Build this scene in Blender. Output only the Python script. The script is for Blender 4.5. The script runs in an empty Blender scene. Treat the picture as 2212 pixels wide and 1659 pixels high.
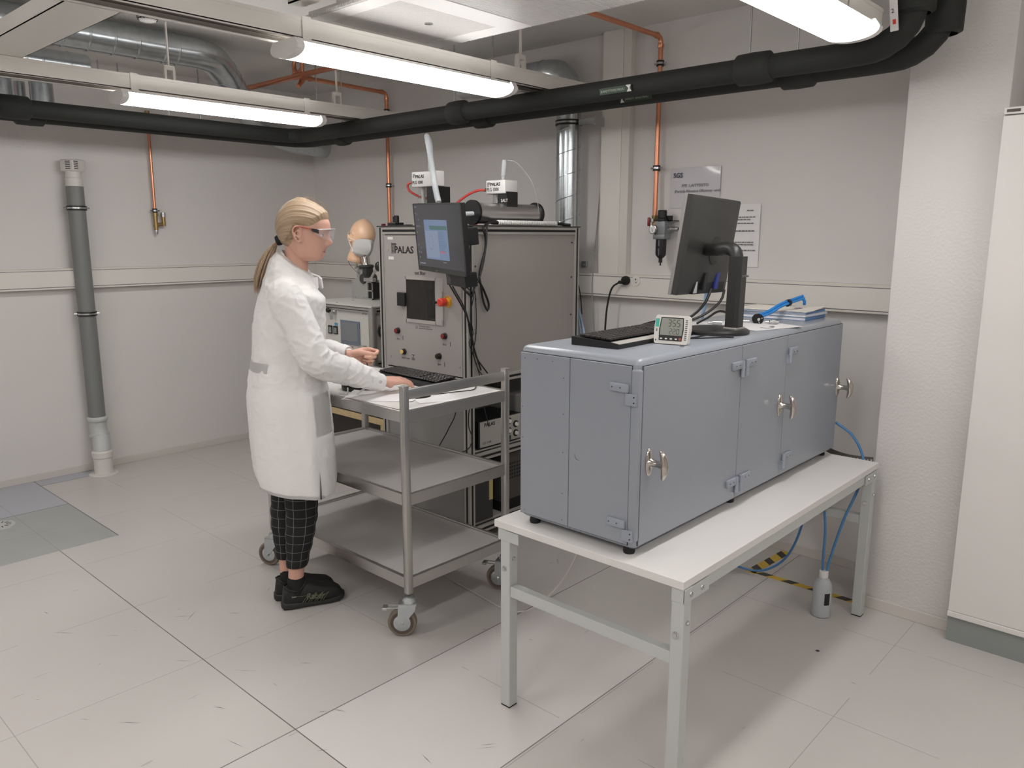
import bpy, bmesh, math, random
from mathutils import Vector, Matrix, Euler, noise
random.seed(7)
S = bpy.context.scene
C = S.collection
PI = math.pi
# ------------------------------------------------------------ camera
cam_d = bpy.data.cameras.new('camera'); cam = bpy.data.objects.new('camera', cam_d); C.objects.link(cam)
S.camera = cam
YAW, PITCH, ROLL, FPX = -0.74317, -0.18717, 0.00165, 1698.0
fwd = Vector((math.sin(YAW)*math.cos(PITCH), math.cos(YAW)*math.cos(PITCH), math.sin(PITCH)))
rt0 = Vector((math.cos(YAW), -math.sin(YAW), 0)); up0 = rt0.cross(fwd)
rt = rt0*math.cos(ROLL) + up0*math.sin(ROLL); up = -rt0*math.sin(ROLL) + up0*math.cos(ROLL)
cam.matrix_world = Matrix(((rt.x, up.x, -fwd.x, 0), (rt.y, up.y, -fwd.y, 0), (rt.z, up.z, -fwd.z, 1.58), (0, 0, 0, 1)))
cam_d.sensor_fit = 'HORIZONTAL'; cam_d.sensor_width = 36.0; cam_d.lens = 36.0*FPX/2212.0
cam_d.clip_start = 0.02; cam_d.clip_end = 100
# ------------------------------------------------------------ world, exposure
w = bpy.data.worlds.new('world'); S.world = w; w.use_nodes = True
w.node_tree.nodes['Background'].inputs[0].default_value = (0.9, 0.9, 0.95, 1)
w.node_tree.nodes['Background'].inputs[1].default_value = 0.03
S.view_settings.view_transform = 'Standard'; S.view_settings.look = 'None'
S.view_settings.exposure = 0.08; S.view_settings.gamma = 1.0; S.view_settings.use_curve_mapping = False
LAMP_EMIT = 17.0           # strength of every tube-light diffuser in the room
LAMP_COL = (1.0, 0.982, 0.968)

# ------------------------------------------------------------ materials
def srgb(c):
    return tuple((x/255/12.92 if x/255 <= 0.04045 else ((x/255+0.055)/1.055)**2.4) for x in c)
MATS = {}
def mat(name, rgb, rough=0.5, metal=0.0, bump=0.0, bscale=40, var=0.0, vscale=6, spec=None, emit=None, estr=0, alpha=None, trans=0, coat=0, sub=0, stretch=None, ior=None):
    if name in MATS: return MATS[name]
    m = bpy.data.materials.new(name); m.use_nodes = True; MATS[name] = m
    nt = m.node_tree; b = nt.nodes['Principled BSDF']
    col = srgb(rgb) + (1,)
    b.inputs['Base Color'].default_value = col; b.inputs['Roughness'].default_value = rough; b.inputs['Metallic'].default_value = metal
    if spec is not None: b.inputs['Specular IOR Level'].default_value = spec
    if emit: b.inputs['Emission Color'].default_value = srgb(emit)+(1,); b.inputs['Emission Strength'].default_value = estr
    if trans: b.inputs['Transmission Weight'].default_value = trans
    if ior: b.inputs['IOR'].default_value = ior
    if alpha is not None: b.inputs['Alpha'].default_value = alpha
    if coat: b.inputs['Coat Weight'].default_value = coat; b.inputs['Coat Roughness'].default_value = 0.08
    if sub: b.inputs['Subsurface Weight'].default_value = sub; b.inputs['Subsurface Radius'].default_value = (0.012, 0.004, 0.002); b.inputs['Subsurface Scale'].default_value = 1
    tc = nt.nodes.new('ShaderNodeTexCoord'); src = tc.outputs['Object']
    if stretch:
        mp = nt.nodes.new('ShaderNodeMapping'); mp.inputs['Scale'].default_value = stretch
        nt.links.new(src, mp.inputs[0]); src = mp.outputs[0]
    n = nt.nodes.new('ShaderNodeTexNoise'); n.inputs['Scale'].default_value = vscale; n.inputs['Detail'].default_value = 5
    nt.links.new(src, n.inputs['Vector'])
    mx = nt.nodes.new('ShaderNodeMix'); mx.data_type = 'RGBA'
    v = max(var, 0.02)
    mx.inputs[6].default_value = tuple(c*(1-v) for c in col[:3])+(1,); mx.inputs[7].default_value = tuple(min(1, c*(1+v)) for c in col[:3])+(1,)
    nt.links.new(n.outputs['Fac'], mx.inputs[0]); nt.links.new(mx.outputs[2], b.inputs['Base Color'])
    if bump:
        n2 = nt.nodes.new('ShaderNodeTexNoise'); n2.inputs['Scale'].default_value = bscale; n2.inputs['Detail'].default_value = 4
        nt.links.new(src, n2.inputs['Vector'])
        bp = nt.nodes.new('ShaderNodeBump'); bp.inputs['Strength'].default_value = bump; bp.inputs['Distance'].default_value = 0.01
        nt.links.new(n2.outputs['Fac'], bp.inputs['Height']); nt.links.new(bp.outputs[0], b.inputs['Normal'])
    return m
WALL = mat('painted plaster', (216, 212, 209), 0.6, bump=0.05, bscale=60, var=0.015, vscale=1.2)
WALLB = mat('painted concrete', (222, 218, 215), 0.55, bump=0.25, bscale=90, var=0.02, vscale=2)
CEIL = mat('ceiling concrete', (222, 219, 215), 0.8, bump=0.4, bscale=50, var=0.05, vscale=2.5)
SKIRT = mat('skirting plastic', (205, 199, 192), 0.4)
CREAM = mat('cream lacquered steel', (222, 218, 211), 0.4)
TRUNK = mat('cream plastic trunking', (216, 211, 203), 0.35)
WHITE = mat('white plastic', (225, 223, 220), 0.4)
WHITEG = mat('white laminate', (222, 219, 216), 0.28, var=0.01)
BENCHG = mat('light grey powder coat', (190, 193, 190), 0.4)
BOXG = mat('blue grey hammer paint', (146, 151, 159), 0.28, spec=0.6, bump=0.03, bscale=150)
BOXL = mat('blue grey hinge paint', (150, 156, 166), 0.35)
SEAM = mat('dark seam', (35, 37, 42), 0.8)
ALU = mat('anodised aluminium', (178, 176, 172), 0.32, metal=0.75, stretch=(1, 1, 30), vscale=8, var=0.05)
ALUH = mat('brushed aluminium', (192, 190, 187), 0.28, metal=0.9, stretch=(4, 4, 4), vscale=30, var=0.06)
ALUF = mat('aluminium frame profile', (186, 183, 178), 0.38, metal=0.55)
STEEL = mat('galvanised steel', (196, 202, 205), 0.24, metal=0.88, var=0.2, vscale=30, bump=0.05, bscale=14)
CHROME = mat('polished nickel', (196, 190, 183), 0.12, metal=1.0)
ZINC = mat('zinc plated bolt', (195, 197, 198), 0.25, metal=0.9)
COPPER = mat('copper pipe', (222, 152, 120), 0.3, metal=0.85, var=0.15, vscale=15)
BRASS = mat('brass fitting', (165, 140, 95), 0.35, metal=0.85, var=0.1, vscale=60)
FOAM = mat('black pipe insulation', (36, 38, 36), 0.75, bump=0.1, bscale=120, var=0.08, vscale=12)
BLACK = mat('black plastic', (22, 22, 23), 0.4)
BLACKM = mat('matt black rubber', (18, 18, 18), 0.7)
SLOT = mat('profile slot', (12, 12, 12), 0.6)
DKGREY = mat('dark grey plastic', (52, 52, 50), 0.45)
PANEL = mat('grey front panel', (164, 158, 154), 0.42, bump=0.03, bscale=500, var=0.01)
PANELD = mat('grey side panel', (160, 154, 149), 0.45, var=0.01)
PAPER = mat('white paper', (226, 224, 224), 0.6)
PAPERG = mat('glossy laminated paper', (205, 203, 206), 0.15, coat=0.6)
PRINT = mat('print ink', (30, 28, 30), 0.6)
PRINTG = mat('grey print', (110, 108, 112), 0.6)
RUBBERW = mat('grey brown wheel rubber', (122, 110, 98), 0.6)
RUBBERD = mat('brown wheel rim', (88, 76, 68), 0.6)
RED = mat('red plastic', (214, 62, 44), 0.35)
DRED = mat('dark red button', (128, 32, 32), 0.3)
YELLOW = mat('yellow plastic', (226, 170, 50), 0.4)
YELBTN = mat('pale yellow button', (222, 190, 110), 0.3)
BLUE = mat('blue hose', (40, 130, 205), 0.35)
BLUEH = mat('blue air hose', (70, 125, 175), 0.35)
REDH = mat('red air hose', (205, 70, 66), 0.35)
GLASS = mat('clear glass', (235, 240, 240), 0.03, trans=1.0, ior=1.45)
CLEAR = mat('clear plastic tube', (236, 240, 243), 0.15, trans=0.55, ior=1.3)
SMOKE = mat('tinted window', (58, 56, 54), 0.08, spec=0.7)
WOOD = mat('pine batten', (196, 172, 130), 0.6, var=0.12, vscale=20)
CASED = mat('dark brown board', (44, 38, 35), 0.6, var=0.08, vscale=8)
LABEL = mat('white sticker', (226, 224, 222), 0.4)
GRNTAG = mat('green marking tape', (44, 66, 50), 0.45)
TAGTXT = mat('pale marking print', (190, 196, 180), 0.5)
def emis(name, col, s):
    m = bpy.data.materials.new(name); m.use_nodes = True; nt = m.node_tree
    b = nt.nodes['Principled BSDF']; b.inputs['Base Color'].default_value = (.9, .9, .9, 1) if s > 5 else (.03, .03, .03, 1)
    b.inputs['Emission Color'].default_value = tuple(col)+(1,); b.inputs['Emission Strength'].default_value = s
    return m
LAMPM = emis('glowing diffuser', LAMP_COL, LAMP_EMIT)

# ------------------------------------------------------------ mesh builder
class B:
    def __init__(s, xf=None): s.bm = bmesh.new(); s.xf = xf
    def _v(s, p):
        p = Vector(p); return s.bm.verts.new(s.xf @ p if s.xf else p)
    def poly(s, pts):
        try: return s.bm.faces.new([s._v(p) for p in pts])
        except ValueError: return None
    def box(s, x0, x1, y0, y1, z0, z1, bev=0, seg=2, xf=None):
        t = bmesh.new()
        r = bmesh.ops.create_cube(t, size=1)
        for v in t.verts: v.co = Vector((x0+(v.co.x+.5)*(x1-x0), y0+(v.co.y+.5)*(y1-y0), z0+(v.co.z+.5)*(z1-z0)))
        if bev: bmesh.ops.bevel(t, geom=t.edges[:], offset=bev, segments=seg, profile=0.5, affect='EDGES')
        s.merge(t, xf); return s
    def merge(s, t, xf=None):
        m = Matrix.Identity(4)
        if xf is not None: m = xf
        if s.xf is not None: m = s.xf @ m
        t.verts.ensure_lookup_table(); mp = {}
        for v in t.verts: mp[v] = s.bm.verts.new(m @ v.co)
        for f in t.faces:
            try:
                nf = s.bm.faces.new([mp[v] for v in f.verts]); nf.smooth = f.smooth; nf.material_index = f.material_index
            except ValueError: pass
        t.free()
    def cyl(s, p0, p1, r, r2=None, seg=20, cap=True):
        p0, p1 = Vector(p0), Vector(p1); r2 = r if r2 is None else r2
        return s.rings([(p0, r), (p1, r2)], (p1-p0), seg, cap)
    def rings(s, lst, axis=None, seg=20, cap=True):
        # list of (point, radius) with a shared axis
        ax = Vector(axis or (lst[-1][0]-lst[0][0])).normalized()
        a = ax.orthogonal().normalized(); b = ax.cross(a); R = []
        for p, r in lst:
            R.append([s._v(Vector(p)+a*(r*math.cos(2*PI*i/seg))+b*(r*math.sin(2*PI*i/seg))) for i in range(seg)])
        for u, v in zip(R, R[1:]):
            for i in range(seg): s.bm.faces.new((u[i], u[(i+1) % seg], v[(i+1) % seg], v[i]))
        if cap: s.bm.faces.new(R[0][::-1]); s.bm.faces.new(R[-1])
        return s
    def lathe(s, prof, c=(0, 0, 0), axis=(0, 0, 1), seg=28, cap=True):
        c = Vector(c); ax = Vector(axis).normalized()
        return s.rings([(c+ax*z, max(r, 1e-4)) for r, z in prof], ax, seg, cap)
    def tube(s, pts, r, seg=10, cap=True, smooth=True, rad=None, step=0.02):
        pts = [Vector(p) for p in pts]
        P = catmull(pts, step) if smooth and len(pts) > 2 else pts
        n = len(P); T = []
        for i in range(n): T.append((P[min(i+1, n-1)]-P[max(i-1, 0)]).normalized())
        a = T[0].orthogonal().normalized(); R = []
        for i in range(n):
            a = (a - T[i]*a.dot(T[i]));
            a = a.normalized() if a.length > 1e-6 else T[i].orthogonal().normalized()
            b = T[i].cross(a); rr = r if rad is None else rad(i/(n-1))
            R.append([s._v(P[i]+a*(rr*math.cos(2*PI*k/seg))+b*(rr*math.sin(2*PI*k/seg))) for k in range(seg)])
        for u, v in zip(R, R[1:]):
            for k in range(seg): s.bm.faces.new((u[k], u[(k+1) % seg], v[(k+1) % seg], v[k]))
        if cap: s.bm.faces.new(R[0][::-1]); s.bm.faces.new(R[-1])
        return s
    def prism(s, pts, vec):
        # pts planar polygon, extruded by vec
        vec = Vector(vec); a = [s._v(p) for p in pts]; b = [s._v(Vector(p)+vec) for p in pts]; n = len(a)
        s.bm.faces.new(a[::-1]); s.bm.faces.new(b)
        for i in range(n): s.bm.faces.new((a[i], a[(i+1) % n], b[(i+1) % n], b[i]))
        return s
    def sphere(s, c, r, sx=1, sy=1, sz=1, u=20, v=12, xf=None):
        t = bmesh.new(); bmesh.ops.create_uvsphere(t, u_segments=u, v_segments=v, radius=r)
        for q in t.verts: q.co = Vector((q.co.x*sx, q.co.y*sy, q.co.z*sz))
        m = Matrix.Translation(Vector(c)) @ (xf if xf else Matrix.Identity(4)); s.merge(t, m); return s
    def torus(s, c, R, r, axis=(0, 0, 1), seg=28, s2=8, a0=0, a1=2*PI):
        ax = Vector(axis).normalized(); a = ax.orthogonal().normalized(); b = ax.cross(a); c = Vector(c)
        full = abs(a1-a0-2*PI) < 1e-6; n = seg
        pts = [c+a*R*math.cos(a0+(a1-a0)*i/n)+b*R*math.sin(a0+(a1-a0)*i/n) for i in range(n+1)]
        return s.tube(pts, r, seg=s2, smooth=False)
def catmull(p, step=0.02):
    out = []; n = len(p)
    for i in range(n-1):
        p0 = p[i-1] if i else p[0]*2-p[1]; p1 = p[i]; p2 = p[i+1]; p3 = p[i+2] if i+2 < n else p[-1]*2-p[-2]
        m = max(2, min(40, int((p2-p1).length/step)+1))
        for k in range(m):
            t = k/m; out.append(0.5*((2*p1)+(-p0+p2)*t+(2*p0-5*p1+4*p2-p3)*t*t+(-p0+3*p1-3*p2+p3)*t**3))
    out.append(p[-1]); return out

def tag(o, label=None, cat=None, group=None, kind=None):
    if label: o['label'] = label
    if cat: o['category'] = cat
    if group: o['group'] = group
    if kind: o['kind'] = kind
    return o
def thing(name, label, cat, loc=(0, 0, 0), rz=0, group=None, rot=None):
    o = bpy.data.objects.new(name, None); C.objects.link(o); o.empty_display_size = 0.05
    o.location = loc; o.rotation_euler = rot if rot else (0, 0, rz)
    m = Matrix.Translation(Vector(loc)) @ (Euler(rot).to_matrix().to_4x4() if rot else Matrix.Rotation(rz, 4, 'Z'))
    FRAME[o] = m
    return tag(o, label, cat, group)
FRAME = {}
def obj(name, b, m, parent=None, smooth=False, local=False, label=None):
    """link a builder as one mesh object; vertices are in world space unless local"""
    bm = b.bm if isinstance(b, B) else b
    bmesh.ops.recalc_face_normals(bm, faces=bm.faces[:])
    if parent is not None and not local:
        bm.transform(FRAME[parent].inverted())
    if parent is None and not local and bm.verts:
        xs = [v.co.x for v in bm.verts]; ys = [v.co.y for v in bm.verts]; zs = [v.co.z for v in bm.verts]
        base = Vector(((min(xs)+max(xs))/2, (min(ys)+max(ys))/2, min(zs)))
        bm.transform(Matrix.Translation(-base))
    else: base = None
    me = bpy.data.meshes.new(name); bm.to_mesh(me); bm.free()
    o = bpy.data.objects.new(name, me); C.objects.link(o)
    for x in (m if isinstance(m, (list, tuple)) else [m]): me.materials.append(x)
    if smooth is True or smooth:
        ang = math.radians(40 if smooth is True else smooth)
        for p in me.polygons: p.use_smooth = True
        try: me.set_sharp_from_angle(angle=ang)
        except Exception: pass
    if base is not None: o.location = base; FRAME[o] = Matrix.Translation(base)
    if parent is not None: o.parent = parent; FRAME[o] = FRAME[parent]
    if label: o['label'] = label
    return o
def sub(name, b, m, part, smooth=False):
    """a sub-part under a part"""
    return obj(name, b, m, part, smooth)
def text(body, size, m, parent, origin, xdir, ydir, ext=0.0006, name='lettering', align='LEFT', bold=0.0, sx=1.0):
    cu = bpy.data.curves.new(name, 'FONT'); cu.body = body; cu.size = size; cu.extrude = ext; cu.align_x = align; cu.offset = bold
    cu.resolution_u = 2
    t = bpy.data.objects.new('tmp', cu); C.objects.link(t)
    dg = bpy.context.evaluated_depsgraph_get(); me = bpy.data.meshes.new_from_object(t.evaluated_get(dg))
    bpy.data.objects.remove(t)
    x = Vector(xdir).normalized(); y = Vector(ydir).normalized(); z = x.cross(y)
    M = Matrix((( x.x*sx, y.x, z.x, origin[0]), (x.y*sx, y.y, z.y, origin[1]), (x.z*sx, y.z, z.z, origin[2]), (0, 0, 0, 1)))
    me.transform(FRAME[parent].inverted() @ M if parent is not None else M)
    me.name = name
    o = bpy.data.objects.new(name, me); C.objects.link(o); me.materials.clear(); me.materials.append(m)
    if parent is not None: o.parent = parent
    return o
def dup(root, loc=None, rz=None, label=None, group=None, rot=None):
    r = root.copy(); C.objects.link(r)
    if loc is not None: r.location = loc
    if rz is not None: r.rotation_euler = (0, 0, rz)
    if label: r['label'] = label
    if group: r['group'] = group
    FRAME[r] = Matrix.Translation(r.location) @ r.rotation_euler.to_matrix().to_4x4()
    for ch in list(root.children):
        c = ch.copy(); C.objects.link(c); c.parent = r
        for g in list(ch.children):
            d = g.copy(); C.objects.link(d); d.parent = c
    return r

# ------------------------------------------------------------ room shell
X0, Y0, H = -5.615, 3.74, 2.665
XR, YF = 2.6, -3.4
def floor_mat():
    m = bpy.data.materials.new('vinyl slab floor'); m.use_nodes = True; nt = m.node_tree; L = nt.links; b = nt.nodes['Principled BSDF']
    N = nt.nodes.new
    tc = N('ShaderNodeTexCoord'); sp = N('ShaderNodeSeparateXYZ'); geo = N('ShaderNodeNewGeometry'); L.new(geo.outputs['Position'], sp.inputs[0])
    def math_(op, a, b_=None, c=None):
        n = N('ShaderNodeMath'); n.operation = op
        for i, v in enumerate((a, b_, c)):
            if v is None: continue
            if isinstance(v, (int, float)): n.inputs[i].default_value = v
            else: L.new(v, n.inputs[i])
        return n.outputs[0]
    def mixc(f, a, b_):
        n = N('ShaderNodeMix'); n.data_type = 'RGBA'; L.new(f, n.inputs[0])
        for i, v in ((6, a), (7, b_)):
            if isinstance(v, tuple): n.inputs[i].default_value = v+(1,)
            else: L.new(v, n.inputs[i])
        return n.outputs[2]
    X, Y = sp.outputs[0], sp.outputs[1]
    def inr(v, lo, hi): return math_('MULTIPLY', math_('GREATER_THAN', v, lo), math_('LESS_THAN', v, hi))
    fl = srgb((196, 191, 187))
    noi = N('ShaderNodeTexNoise'); noi.inputs['Scale'].default_value = 1.3; noi.inputs['Detail'].default_value = 6; L.new(geo.outputs['Position'], noi.inputs['Vector'])
    col = mixc(noi.outputs['Fac'], tuple(c*0.94 for c in fl), tuple(c*1.05 for c in fl))
    # per slab tint
    T = 0.63
    ix = math_('FLOOR', math_('DIVIDE', math_('ADD', X, 2.075+6.3), T)); iy = math_('FLOOR', math_('DIVIDE', math_('ADD', Y, -1.22+6.3), T))
    cb = N('ShaderNodeCombineXYZ'); L.new(ix, cb.inputs[0]); L.new(iy, cb.inputs[1])
    wn = N('ShaderNodeTexWhiteNoise'); wn.noise_dimensions = '2D'; L.new(cb.outputs[0], wn.inputs['Vector'])
    tint = math_('MULTIPLY', wn.outputs['Value'], 0.10)
    col = mixc(tint, col, srgb((182, 184, 174)))
    col = mixc(math_('MULTIPLY', inr(X, -2.075, -1.455), inr(Y, 1.22, 2.47)), col, srgb((208, 203, 200)))
    grey = srgb((160, 163, 160)); n3 = N('ShaderNodeTexNoise'); n3.inputs['Scale'].default_value = 5; n3.inputs['Detail'].default_value = 6; L.new(geo.outputs['Position'], n3.inputs['Vector'])
    gcol = mixc(n3.outputs['Fac'], tuple(c*0.9 for c in grey), tuple(c*1.1 for c in grey))
    col = mixc(math_('MULTIPLY', inr(X, -9, -4.24), inr(Y, -1.0, 1.507)), col, gcol)
    blu = srgb((172, 174, 182))
    col = mixc(math_('MULTIPLY', inr(X, -9, -4.98), inr(Y, -1.0, 1.507)), col, blu)
    col = mixc(math_('MULTIPLY', inr(X, -9, -5.47), inr(Y, -1.0, 1.86)), col, blu)
    # seams
    def seam(v, o, wd): 
        fr = math_('FRACT', math_('DIVIDE', math_('ADD', v, o), T)); return math_('LESS_THAN', math_('MINIMUM', fr, math_('SUBTRACT', 1.0, fr)), wd)
    light = math_('MAXIMUM', seam(X, 2.075+6.3, 0.0022), seam(Y, -1.22+6.3, 0.0022))
    n4 = N('ShaderNodeTexNoise'); n4.inputs['Scale'].default_value = 3.0; L.new(geo.outputs['Position'], n4.inputs['Vector'])
    lf = math_('MULTIPLY', light, math_('MULTIPLY', math_('GREATER_THAN', n4.outputs['Fac'], 0.42), 0.45))
    col = mixc(lf, col, srgb((96, 88, 80)))
    def bar(v, c0, wd): return math_('LESS_THAN', math_('ABSOLUTE', math_('SUBTRACT', v, c0)), wd)
    strong = bar(X, -2.075, 0.0022)
    for e in (bar(X, -1.455, 0.002), math_('MULTIPLY', bar(Y, 1.22, 0.002), math_('GREATER_THAN', X, -4.24)),
              math_('MULTIPLY', bar(Y, 1.507, 0.003), math_('LESS_THAN', X, -4.24)), math_('MULTIPLY', bar(X, -5.47, 0.004), inr(Y, 1.5, 1.86)),
              math_('MULTIPLY', bar(X, -4.98, 0.004), math_('LESS_THAN', Y, 1.507))):
        strong = math_('MAXIMUM', strong, e)
    col = mixc(math_('MULTIPLY', strong, 0.75), col, srgb((60, 54, 52)))
    # scuffs
    mp = N('ShaderNodeMapping'); mp.inputs['Scale'].default_value = (9, 1.6, 1); mp.inputs['Rotation'].default_value = (0, 0, 0.9); L.new(geo.outputs['Position'], mp.inputs[0])
    n5 = N('ShaderNodeTexNoise'); n5.inputs['Scale'].default_value = 3.2; n5.inputs['Detail'].default_value = 2; L.new(mp.outputs[0], n5.inputs['Vector'])
    col = mixc(math_('MULTIPLY', math_('GREATER_THAN', n5.outputs['Fac'], 0.76), 0.35), col, srgb((120, 114, 108)))
    L.new(col, b.inputs['Base Color'])
    rr = math_('ADD', math_('MULTIPLY', noi.outputs['Fac'], 0.14), 0.24); L.new(rr, b.inputs['Roughness'])
    b.inputs['Specular IOR Level'].default_value = 0.5
    return m
b = B().box(X0-0.2, XR+0.2, YF-0.2, Y0+0.2, -0.12, 0)
scuff = []
rs = random.Random(3)
FL = obj('floor', b, [floor_mat(), mat('scuff mark', (92, 88, 84), 0.6)]); tag(FL, kind='structure')
# the scuffs are part of the floor mesh
bm = bmesh.new(); bm.from_mesh(FL.data)
top = 0.12
for i in range(90):
    x = rs.uniform(-4.3, 0.3); y = rs.uniform(-0.2, 3.0)
    if rs.random() < 0.5: x = rs.uniform(-3.6, -1.2); y = rs.uniform(0.3, 1.5)
    a = rs.choice([rs.uniform(0, PI), 0.7, 0.9, 2.3]); l = rs.uniform(0.006, 0.05)*rs.choice([.5, 1, 1]); wd = rs.uniform(0.0007, 0.0018)
    d = Vector((math.cos(a), math.sin(a), 0)); n = Vector((-d.y, d.x, 0))
    c = Vector((x-FL.location.x, y-FL.location.y, top+0.0006))
    f = bm.faces.new([bm.verts.new(c-d*l), bm.verts.new(c+n*wd), bm.verts.new(c+d*l), bm.verts.new(c-n*wd*.6)]); f.material_index = 1
bm.to_mesh(FL.data); bm.free()
tag(obj('ceiling', B().box(X0-0.2, XR+0.2, YF-0.2, Y0+0.2, H, H+0.1), CEIL), kind='structure')
tag(obj('wall_left', B().box(X0-0.2, X0, YF-0.2, Y0+0.2, 0, H), WALL), kind='structure')
tag(obj('wall_back', B().box(X0, XR, Y0, Y0+0.2, 0, H), WALL), kind='structure')
tag(obj('wall_right', B().box(XR, XR+0.2, YF-0.2, Y0+0.2, 0, H), WALL), kind='structure')
tag(obj('wall_front', B().box(X0, XR, YF-0.2, YF, 0, H), WALL), kind='structure')
PX0, PX1, PY = -1.035, -0.685, 3.38
pl = B().box(PX0, PX1, PY, Y0, 0, H, bev=0.008)
tag(obj('wall_pillar', pl, WALLB, smooth=30), kind='structure')
tag(obj('baseboard_left', B().box(X0, X0+0.012, YF, Y0, 0, 0.046, bev=0.002), SKIRT), kind='structure')
tag(obj('baseboard_back', B().box(X0+0.012, PX0, Y0-0.012, Y0, 0, 0.046, bev=0.002), SKIRT), kind='structure')
tag(obj('baseboard_pillar', B().box(PX0-0.012, PX1+0.003, PY-0.012, PY, 0, 0.05, bev=0.002).box(PX0-0.012, PX0, PY, Y0-0.012, 0, 0.05, bev=0.002), SKIRT), kind='structure')
# ------------------------------------------------------------ trunking on the walls
def trunk(name, label, x0, x1, y0, y1, face):
    t = thing(name, label, 'cable trunking', ((x0+x1)/2, (y0+y1)/2, 1.235), group=None)
    obj('trunking_body', B().box(x0, x1, y0, y1, 1.235, 1.365, bev=0.003), TRUNK, t)
    c = B()
    if face == 'x': c.box(x1, x1+0.004, y0, y1, 1.249, 1.349, bev=0.0015); c.box(x1, x1+0.002, y0, y1, 1.235, 1.243)
    else: c.box(x0, x1, y0-0.004, y0, 1.249, 1.349, bev=0.0015)
    obj('trunking_cover', c, CREAM, t)
    s = B()
    if face == 'x': s.box(x1, x1+0.0006, y0, y1, 1.2455, 1.2485); s.box(x1, x1+0.0006, y0, y1, 1.3495, 1.3525)
    else: s.box(x0, x1, y0-0.0006, y0, 1.2455, 1.2485); s.box(x0, x1, y0-0.0006, y0, 1.3495, 1.3525)
    obj('trunking_groove', s, PRINTG, t)
    return t
trunk('wall_trunking', 'cream cable trunking running the length of the left wall behind the grey pipe', X0, X0+0.055, YF+0.02, Y0, 'x')
tb = trunk('wall_trunking', 'cream cable trunking running along the back wall below the paper signs', X0+0.06, PX0, Y0-0.055, Y0, 'y')
# vertical conduit cover on the back wall
t = thing('vertical_trunking', 'tall cream vertical trunking on the back wall right of the silver duct', 'cable trunking', (-2.635, Y0, 1.365))
obj('trunking_body', B().box(-2.725, -2.535, Y0-0.045, Y0, 1.365, H, bev=0.002), TRUNK, t)
obj('trunking_cover', B().box(-2.715, -2.585, Y0-0.049, Y0-0.045, 1.365, H, bev=0.001), CREAM, t)
# socket and plug on the back trunking
t = thing('wall_socket', 'round white power socket on the back trunking behind the monitor', 'socket', (-2.452, Y0-0.058, 1.31))
c0 = Vector((-2.452, Y0-0.0592, 1.333))
obj('socket_plate', B().cyl(c0, c0+Vector((0, -0.006, 0)), 0.027, seg=28), WHITE, t, smooth=True)
obj('socket_recess', B().cyl(c0+Vector((0, -0.0062, 0)), c0+Vector((0, -0.0068, 0)), 0.020, seg=28), TRUNK, t)
obj('socket_hole', B().cyl(c0+Vector((0.0, -0.007, 0.008)), c0+Vector((0, -0.0074, 0.008)), 0.004, seg=10).cyl(c0+Vector((0.003, -0.007, -0.008)), c0+Vector((0.003, -0.0074, -0.008)), 0.003, seg=10), BLACK, t)
t = thing('power_plug', 'black round plug and cord hanging from the back wall trunking', 'plug', (-2.515, Y0-0.07, 1.30))
c0 = Vector((-2.515, Y0-0.06, 1.333))
obj('plug_body', B().lathe([(0.024, 0), (0.025, 0.006), (0.024, 0.022), (0.016, 0.032), (0.009, 0.04)], c0, (0, -1, 0)).box(-2.548, -2.515, Y0-0.1, Y0-0.08, 1.315, 1.332, bev=0.005), BLACKM, t, smooth=True)
obj('cord', B().tube([(-2.545, Y0-0.09, 1.322), (-2.585, Y0-0.1, 1.29), (-2.605, Y0-0.11, 1.2), (-2.61, Y0-0.12, 1.08), (-2.605, Y0-0.13, 0.9), (-2.58, Y0-0.15, 0.6)], 0.0052), BLACKM, t, smooth=True)

# ------------------------------------------------------------ trays and tube lights
def tray(x, y0, y1, label, z0=2.275, z1=2.345, w2=0.07):
    t = thing('cable_tray', label, 'cable tray', (x, (y0+y1)/2, z0), group='ceiling cable trays')
    b = B()
    b.box(x-w2, x-w2+0.003, y0, y1, z0, z1); b.box(x+w2-0.003, x+w2, y0, y1, z0, z1); b.box(x-w2, x+w2, y0, y1, z1-0.003, z1)
    b.box(x-w2, x-w2+0.022, y0, y1, z0, z0+0.003); b.box(x+w2-0.022, x+w2, y0, y1, z0, z0+0.003)
    b.box(x+w2, x+w2+0.002, y0, y1, z1-0.012, z1)
    obj('tray_channel', b, CREAM, t)
    obj('tray_slot', B().box(x-w2+0.004, x+w2-0.004, y0, y1, z0+0.022, z0+0.026), DKGREY if 0 else mat('tray inner', (120, 114, 106), 0.6), t)
    return t
def hanger(t, x, y, z0=2.345):
    obj('hanger_rod', B().box(x-0.006, x+0.006, y-0.003, y+0.003, z0+0.075, H), CREAM, t)
    b = B()
    for s in (-1, 1): b.box(x-0.012, x+0.012, y+s*0.022-0.007, y+s*0.022+0.007, z0, z0+0.06, bev=0.002)
    b.box(x-0.012, x+0.012, y-0.029, y+0.029, z0+0.055, z0+0.08, bev=0.006)
    obj('hanger_clip', b, CREAM, t)
TA = tray(-4.15, -0.6, 3.40, 'cream ceiling cable tray above the farthest, leftmost tube light')
TB = tray(-2.66, -0.6, 3.40, 'cream ceiling cable tray above the middle tube light')
TC = tray(-1.09, -0.6, 2.99, 'cream ceiling cable tray above the nearest tube light at top right')
for t, x in ((TA, -4.15), (TB, -2.66), (TC, -1.09)):
    for y in (0.4, 1.93 if x < -4 else 1.2, 2.95 if x < -2 else 2.6): hanger(t, x, y)
hc = thing('cable_tray', 'wide cream cross tray joining two ceiling trays at top left', 'cable tray', (-3.4, 1.16, 2.346), group='ceiling cable trays')
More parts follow.
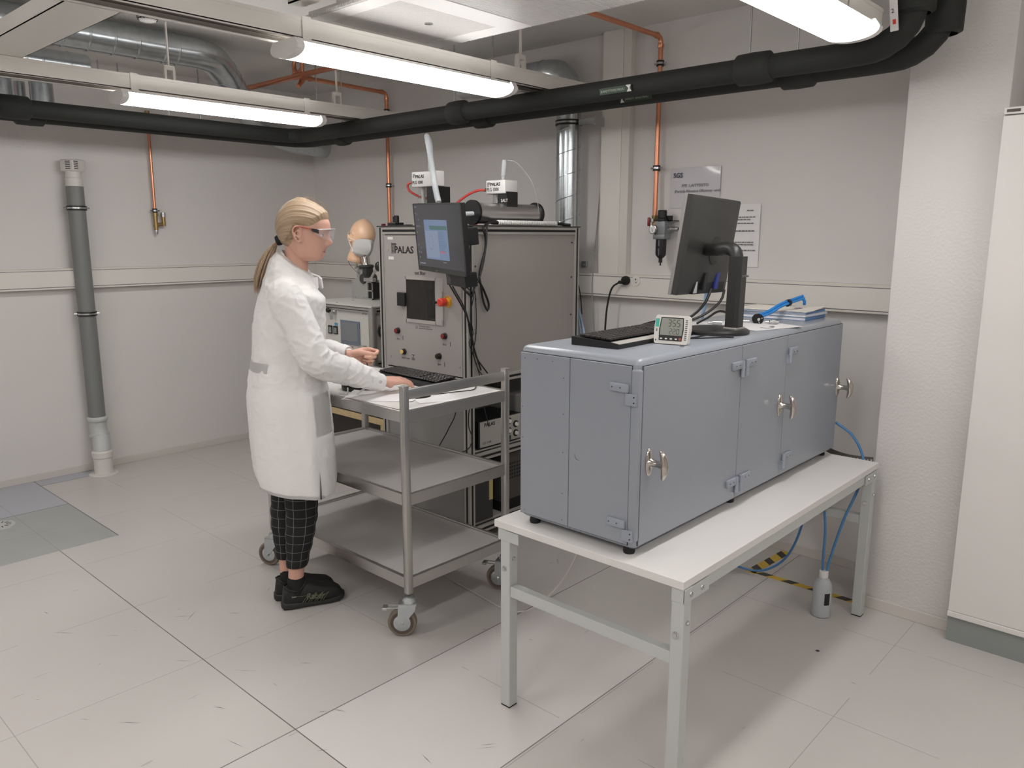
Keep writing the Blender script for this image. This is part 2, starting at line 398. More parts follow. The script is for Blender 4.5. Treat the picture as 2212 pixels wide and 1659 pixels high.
obj('tray_channel', B().box(-4.33, -2.58, 1.06, 1.245, 2.346, 2.349).box(-4.33, -2.58, 1.06, 1.063, 2.346, 2.406).box(-4.33, -2.58, 1.242, 1.245, 2.346, 2.406), CREAM, hc)
def tube_light(x, y0, y1, label, first=None):
    if first is not None: return dup(first, (x, (y0+y1)/2, 2.2), label=label, group='ceiling tube lights')
    t = thing('tube_light', label, 'ceiling light', (x, (y0+y1)/2, 2.2), group='ceiling tube lights')
    def prof(y, s=1.0, lo=2.2, top=2.262):
        # half-round diffuser section
        P = []
        for i in range(13):
            a = -PI*i/12; P.append((x+0.088*s*math.cos(a), y, 2.234-0.034*s*abs(math.sin(a))**0.8))
        P.append((x-0.070*s, y, 2.2485)); P.append((x+0.070*s, y, 2.2485))
        return P
    b = B(); b.prism(prof(y0+0.03), (0, y1-y0-0.06, 0)); obj('diffuser', b, LAMPM, t, smooth=50)
    b = B(); b.prism([(x-0.07, y0+0.03, 2.249), (x+0.07, y0+0.03, 2.249), (x+0.055, y0+0.03, 2.262), (x-0.055, y0+0.03, 2.262)], (0, y1-y0-0.06, 0)); obj('housing', b, WHITE, t)
    for (a, e) in ((y0, y0+0.03), (y1-0.03, y1)):
        b = B(); P = prof(a, 1.02)[::1]; P = P[:13] + [(x-0.074, a, 2.258), (x+0.074, a, 2.258)]
        b.prism(P, (0, e-a, 0)); obj('end_cap', b, WHITE, t, smooth=30)
    for yy in (y0+0.09, y1-0.08):
        obj('mounting_clip', B().box(x-0.02, x+0.0135, yy-0.018, yy+0.018, 2.2625, 2.2745).box(x+0.0125, x+0.0155, yy-0.018, yy+0.018, 2.2625, 2.35), CREAM, t)
    return t
L1 = tube_light(-2.60, 1.63, 2.77, 'glowing tube light in the middle of the ceiling, beside the square ceiling unit')
tube_light(-4.09, 1.63, 2.77, 'glowing tube light farthest left, above the woman and the black pipe', L1)
tube_light(-1.03, 1.63, 2.77, 'nearest and largest glowing tube light, cut by the top edge', L1)
for x, y, nm in ((-4.09, -0.1, 'left'), (-2.60, -0.1, 'middle'), (-1.03, -0.1, 'right')):
    tube_light(x, y-0.57, y+0.57, 'glowing tube light behind the viewer, %s one of the row' % nm, L1)
for x, y, nm in ((0.54, 2.2, 'right of the frame'), (0.54, 0.5, 'near'), (-2.6, -2.2, 'rear middle'), (-0.6, -2.2, 'rear right'), (0.54, -1.8, 'far right')):
    tube_light(x, y-0.57, y+0.57, 'glowing tube light out of view, %s one' % nm, L1)

# ------------------------------------------------------------ square ceiling unit (cassette)
t = thing('ceiling_cassette', 'large square white ribbed air conditioning unit hanging at the top of the picture', 'air conditioner', (-2.3, 1.95, 2.40))
CX0, CX1, CY0, CY1, CZ = -2.815, -1.60, 1.85, 2.53, 2.4
b = B().box(CX0+0.02, CX1-0.02, CY0+0.02, CY1-0.02, CZ+0.010, CZ+0.03); b.box(CX0+0.12, CX1-0.12, CY0+0.08, CY1-0.08, CZ+0.03, H)
obj('casing', b, WHITE, t)
b = B(); n = 122
for i in range(n):
    x = CX0 + (i+0.5)*(CX1-CX0)/n
    b.box(x-0.003, x+0.003, CY0, CY1, CZ+0.002, CZ+0.012)
obj('ribbed_grille', b, WHITE, t)
b = B(); b.box(CX0+0.012, CX0+0.07, CY0+0.01, CY1-0.01, CZ, CZ+0.0035); b.box(CX0+0.49, CX0+0.61, CY0+0.01, CY1-0.01, CZ, CZ+0.0035)
b.box(CX0+0.07, CX0+0.49, CY1-0.10, CY1-0.012, CZ, CZ+0.0035); b.box(CX0+0.07, CX0+0.49, CY0+0.012, CY0+0.09, CZ, CZ+0.0035)
obj('grille_frame', b, WHITE, t)
obj('latch', B().cyl((-2.49, 2.22, CZ-0.001), (-2.49, 2.22, CZ+0.004), 0.017, seg=20), ZINC, t)
t = thing('ceiling_bracket', 'white metal channel bar beside the near left corner of the square ceiling unit', 'bracket', (-2.2, 1.80, 2.44))
obj('bracket_body', B().box(-2.74, -1.65, 1.745, 1.81, 2.425, 2.43).box(-2.74, -1.65, 1.745, 1.75, 2.425, 2.46), CREAM, t)
obj('bracket_rod', B().cyl((-2.45, 1.78, 2.43), (-2.45, 1.78, H), 0.006, seg=8), ZINC, t)

# ------------------------------------------------------------ black insulated pipes
def black_pipe(name, label, yb, xl, xr, zc, r, sleeves, sl_left, up_sleeve):
    t = thing(name, label, 'pipe', ((xl+xr)/2, yb, zc-r), group='black insulated pipes under the ceiling')
    pts = [(xl, YF+0.05, zc)] + [(xl, y, zc) for y in (-1, 1, 2.2, yb-0.16)]
    pts += [(xl+0.03, yb-0.05, zc), (xl+0.10, yb, zc), (xl+0.3, yb, zc)]
    pts += [(x, yb, zc) for x in (-4.2, -3, -2, -1.4, xr-0.22)] + [(xr-0.1, yb, zc+0.012), (xr-0.025, yb, zc+0.07), (xr, yb, zc+0.17), (xr, yb, zc+0.25), (xr, yb, H)]
    obj('pipe_insulation', B().tube(pts, r, seg=22, step=0.05), FOAM, t, smooth=60)
    def sleeve(b): obj('insulation_sleeve', b, FOAM, t, smooth=60)
    for x, l in sleeves: sleeve(B().lathe([(r+.001, -l/2-0.012), (r+0.014, -l/2), (r+0.016, 0), (r+0.014, l/2), (r+.001, l/2+0.012)], (x, yb, zc), (1, 0, 0), cap=False))
    for y, l in sl_left: sleeve(B().lathe([(r+.001, -l/2-0.012), (r+0.014, -l/2), (r+0.016, 0), (r+0.014, l/2), (r+.001, l/2+0.012)], (xl, y, zc), (0, 1, 0), cap=False))
    sleeve(B().lathe([(r+.001, 0), (r+0.016, 0.008), (r+0.018, 0.10), (r+0.012, 0.14)], (xr, yb, zc+up_sleeve), (0, 0, 1), cap=False))
    sleeve(B().lathe([(r+.001, 0), (r+0.018, 0.008), (r+0.02, 0.06), (r+0.02, 0.2)], (xr, yb, zc+up_sleeve+0.16), (0, 0, 1), cap=False))
    return t
BP1 = black_pipe('insulated_pipe', 'thicker front black insulated pipe crossing the room, with a green marker reading PALUU', 3.05, -4.77, -0.93, 2.2245, 0.045, [(-3.195, 0.10), (-1.51, 0.125)], [(1.39, 0.125)], 0.10)
BP2 = black_pipe('insulated_pipe', 'rear black insulated pipe running behind and below the front one, marker reading MENO', 3.185, -4.886, -0.875, 2.213, 0.045, [(-3.14, 0.10), (-1.39, 0.115), (-4.43, 0.08)], [(1.49, 0.125)], 0.06)
def pipe_tag(par, x, y, z, body, flip):
    ex = Vector((1, 0, 0)); tilt = math.radians(22); ey = Vector((0, -math.sin(-tilt)*-1, math.cos(tilt))); ey = Vector((0, -0.25 if not flip else -0.25, 0.97)).normalized(); nz = ex.cross(ey)
    o = Vector((x, y, z)); b = B()
    def q(u, v, d=0): return o+ex*u+ey*v+nz*d
    b.prism([q(0, 0), q(0.17, 0), q(0.17, 0.028), q(0, 0.028)], nz*0.0006); obj('marker_tape', b, GRNTAG, par)
    b = B()
    if not flip: b.prism([q(0.145, 0, .0008), q(0.17, 0, .0008), q(0.161, 0.014, .0008), q(0.17, 0.028, .0008), q(0.143, 0.028, .0008), q(0.155, 0.014, .0008)], nz*0.0003)
    else: b.prism([q(0, 0, .0008), q(0.022, 0, .0008), q(0.013, 0.014, .0008), q(0.024, 0.028, .0008), q(0, 0.028, .0008), q(0.007, 0.014, .0008)], nz*0.0003)
    obj('marker_arrow', b, LABEL, par)
    text(body, 0.0145, TAGTXT, par, q(0.006 if not flip else 0.027, 0.009, 0.0009), ex, ey, ext=0.0002, sx=0.84)
pipe_tag(BP1, -2.225, 3.0035, 2.198, 'JÄÄHDYTYSVESI PALUU', False)
pipe_tag(BP2, -2.20, 3.1285, 2.178, 'JÄÄHDYTYSVESI MENO', True)
# thin suspension rods of the black pipes
i = 0
for (x, y, nm) in ((-3.225, 3.05, 'left rod of the pair right of the middle tube light'), (-3.07, 3.185, 'right rod of the pair right of the middle tube light'), (-1.535, 3.05, 'left rod of the pair left of the nearest tube light'), (-1.40, 3.185, 'right rod of the pair left of the nearest tube light'),
                   (-4.51, 3.05, 'rod above the far pipe corner, left'), (-4.43, 3.185, 'rod above the far pipe corner, right'), (-4.77, 2.2, 'rod over the left run of black pipe, nearer'), (-4.886, 2.45, 'rod over the left run of black pipe, farther')):
    tag(obj('suspension_rod', B().cyl((x, y, 2.25), (x, y, H), 0.0045, seg=8), ZINC, smooth=True), 'thin steel suspension rod, ' + nm, 'rod', 'thin rods holding the black pipes')
# white tag with red mark on vertical black pipe
t = thing('pipe_tag', 'white rounded tag with a red mark on the vertical black pipe at top right', 'tag', (-0.985, 2.99, 2.30))
M4 = Matrix.Translation((-0.982, 2.985, 2.325)) @ Matrix.Rotation(-0.12, 4, 'Y') @ Matrix.Rotation(0.2, 4, 'Z')
obj('tag_body', B().box(-0.013, 0.013, -0.002, 0.002, -0.06, 0.08, bev=0.0018, xf=M4), LABEL, t)
obj('red_mark', B().box(-0.004, 0.006, -0.0028, -0.002, -0.038, -0.022, xf=M4), RED, t)
text('2', 0.02, PRINT, t, M4 @ Vector((-0.008, -0.0024, 0.0)), M4.to_3x3() @ Vector((1, 0, 0)), M4.to_3x3() @ Vector((0, 0, 1)))

# ------------------------------------------------------------ copper
def clamp(par, c, r, axis=(0, 0, 1), name='pipe_clamp', m=ZINC, side=None):
    b = B(); b.lathe([(r+.001, -0.011), (r+0.006, -0.009), (r+0.006, 0.009), (r+.001, 0.011)], c, axis, cap=False)
    sd = Vector(side or (1, 0, 0)); c = Vector(c)
    for s in (-1, 1): b.cyl(c+sd*s*(r+0.004), c+sd*s*(r+0.022), 0.005, seg=8)
    if abs(axis[2]) > .5: b.cyl(c, Vector((c.x, Y0, c.z)) if side is None or abs(sd.x) > .5 else Vector((X0, c.y, c.z)), 0.004, seg=8)
    o = obj(name, b, m, par, smooth=True)
    b = B(); b.lathe([(r+0.0065, -0.014), (r+0.0075, -0.012), (r+0.0075, -0.007), (r+0.0065, -0.005)], c, axis, cap=False); b.lathe([(r+0.0065, 0.005), (r+0.0075, 0.007), (r+0.0075, 0.012), (r+0.0065, 0.014)], c, axis, cap=False)
    sub('rubber_lining', b, BLACK, o)
    return o
def copper(name, label, pts, r, fit=()):
    t = thing(name, label, 'copper pipe', pts[-1], group='copper air lines')
    b = B(); P = []
    pts = [Vector(p) for p in pts]
    for i, p in enumerate(pts):
        if 0 < i < len(pts)-1:
            a = (pts[i-1]-p).normalized(); c = (pts[i+1]-p).normalized(); R = 0.035
            for k in range(7):
                tt = k/6; q0 = p+a*R; q2 = p+c*R; P.append((1-tt)**2*q0+2*tt*(1-tt)*p+tt*tt*q2)
        else: P.append(p)
    obj('copper_tube', b.tube(P, r, seg=14, smooth=False), COPPER, t, smooth=60)
    f = B()
    for i in range(1, len(pts)-1):
        for d in ((pts[i-1]-pts[i]).normalized(), (pts[i+1]-pts[i]).normalized()):
            c = pts[i]+d*0.045; f.lathe([(r+.0005, -0.012), (r+0.004, -0.01), (r+0.003, 0.008), (r+0.0005, 0.012)], c, d, cap=False)
    if len(pts) > 2: obj('pipe_fitting', f, COPPER, t, smooth=60)
    return t
c1 = copper('copper_pipe', 'copper pipe dropping down the back wall to the red handled valve beside the paper sign', [(-2.352, 2.93, 2.585), (-2.352, 3.69, 2.585), (-2.352, 3.69, 1.655)], 0.0125)
clamp(c1, (-2.352, 3.69, 2.455), 0.0125); clamp(c1, (-2.352, 3.69, 1.93), 0.0125)
c2 = copper('copper_pipe', 'copper pipe dropping down the back wall behind the left side of the test machine', [(-4.53, 2.93, 2.50), (-4.56, 3.0, 2.565), (-4.6, 3.69, 2.565), (-4.6, 3.69, 1.66)], 0.0135)
clamp(c2, (-4.6, 3.69, 2.44), 0.0135); clamp(c2, (-4.6, 3.69, 1.93), 0.0135)
obj('shutoff_cock', B().cyl((-4.6, 3.69, 1.60), (-4.6, 3.69, 1.665), 0.017, seg=14).box(-4.65, -4.62, 3.65, 3.67, 1.60, 1.66, bev=0.004), DRED, c2, smooth=30)
c3 = copper('copper_pipe', 'short copper pipe dropping down the left wall to a brass tap', [(-5.575, 2.42, 2.36), (-5.575, 2.42, 1.74)], 0.0095)
clamp(c3, (-5.575, 2.42, 1.742), 0.0095, side=(0, 1, 0))
obj('upper_valve', B().cyl((-5.575, 2.42, 2.32), (-5.575, 2.42, 2.40), 0.016, seg=12).cyl((-5.575, 2.42, 2.37), (-5.53, 2.38, 2.37), 0.01, seg=10), BRASS, c3, smooth=30)
t = thing('brass_tap', 'brass double outlet valve at the end of the left wall copper pipe', 'valve', (-5.57, 2.42, 1.58))
b = B(); b.cyl((-5.575, 2.42, 1.61), (-5.575, 2.42, 1.74), 0.014, seg=12); b.lathe([(0.019, 0), (0.019, 0.02)], (-5.575, 2.42, 1.705)); b.lathe([(0.018, 0), (0.018, 0.018)], (-5.575, 2.42, 1.63))
b.cyl((-5.575, 2.42, 1.65), (-5.575, 2.475, 1.65), 0.012, seg=12); b.cyl((-5.575, 2.475, 1.64), (-5.575, 2.475, 1.70), 0.013, seg=12)
obj('valve_body', b, BRASS, t, smooth=30)
obj('valve_cap', B().lathe([(0.017, 0), (0.017, 0.03)], (-5.575, 2.475, 1.70)).lathe([(0.01, 0), (0.013, 0.015), (0.012, 0.028)], (-5.575, 2.42, 1.582)), ZINC, t, smooth=30)
c4 = copper('copper_main', 'thick copper main pipe under the ceiling turning along the left wall above the lights', [(-5.5, 0.2, 2.565), (-5.5, 2.94, 2.565), (-1.75, 2.94, 2.565)], 0.0165)
clamp(c4, (-5.5, 2.15, 2.565), 0.0165, axis=(0, 1, 0), side=(0, 0, 1))
for y in (2.10, 2.22):
    obj('hanger_rod', B().cyl((-5.5, y, 2.56), (-5.5, y, H), 0.004, seg=8), ZINC, c4)
obj('tee_fitting', B().lathe([(0.021, -0.05), (0.021, 0.05)], (-4.53, 2.94, 2.565), (1, 0, 0)).cyl((-4.58, 2.94, 2.56), (-4.58, 2.94, 2.64), 0.014, seg=12).cyl((-4.49, 2.94, 2.56), (-4.49, 2.94, 2.63), 0.012, seg=12).torus((-4.535, 2.94, 2.63), 0.045, 0.013, (0, 1, 0), a0=0, a1=2*PI), COPPER, c4, smooth=60)

# ------------------------------------------------------------ galvanised ducts
def duct(name, label, pts, r, rings=(), spiral=None, step=0.05):
    t = thing(name, label, 'duct', pts[0], group='galvanised ventilation ducts')
    P = [Vector(p) for p in pts]
    obj('duct_pipe', B().tube(P, r, seg=36, step=step, smooth=len(P) > 2), STEEL, t, smooth=60)
    if spiral:
        a, b_, pitch = Vector(spiral[0]), Vector(spiral[1]), spiral[2]; ax = (b_-a).normalized(); u = ax.orthogonal().normalized(); v = ax.cross(u); L = (b_-a).length
        n = int(L/pitch*28); q = [a+ax*(L*i/n)+u*(r+.0006)*math.cos(2*PI*i/28)+v*(r+.0006)*math.sin(2*PI*i/28) for i in range(n+1)]
        obj('lock_seam', B().tube(q, 0.0022, seg=5, smooth=False), STEEL, t, smooth=60)
    if rings:
        for c, ax in rings: obj('duct_joint', B().lathe([(r+.0003, -0.006), (r+0.003, -0.003), (r+0.003, 0.003), (r+.0003, 0.006)], c, ax, cap=False, seg=36), STEEL, t, smooth=60)
    return t
d1 = duct('ventilation_duct', 'vertical galvanised duct on the back wall with an elbow at the top', [(-3.75, 3.62, 2.49), (-3.4, 3.62, 2.49), (-3.08, 3.62, 2.49), (-2.97, 3.62, 2.475), (-2.91, 3.62, 2.42), (-2.895, 3.62, 2.32), (-2.895, 3.62, 2.2), (-2.895, 3.62, 1.5), (-2.895, 3.62, 0.9)], 0.069,
          [((-3.22, 3.62, 2.49), (1, 0, 0)), ((-3.08, 3.62, 2.49), (1, 0, 0)), ((-2.895, 3.62, 2.33), (0, 0, 1))], ((-2.895, 3.62, 0.95), (-2.895, 3.62, 2.26), 0.125), step=0.03)
clamp(d1, (-2.895, 3.62, 2.2), 0.069, name='duct_clamp', side=(1, 0, 0)); 
obj('wall_bracket', B().box(-2.81, -2.70, 3.60, 3.62, 2.18, 2.21).box(-2.715, -2.70, 3.62, Y0, 2.17, 2.22), ZINC, d1)
t = thing('wall_clip', 'small galvanised wall clip beside the test machine under the duct', 'bracket', (-2.83, Y0, 1.4))
obj('clip_body', B().box(-2.87, -2.83, Y0-0.02, Y0, 1.395, 1.43, bev=0.003).cyl((-2.85, Y0-0.03, 1.412), (-2.85, Y0-0.02, 1.412), 0.008, seg=10), ZINC, t)
DR = 0.082
d2 = duct('ventilation_duct', 'large galvanised duct with seams along the ceiling at top left, bending down to the corner', [(-4.42, -0.5, 2.57), (-4.42, 1.0, 2.57), (-4.42, 2.0, 2.57), (-4.42, 2.26, 2.565), (-4.50, 2.39, 2.535), (-4.70, 2.575, 2.465), (-5.0, 2.825, 2.40), (-5.25, 3.04, 2.36), (-5.40, 3.25, 2.31), (-5.43, 3.5, 2.27), (-5.44, 3.74, 2.26)], DR,
          [((-4.42, y, 2.57), (0, 1, 0)) for y in (1.4, 1.52, 1.64, 1.76, 1.88, 2.02, 2.09)], step=0.03)
for k, (p, ax) in enumerate([((-4.54, 2.43, 2.522), (-.72, .66, -.25)), ((-4.62, 2.505, 2.493), (-.72, .66, -.25)), ((-4.70, 2.575, 2.465), (-.75, .62, -.2)), ((-4.80, 2.66, 2.442), (-.75, .62, -.18))]):
    obj('duct_joint', B().lathe([(DR+.0003, -0.006), (DR+0.003, 0), (DR+.0003, 0.006)], p, ax, cap=False, seg=36), ZINC, d2, smooth=60)
d3 = duct('ventilation_duct', 'shorter galvanised duct ending just above the leftmost tray, left side', [(-4.98, -0.5, 2.515), (-4.98, 1.0, 2.515), (-4.98, 1.84, 2.515)], 0.066, [((-4.98, y, 2.515), (0, 1, 0)) for y in (1.40, 1.46, 1.52, 1.60, 1.74)])
for i, (x, y, r, nm) in enumerate(((-5.25, 1.68, 0.062, 'wider stub of galvanised duct dropping behind the leftmost tray'), (-5.36, 1.60, 0.03, 'thin stub of galvanised duct beside the wider one'), (-5.25, 1.47, 0.06, 'stub of galvanised duct at the left picture edge'))):
    duct('duct_drop', nm, [(x, y, 2.45), (x, y, 2.33)], r)
d4 = duct('ventilation_duct', 'dark galvanised duct in the top left corner above the cross tray', [(-4.1, -0.3, 2.55), (-4.1, 0.5, 2.55), (-4.1, 0.95, 2.55)], 0.09)
# smoke detector
t = thing('smoke_detector', 'white round smoke detector between the two ceiling trays', 'smoke detector', (-3.82, 1.68, 2.50))
sc = Vector((-3.83, 1.70, 2.535))
obj('detector_base', B().lathe([(0.052, 0.085), (0.052, 0.055), (0.05, 0.05)], sc).cyl(sc+Vector((0, 0, .08)), sc+Vector((0, 0, H-sc.z)), 0.03, seg=16), WHITE, t, smooth=30)
obj('detector_head', B().lathe([(0.02, 0), (0.034, 0.004), (0.042, 0.015), (0.050, 0.03), (0.052, 0.05)], sc), WHITE, t, smooth=30)
b = B()
for k in range(16):
    a = 2*PI*k/16
    for zz in (0.009, 0.017): b.box(-0.006, 0.006, 0.0365+zz*0.42, 0.0375+zz*0.42+.0015, zz, zz+0.006, xf=Matrix.Translation(sc) @ Matrix.Rotation(a, 4, 'Z'))
obj('detector_slots', b, BLACK, t)
# ------------------------------------------------------------ grey vent pipe on the left wall
t = thing('vent_pipe', 'tall grey plastic drain vent pipe with white cap standing by the left wall', 'pipe', (-5.47, 1.87, 0))
ax_, ay_ = -5.535, 1.905
VG = mat('grey pvc', (122, 124, 123), 0.42); VL = mat('light grey pvc', (186, 188, 186), 0.4); VW = mat('white pvc', (214, 210, 205), 0.45, var=0.04, vscale=25)
obj('pipe_shaft', B().cyl((ax_, ay_, 0.36), (ax_, ay_, 1.88), 0.052, seg=32), VG, t, smooth=True)
obj('vent_cap', B().lathe([(0.05, 0), (0.05, 0.055), (0.046, 0.058), (0.046, 0.10)], (ax_, ay_, 1.875)), VW, t, smooth=30)
b = B(); Mx = Matrix.Translation((ax_, ay_, 1.97)) @ Matrix.Rotation(0.5, 4, 'Z'); b.box(-0.052, 0.052, -0.052, 0.052, 0, 0.075, bev=0.012, seg=3, xf=Mx)
vb = obj('vent_hood', b, VW, t, smooth=30)
b = B()
for k in range(5):
    b.box(0.0515, 0.0535, -0.045, -0.012, 0.014+k*0.011, 0.019+k*0.011, xf=Mx)
    b.box(-0.006, 0.03, -0.0535, -0.0515, 0.014+k*0.011, 0.019+k*0.011, xf=Mx)
sub('vent_slots', b, DKGREY, vb)
for z in (1.745, 1.07): clamp(t, (ax_, ay_, z), 0.052, side=(0.2, 0.98, 0))
obj('lower_fitting', B().tube([(ax_, ay_, 0.37), (ax_, ay_, 0.29), (ax_+0.03, ay_, 0.22), (ax_+0.06, ay_-0.01, 0.155), (ax_+0.062, ay_-0.012, 0.10)], 0.055, seg=28).lathe([(0.056, 0), (0.063, 0.008), (0.063, 0.03), (0.056, 0.036)], (ax_, ay_, 0.345)).lathe([(0.056, 0), (0.063, 0.008), (0.063, 0.026), (0.056, 0.032)], (ax_+0.012, ay_, 0.235), (-.35, 0, 1)), VL, t, smooth=60)
obj('base_socket', B().lathe([(0.058, 0.002), (0.058, 0.11), (0.064, 0.115), (0.065, 0.15), (0.058, 0.16)], (ax_+0.062, ay_-0.012, 0)), VW, t, smooth=30)
obj('floor_flange', B().lathe([(0.09, 0.0005), (0.088, 0.004), (0.06, 0.005)], (ax_+0.072, ay_-0.018, 0)), VW, t, smooth=30)
# ------------------------------------------------------------ paper signs
def sheet(name, label, x0, x1, z0, z1, m, skew=0.0):
    t = thing(name, label, 'paper sign', ((x0+x1)/2, Y0, z0))
    b = B(); n = 10; y = Y0-0.0045
    for i in range(n):
        for j in range(n):
            def q(a, c): 
                u = a/n; v = c/n; return (x0+(x1-x0)*u, y-0.004*abs(math.sin(u*2.6+v*3.1))*v*u, z0+(z1-z0)*v+skew*u)
            b.poly([q(i, j), q(i+1, j), q(i+1, j+1), q(i, j+1)])
    bmesh.ops.remove_doubles(b.bm, verts=b.bm.verts[:], dist=1e-5)
    bmesh.ops.solidify(b.bm, geom=b.bm.faces[:], thickness=0.0006)
    obj('sheet', b, m, t, smooth=True)
    return t
sg = sheet('paper_sign', 'glossy laminated sheet with SGS logo and PFE LAITTEISTO on the back wall', -2.29, -2.0, 1.722, 1.927, PAPERG)
ex, ez = Vector((1, 0, 0)), Vector((0, 0, 1)); yy = Y0-0.0105
text('SGS', 0.034, mat('navy print', (60, 62, 90), 0.5), sg, (-2.272, yy, 1.878), ex, ez, bold=0.0006)
text('PFE -LAITTEISTO', 0.0215, PRINTG, sg, (-2.22, yy, 1.828), ex, ez)
text('(Particle Filtration Efficiency -unit)', 0.0195, PRINTG, sg, (-2.262, yy, 1.801), ex, ez)
sp_ = sheet('paper_sheet', 'white printed instruction sheet on the wall partly hidden by the monitor', -1.985, -1.775, 1.425, 1.735, PAPER)
rr_ = random.Random(5)
for k, z in enumerate((1.70, 1.668, 1.656, 1.638, 1.60, 1.545, 1.533, 1.505)):
    b = B(); x = -1.95 if k else -1.845
    while x < -1.795 - rr_.random()*0.03:
        l = rr_.uniform(0.006, 0.018); b.box(x, x+l, yy-0.0003, yy, z, z+(0.0045 if k != 4 else .006)); x += l+0.003
    obj('text_line', b, PRINTG, sp_)
# ------------------------------------------------------------ filter regulator
t = thing('filter_regulator', 'grey and black compressed air filter regulator with dial on the back wall', 'pressure regulator', (-2.29, 3.66, 1.44))
GR = mat('die cast grey', (128, 132, 134), 0.45, metal=0.3); rx, ry = -2.287, 3.66
obj('regulator_body', B().box(rx-0.03, rx+0.035, ry-0.028, ry+0.028, 1.573, 1.655, bev=0.008).box(rx-0.036, rx+0.036, ry-0.032, ry+0.032, 1.56, 1.585, bev=0.005).box(rx+0.01, rx+0.03, ry, Y0, 1.60, 1.63), GR, t, smooth=30)
obj('adjuster_knob', B().lathe([(0.022, 0.0), (0.03, 0.012), (0.03, 0.02), (0.024, 0.026), (0.024, 0.062), (0.021, 0.066)], (rx, ry, 1.645)), BLACK, t, smooth=30)
obj('mount_bracket', B().box(rx-0.03, rx+0.055, ry+0.01, ry+0.016, 1.652, 1.682, bev=0.002).box(rx+0.03, rx+0.055, ry+0.01, Y0, 1.655, 1.658), BLACKM, t)
bw = obj('filter_bowl', B().lathe([(0.008, 0.0), (0.016, 0.005), (0.027, 0.018), (0.0285, 0.03), (0.0285, 0.105)], (rx-0.002, ry, 1.458)).lathe([(0.004, -0.036), (0.004, -0.022), (0.010, -0.02), (0.010, 0.002)], (rx-0.002, ry, 1.458)), BLACK, t, smooth=30)
sub('sight_strip', B().box(rx+0.0, rx+0.005, ry-0.0305, ry-0.0275, 1.475, 1.512).box(rx+0.0, rx+0.006, ry-0.0305, ry-0.0275, 1.525, 1.555), PRINTG, bw)
gx = Vector((rx-0.030, ry-0.045, 1.610)); gd = Vector((-0.1, -1, 0)).normalized()
g = obj('pressure_gauge', B().lathe([(0.016, 0), (0.0235, 0.002), (0.0235, 0.02), (0.021, 0.021)], gx-gd*0.02, gd).cyl(gx-gd*.02, gx-gd*.05, 0.006, seg=10), CHROME, t, smooth=30)
sub('gauge_dial', B().cyl(gx+gd*0.0005, gx+gd*0.0016, 0.0195, seg=24), WHITE, g)
sub('gauge_needle', B().box(-0.001, 0.001, -0.0004, 0.0004, -0.012, 0.008, xf=Matrix.Translation(gx+gd*0.0022) @ Matrix.Rotation(-0.4, 4, 'Y')), BLACK, g)
obj('outlet_coupling', B().cyl((rx+0.034, ry, 1.612), (rx+0.10, ry, 1.612), 0.009, seg=14).cyl((rx+0.085, ry, 1.612), (rx+0.10, ry, 1.612), 0.013, seg=14).cyl((rx+0.036, ry, 1.612), (rx+0.05, ry, 1.612), 0.012, seg=6), ZINC, t, smooth=30)
t = thing('ball_valve', 'brass ball valve with red handle above the air regulator', 'valve', (-2.352, 3.67, 1.6))
obj('valve_body', B().cyl((-2.352, 3.69, 1.60), (-2.352, 3.69, 1.66), 0.014, seg=8).lathe([(0.017, 0), (0.02, 0.006), (0.013, 0.012), (0.017, 0.02), (0.017, 0.03)], (-2.352, 3.69, 1.655)).cyl((-2.352, 3.69, 1.61), (-2.325, 3.665, 1.605), 0.011, seg=10), BRASS, t, smooth=30)
obj('valve_handle', B().box(-2.378, -2.362, 3.655, 3.668, 1.628, 1.675, bev=0.005), DRED, t, smooth=30)
obj('valve_stem', B().box(-2.364, -2.345, 3.664, 3.69, 1.648, 1.67, bev=0.003), ZINC, t)
# hanging thin wires on the back wall
for nm, lab, pts, r, m in (('wall_wire', 'thin grey wire hanging down beside the vertical trunking', [(-2.742, Y0-0.01, 2.3), (-2.74, Y0-0.012, 1.95), (-2.765, Y0-0.014, 1.6), (-2.75, Y0-0.064, 1.35), (-2.745, Y0-0.066, 1.2), (-2.745, Y0-0.02, 0.9)], 0.0028, mat('grey wire', (150, 146, 140), 0.5)),
    ('black_wire', 'short black wire curving down just right of the test machine', [(-2.86, 3.66, 1.40), (-2.83, 3.64, 1.33), (-2.80, 3.63, 1.24), (-2.785, 3.63, 1.13)], 0.003, BLACK)):
    tag(obj(nm, B().tube(pts, r, seg=8), m, smooth=True), lab, 'wire')
for k, (dx, dz) in enumerate(((0, 0), (0.02, .01), (0.042, -.01))):
    tag(obj('air_hose', B().tube([(-2.84+dx*.3, 3.62, 0.55), (-2.80+dx, 3.60, 0.85), (-2.79+dx*1.2, 3.60, 1.0), (-2.83+dx*.6, 3.62, 1.17+dz), (-2.86, 3.64, 1.28)], 0.007, seg=10), mat('translucent blue hose', (150, 170, 190), 0.3), smooth=True), ['pale blue tube, left of three bowed behind the test machine', 'pale blue tube, middle of three bowed behind the test machine', 'pale blue tube, outermost of three bowed behind the test machine'][k], 'hose', 'pale blue tubes behind the machine')
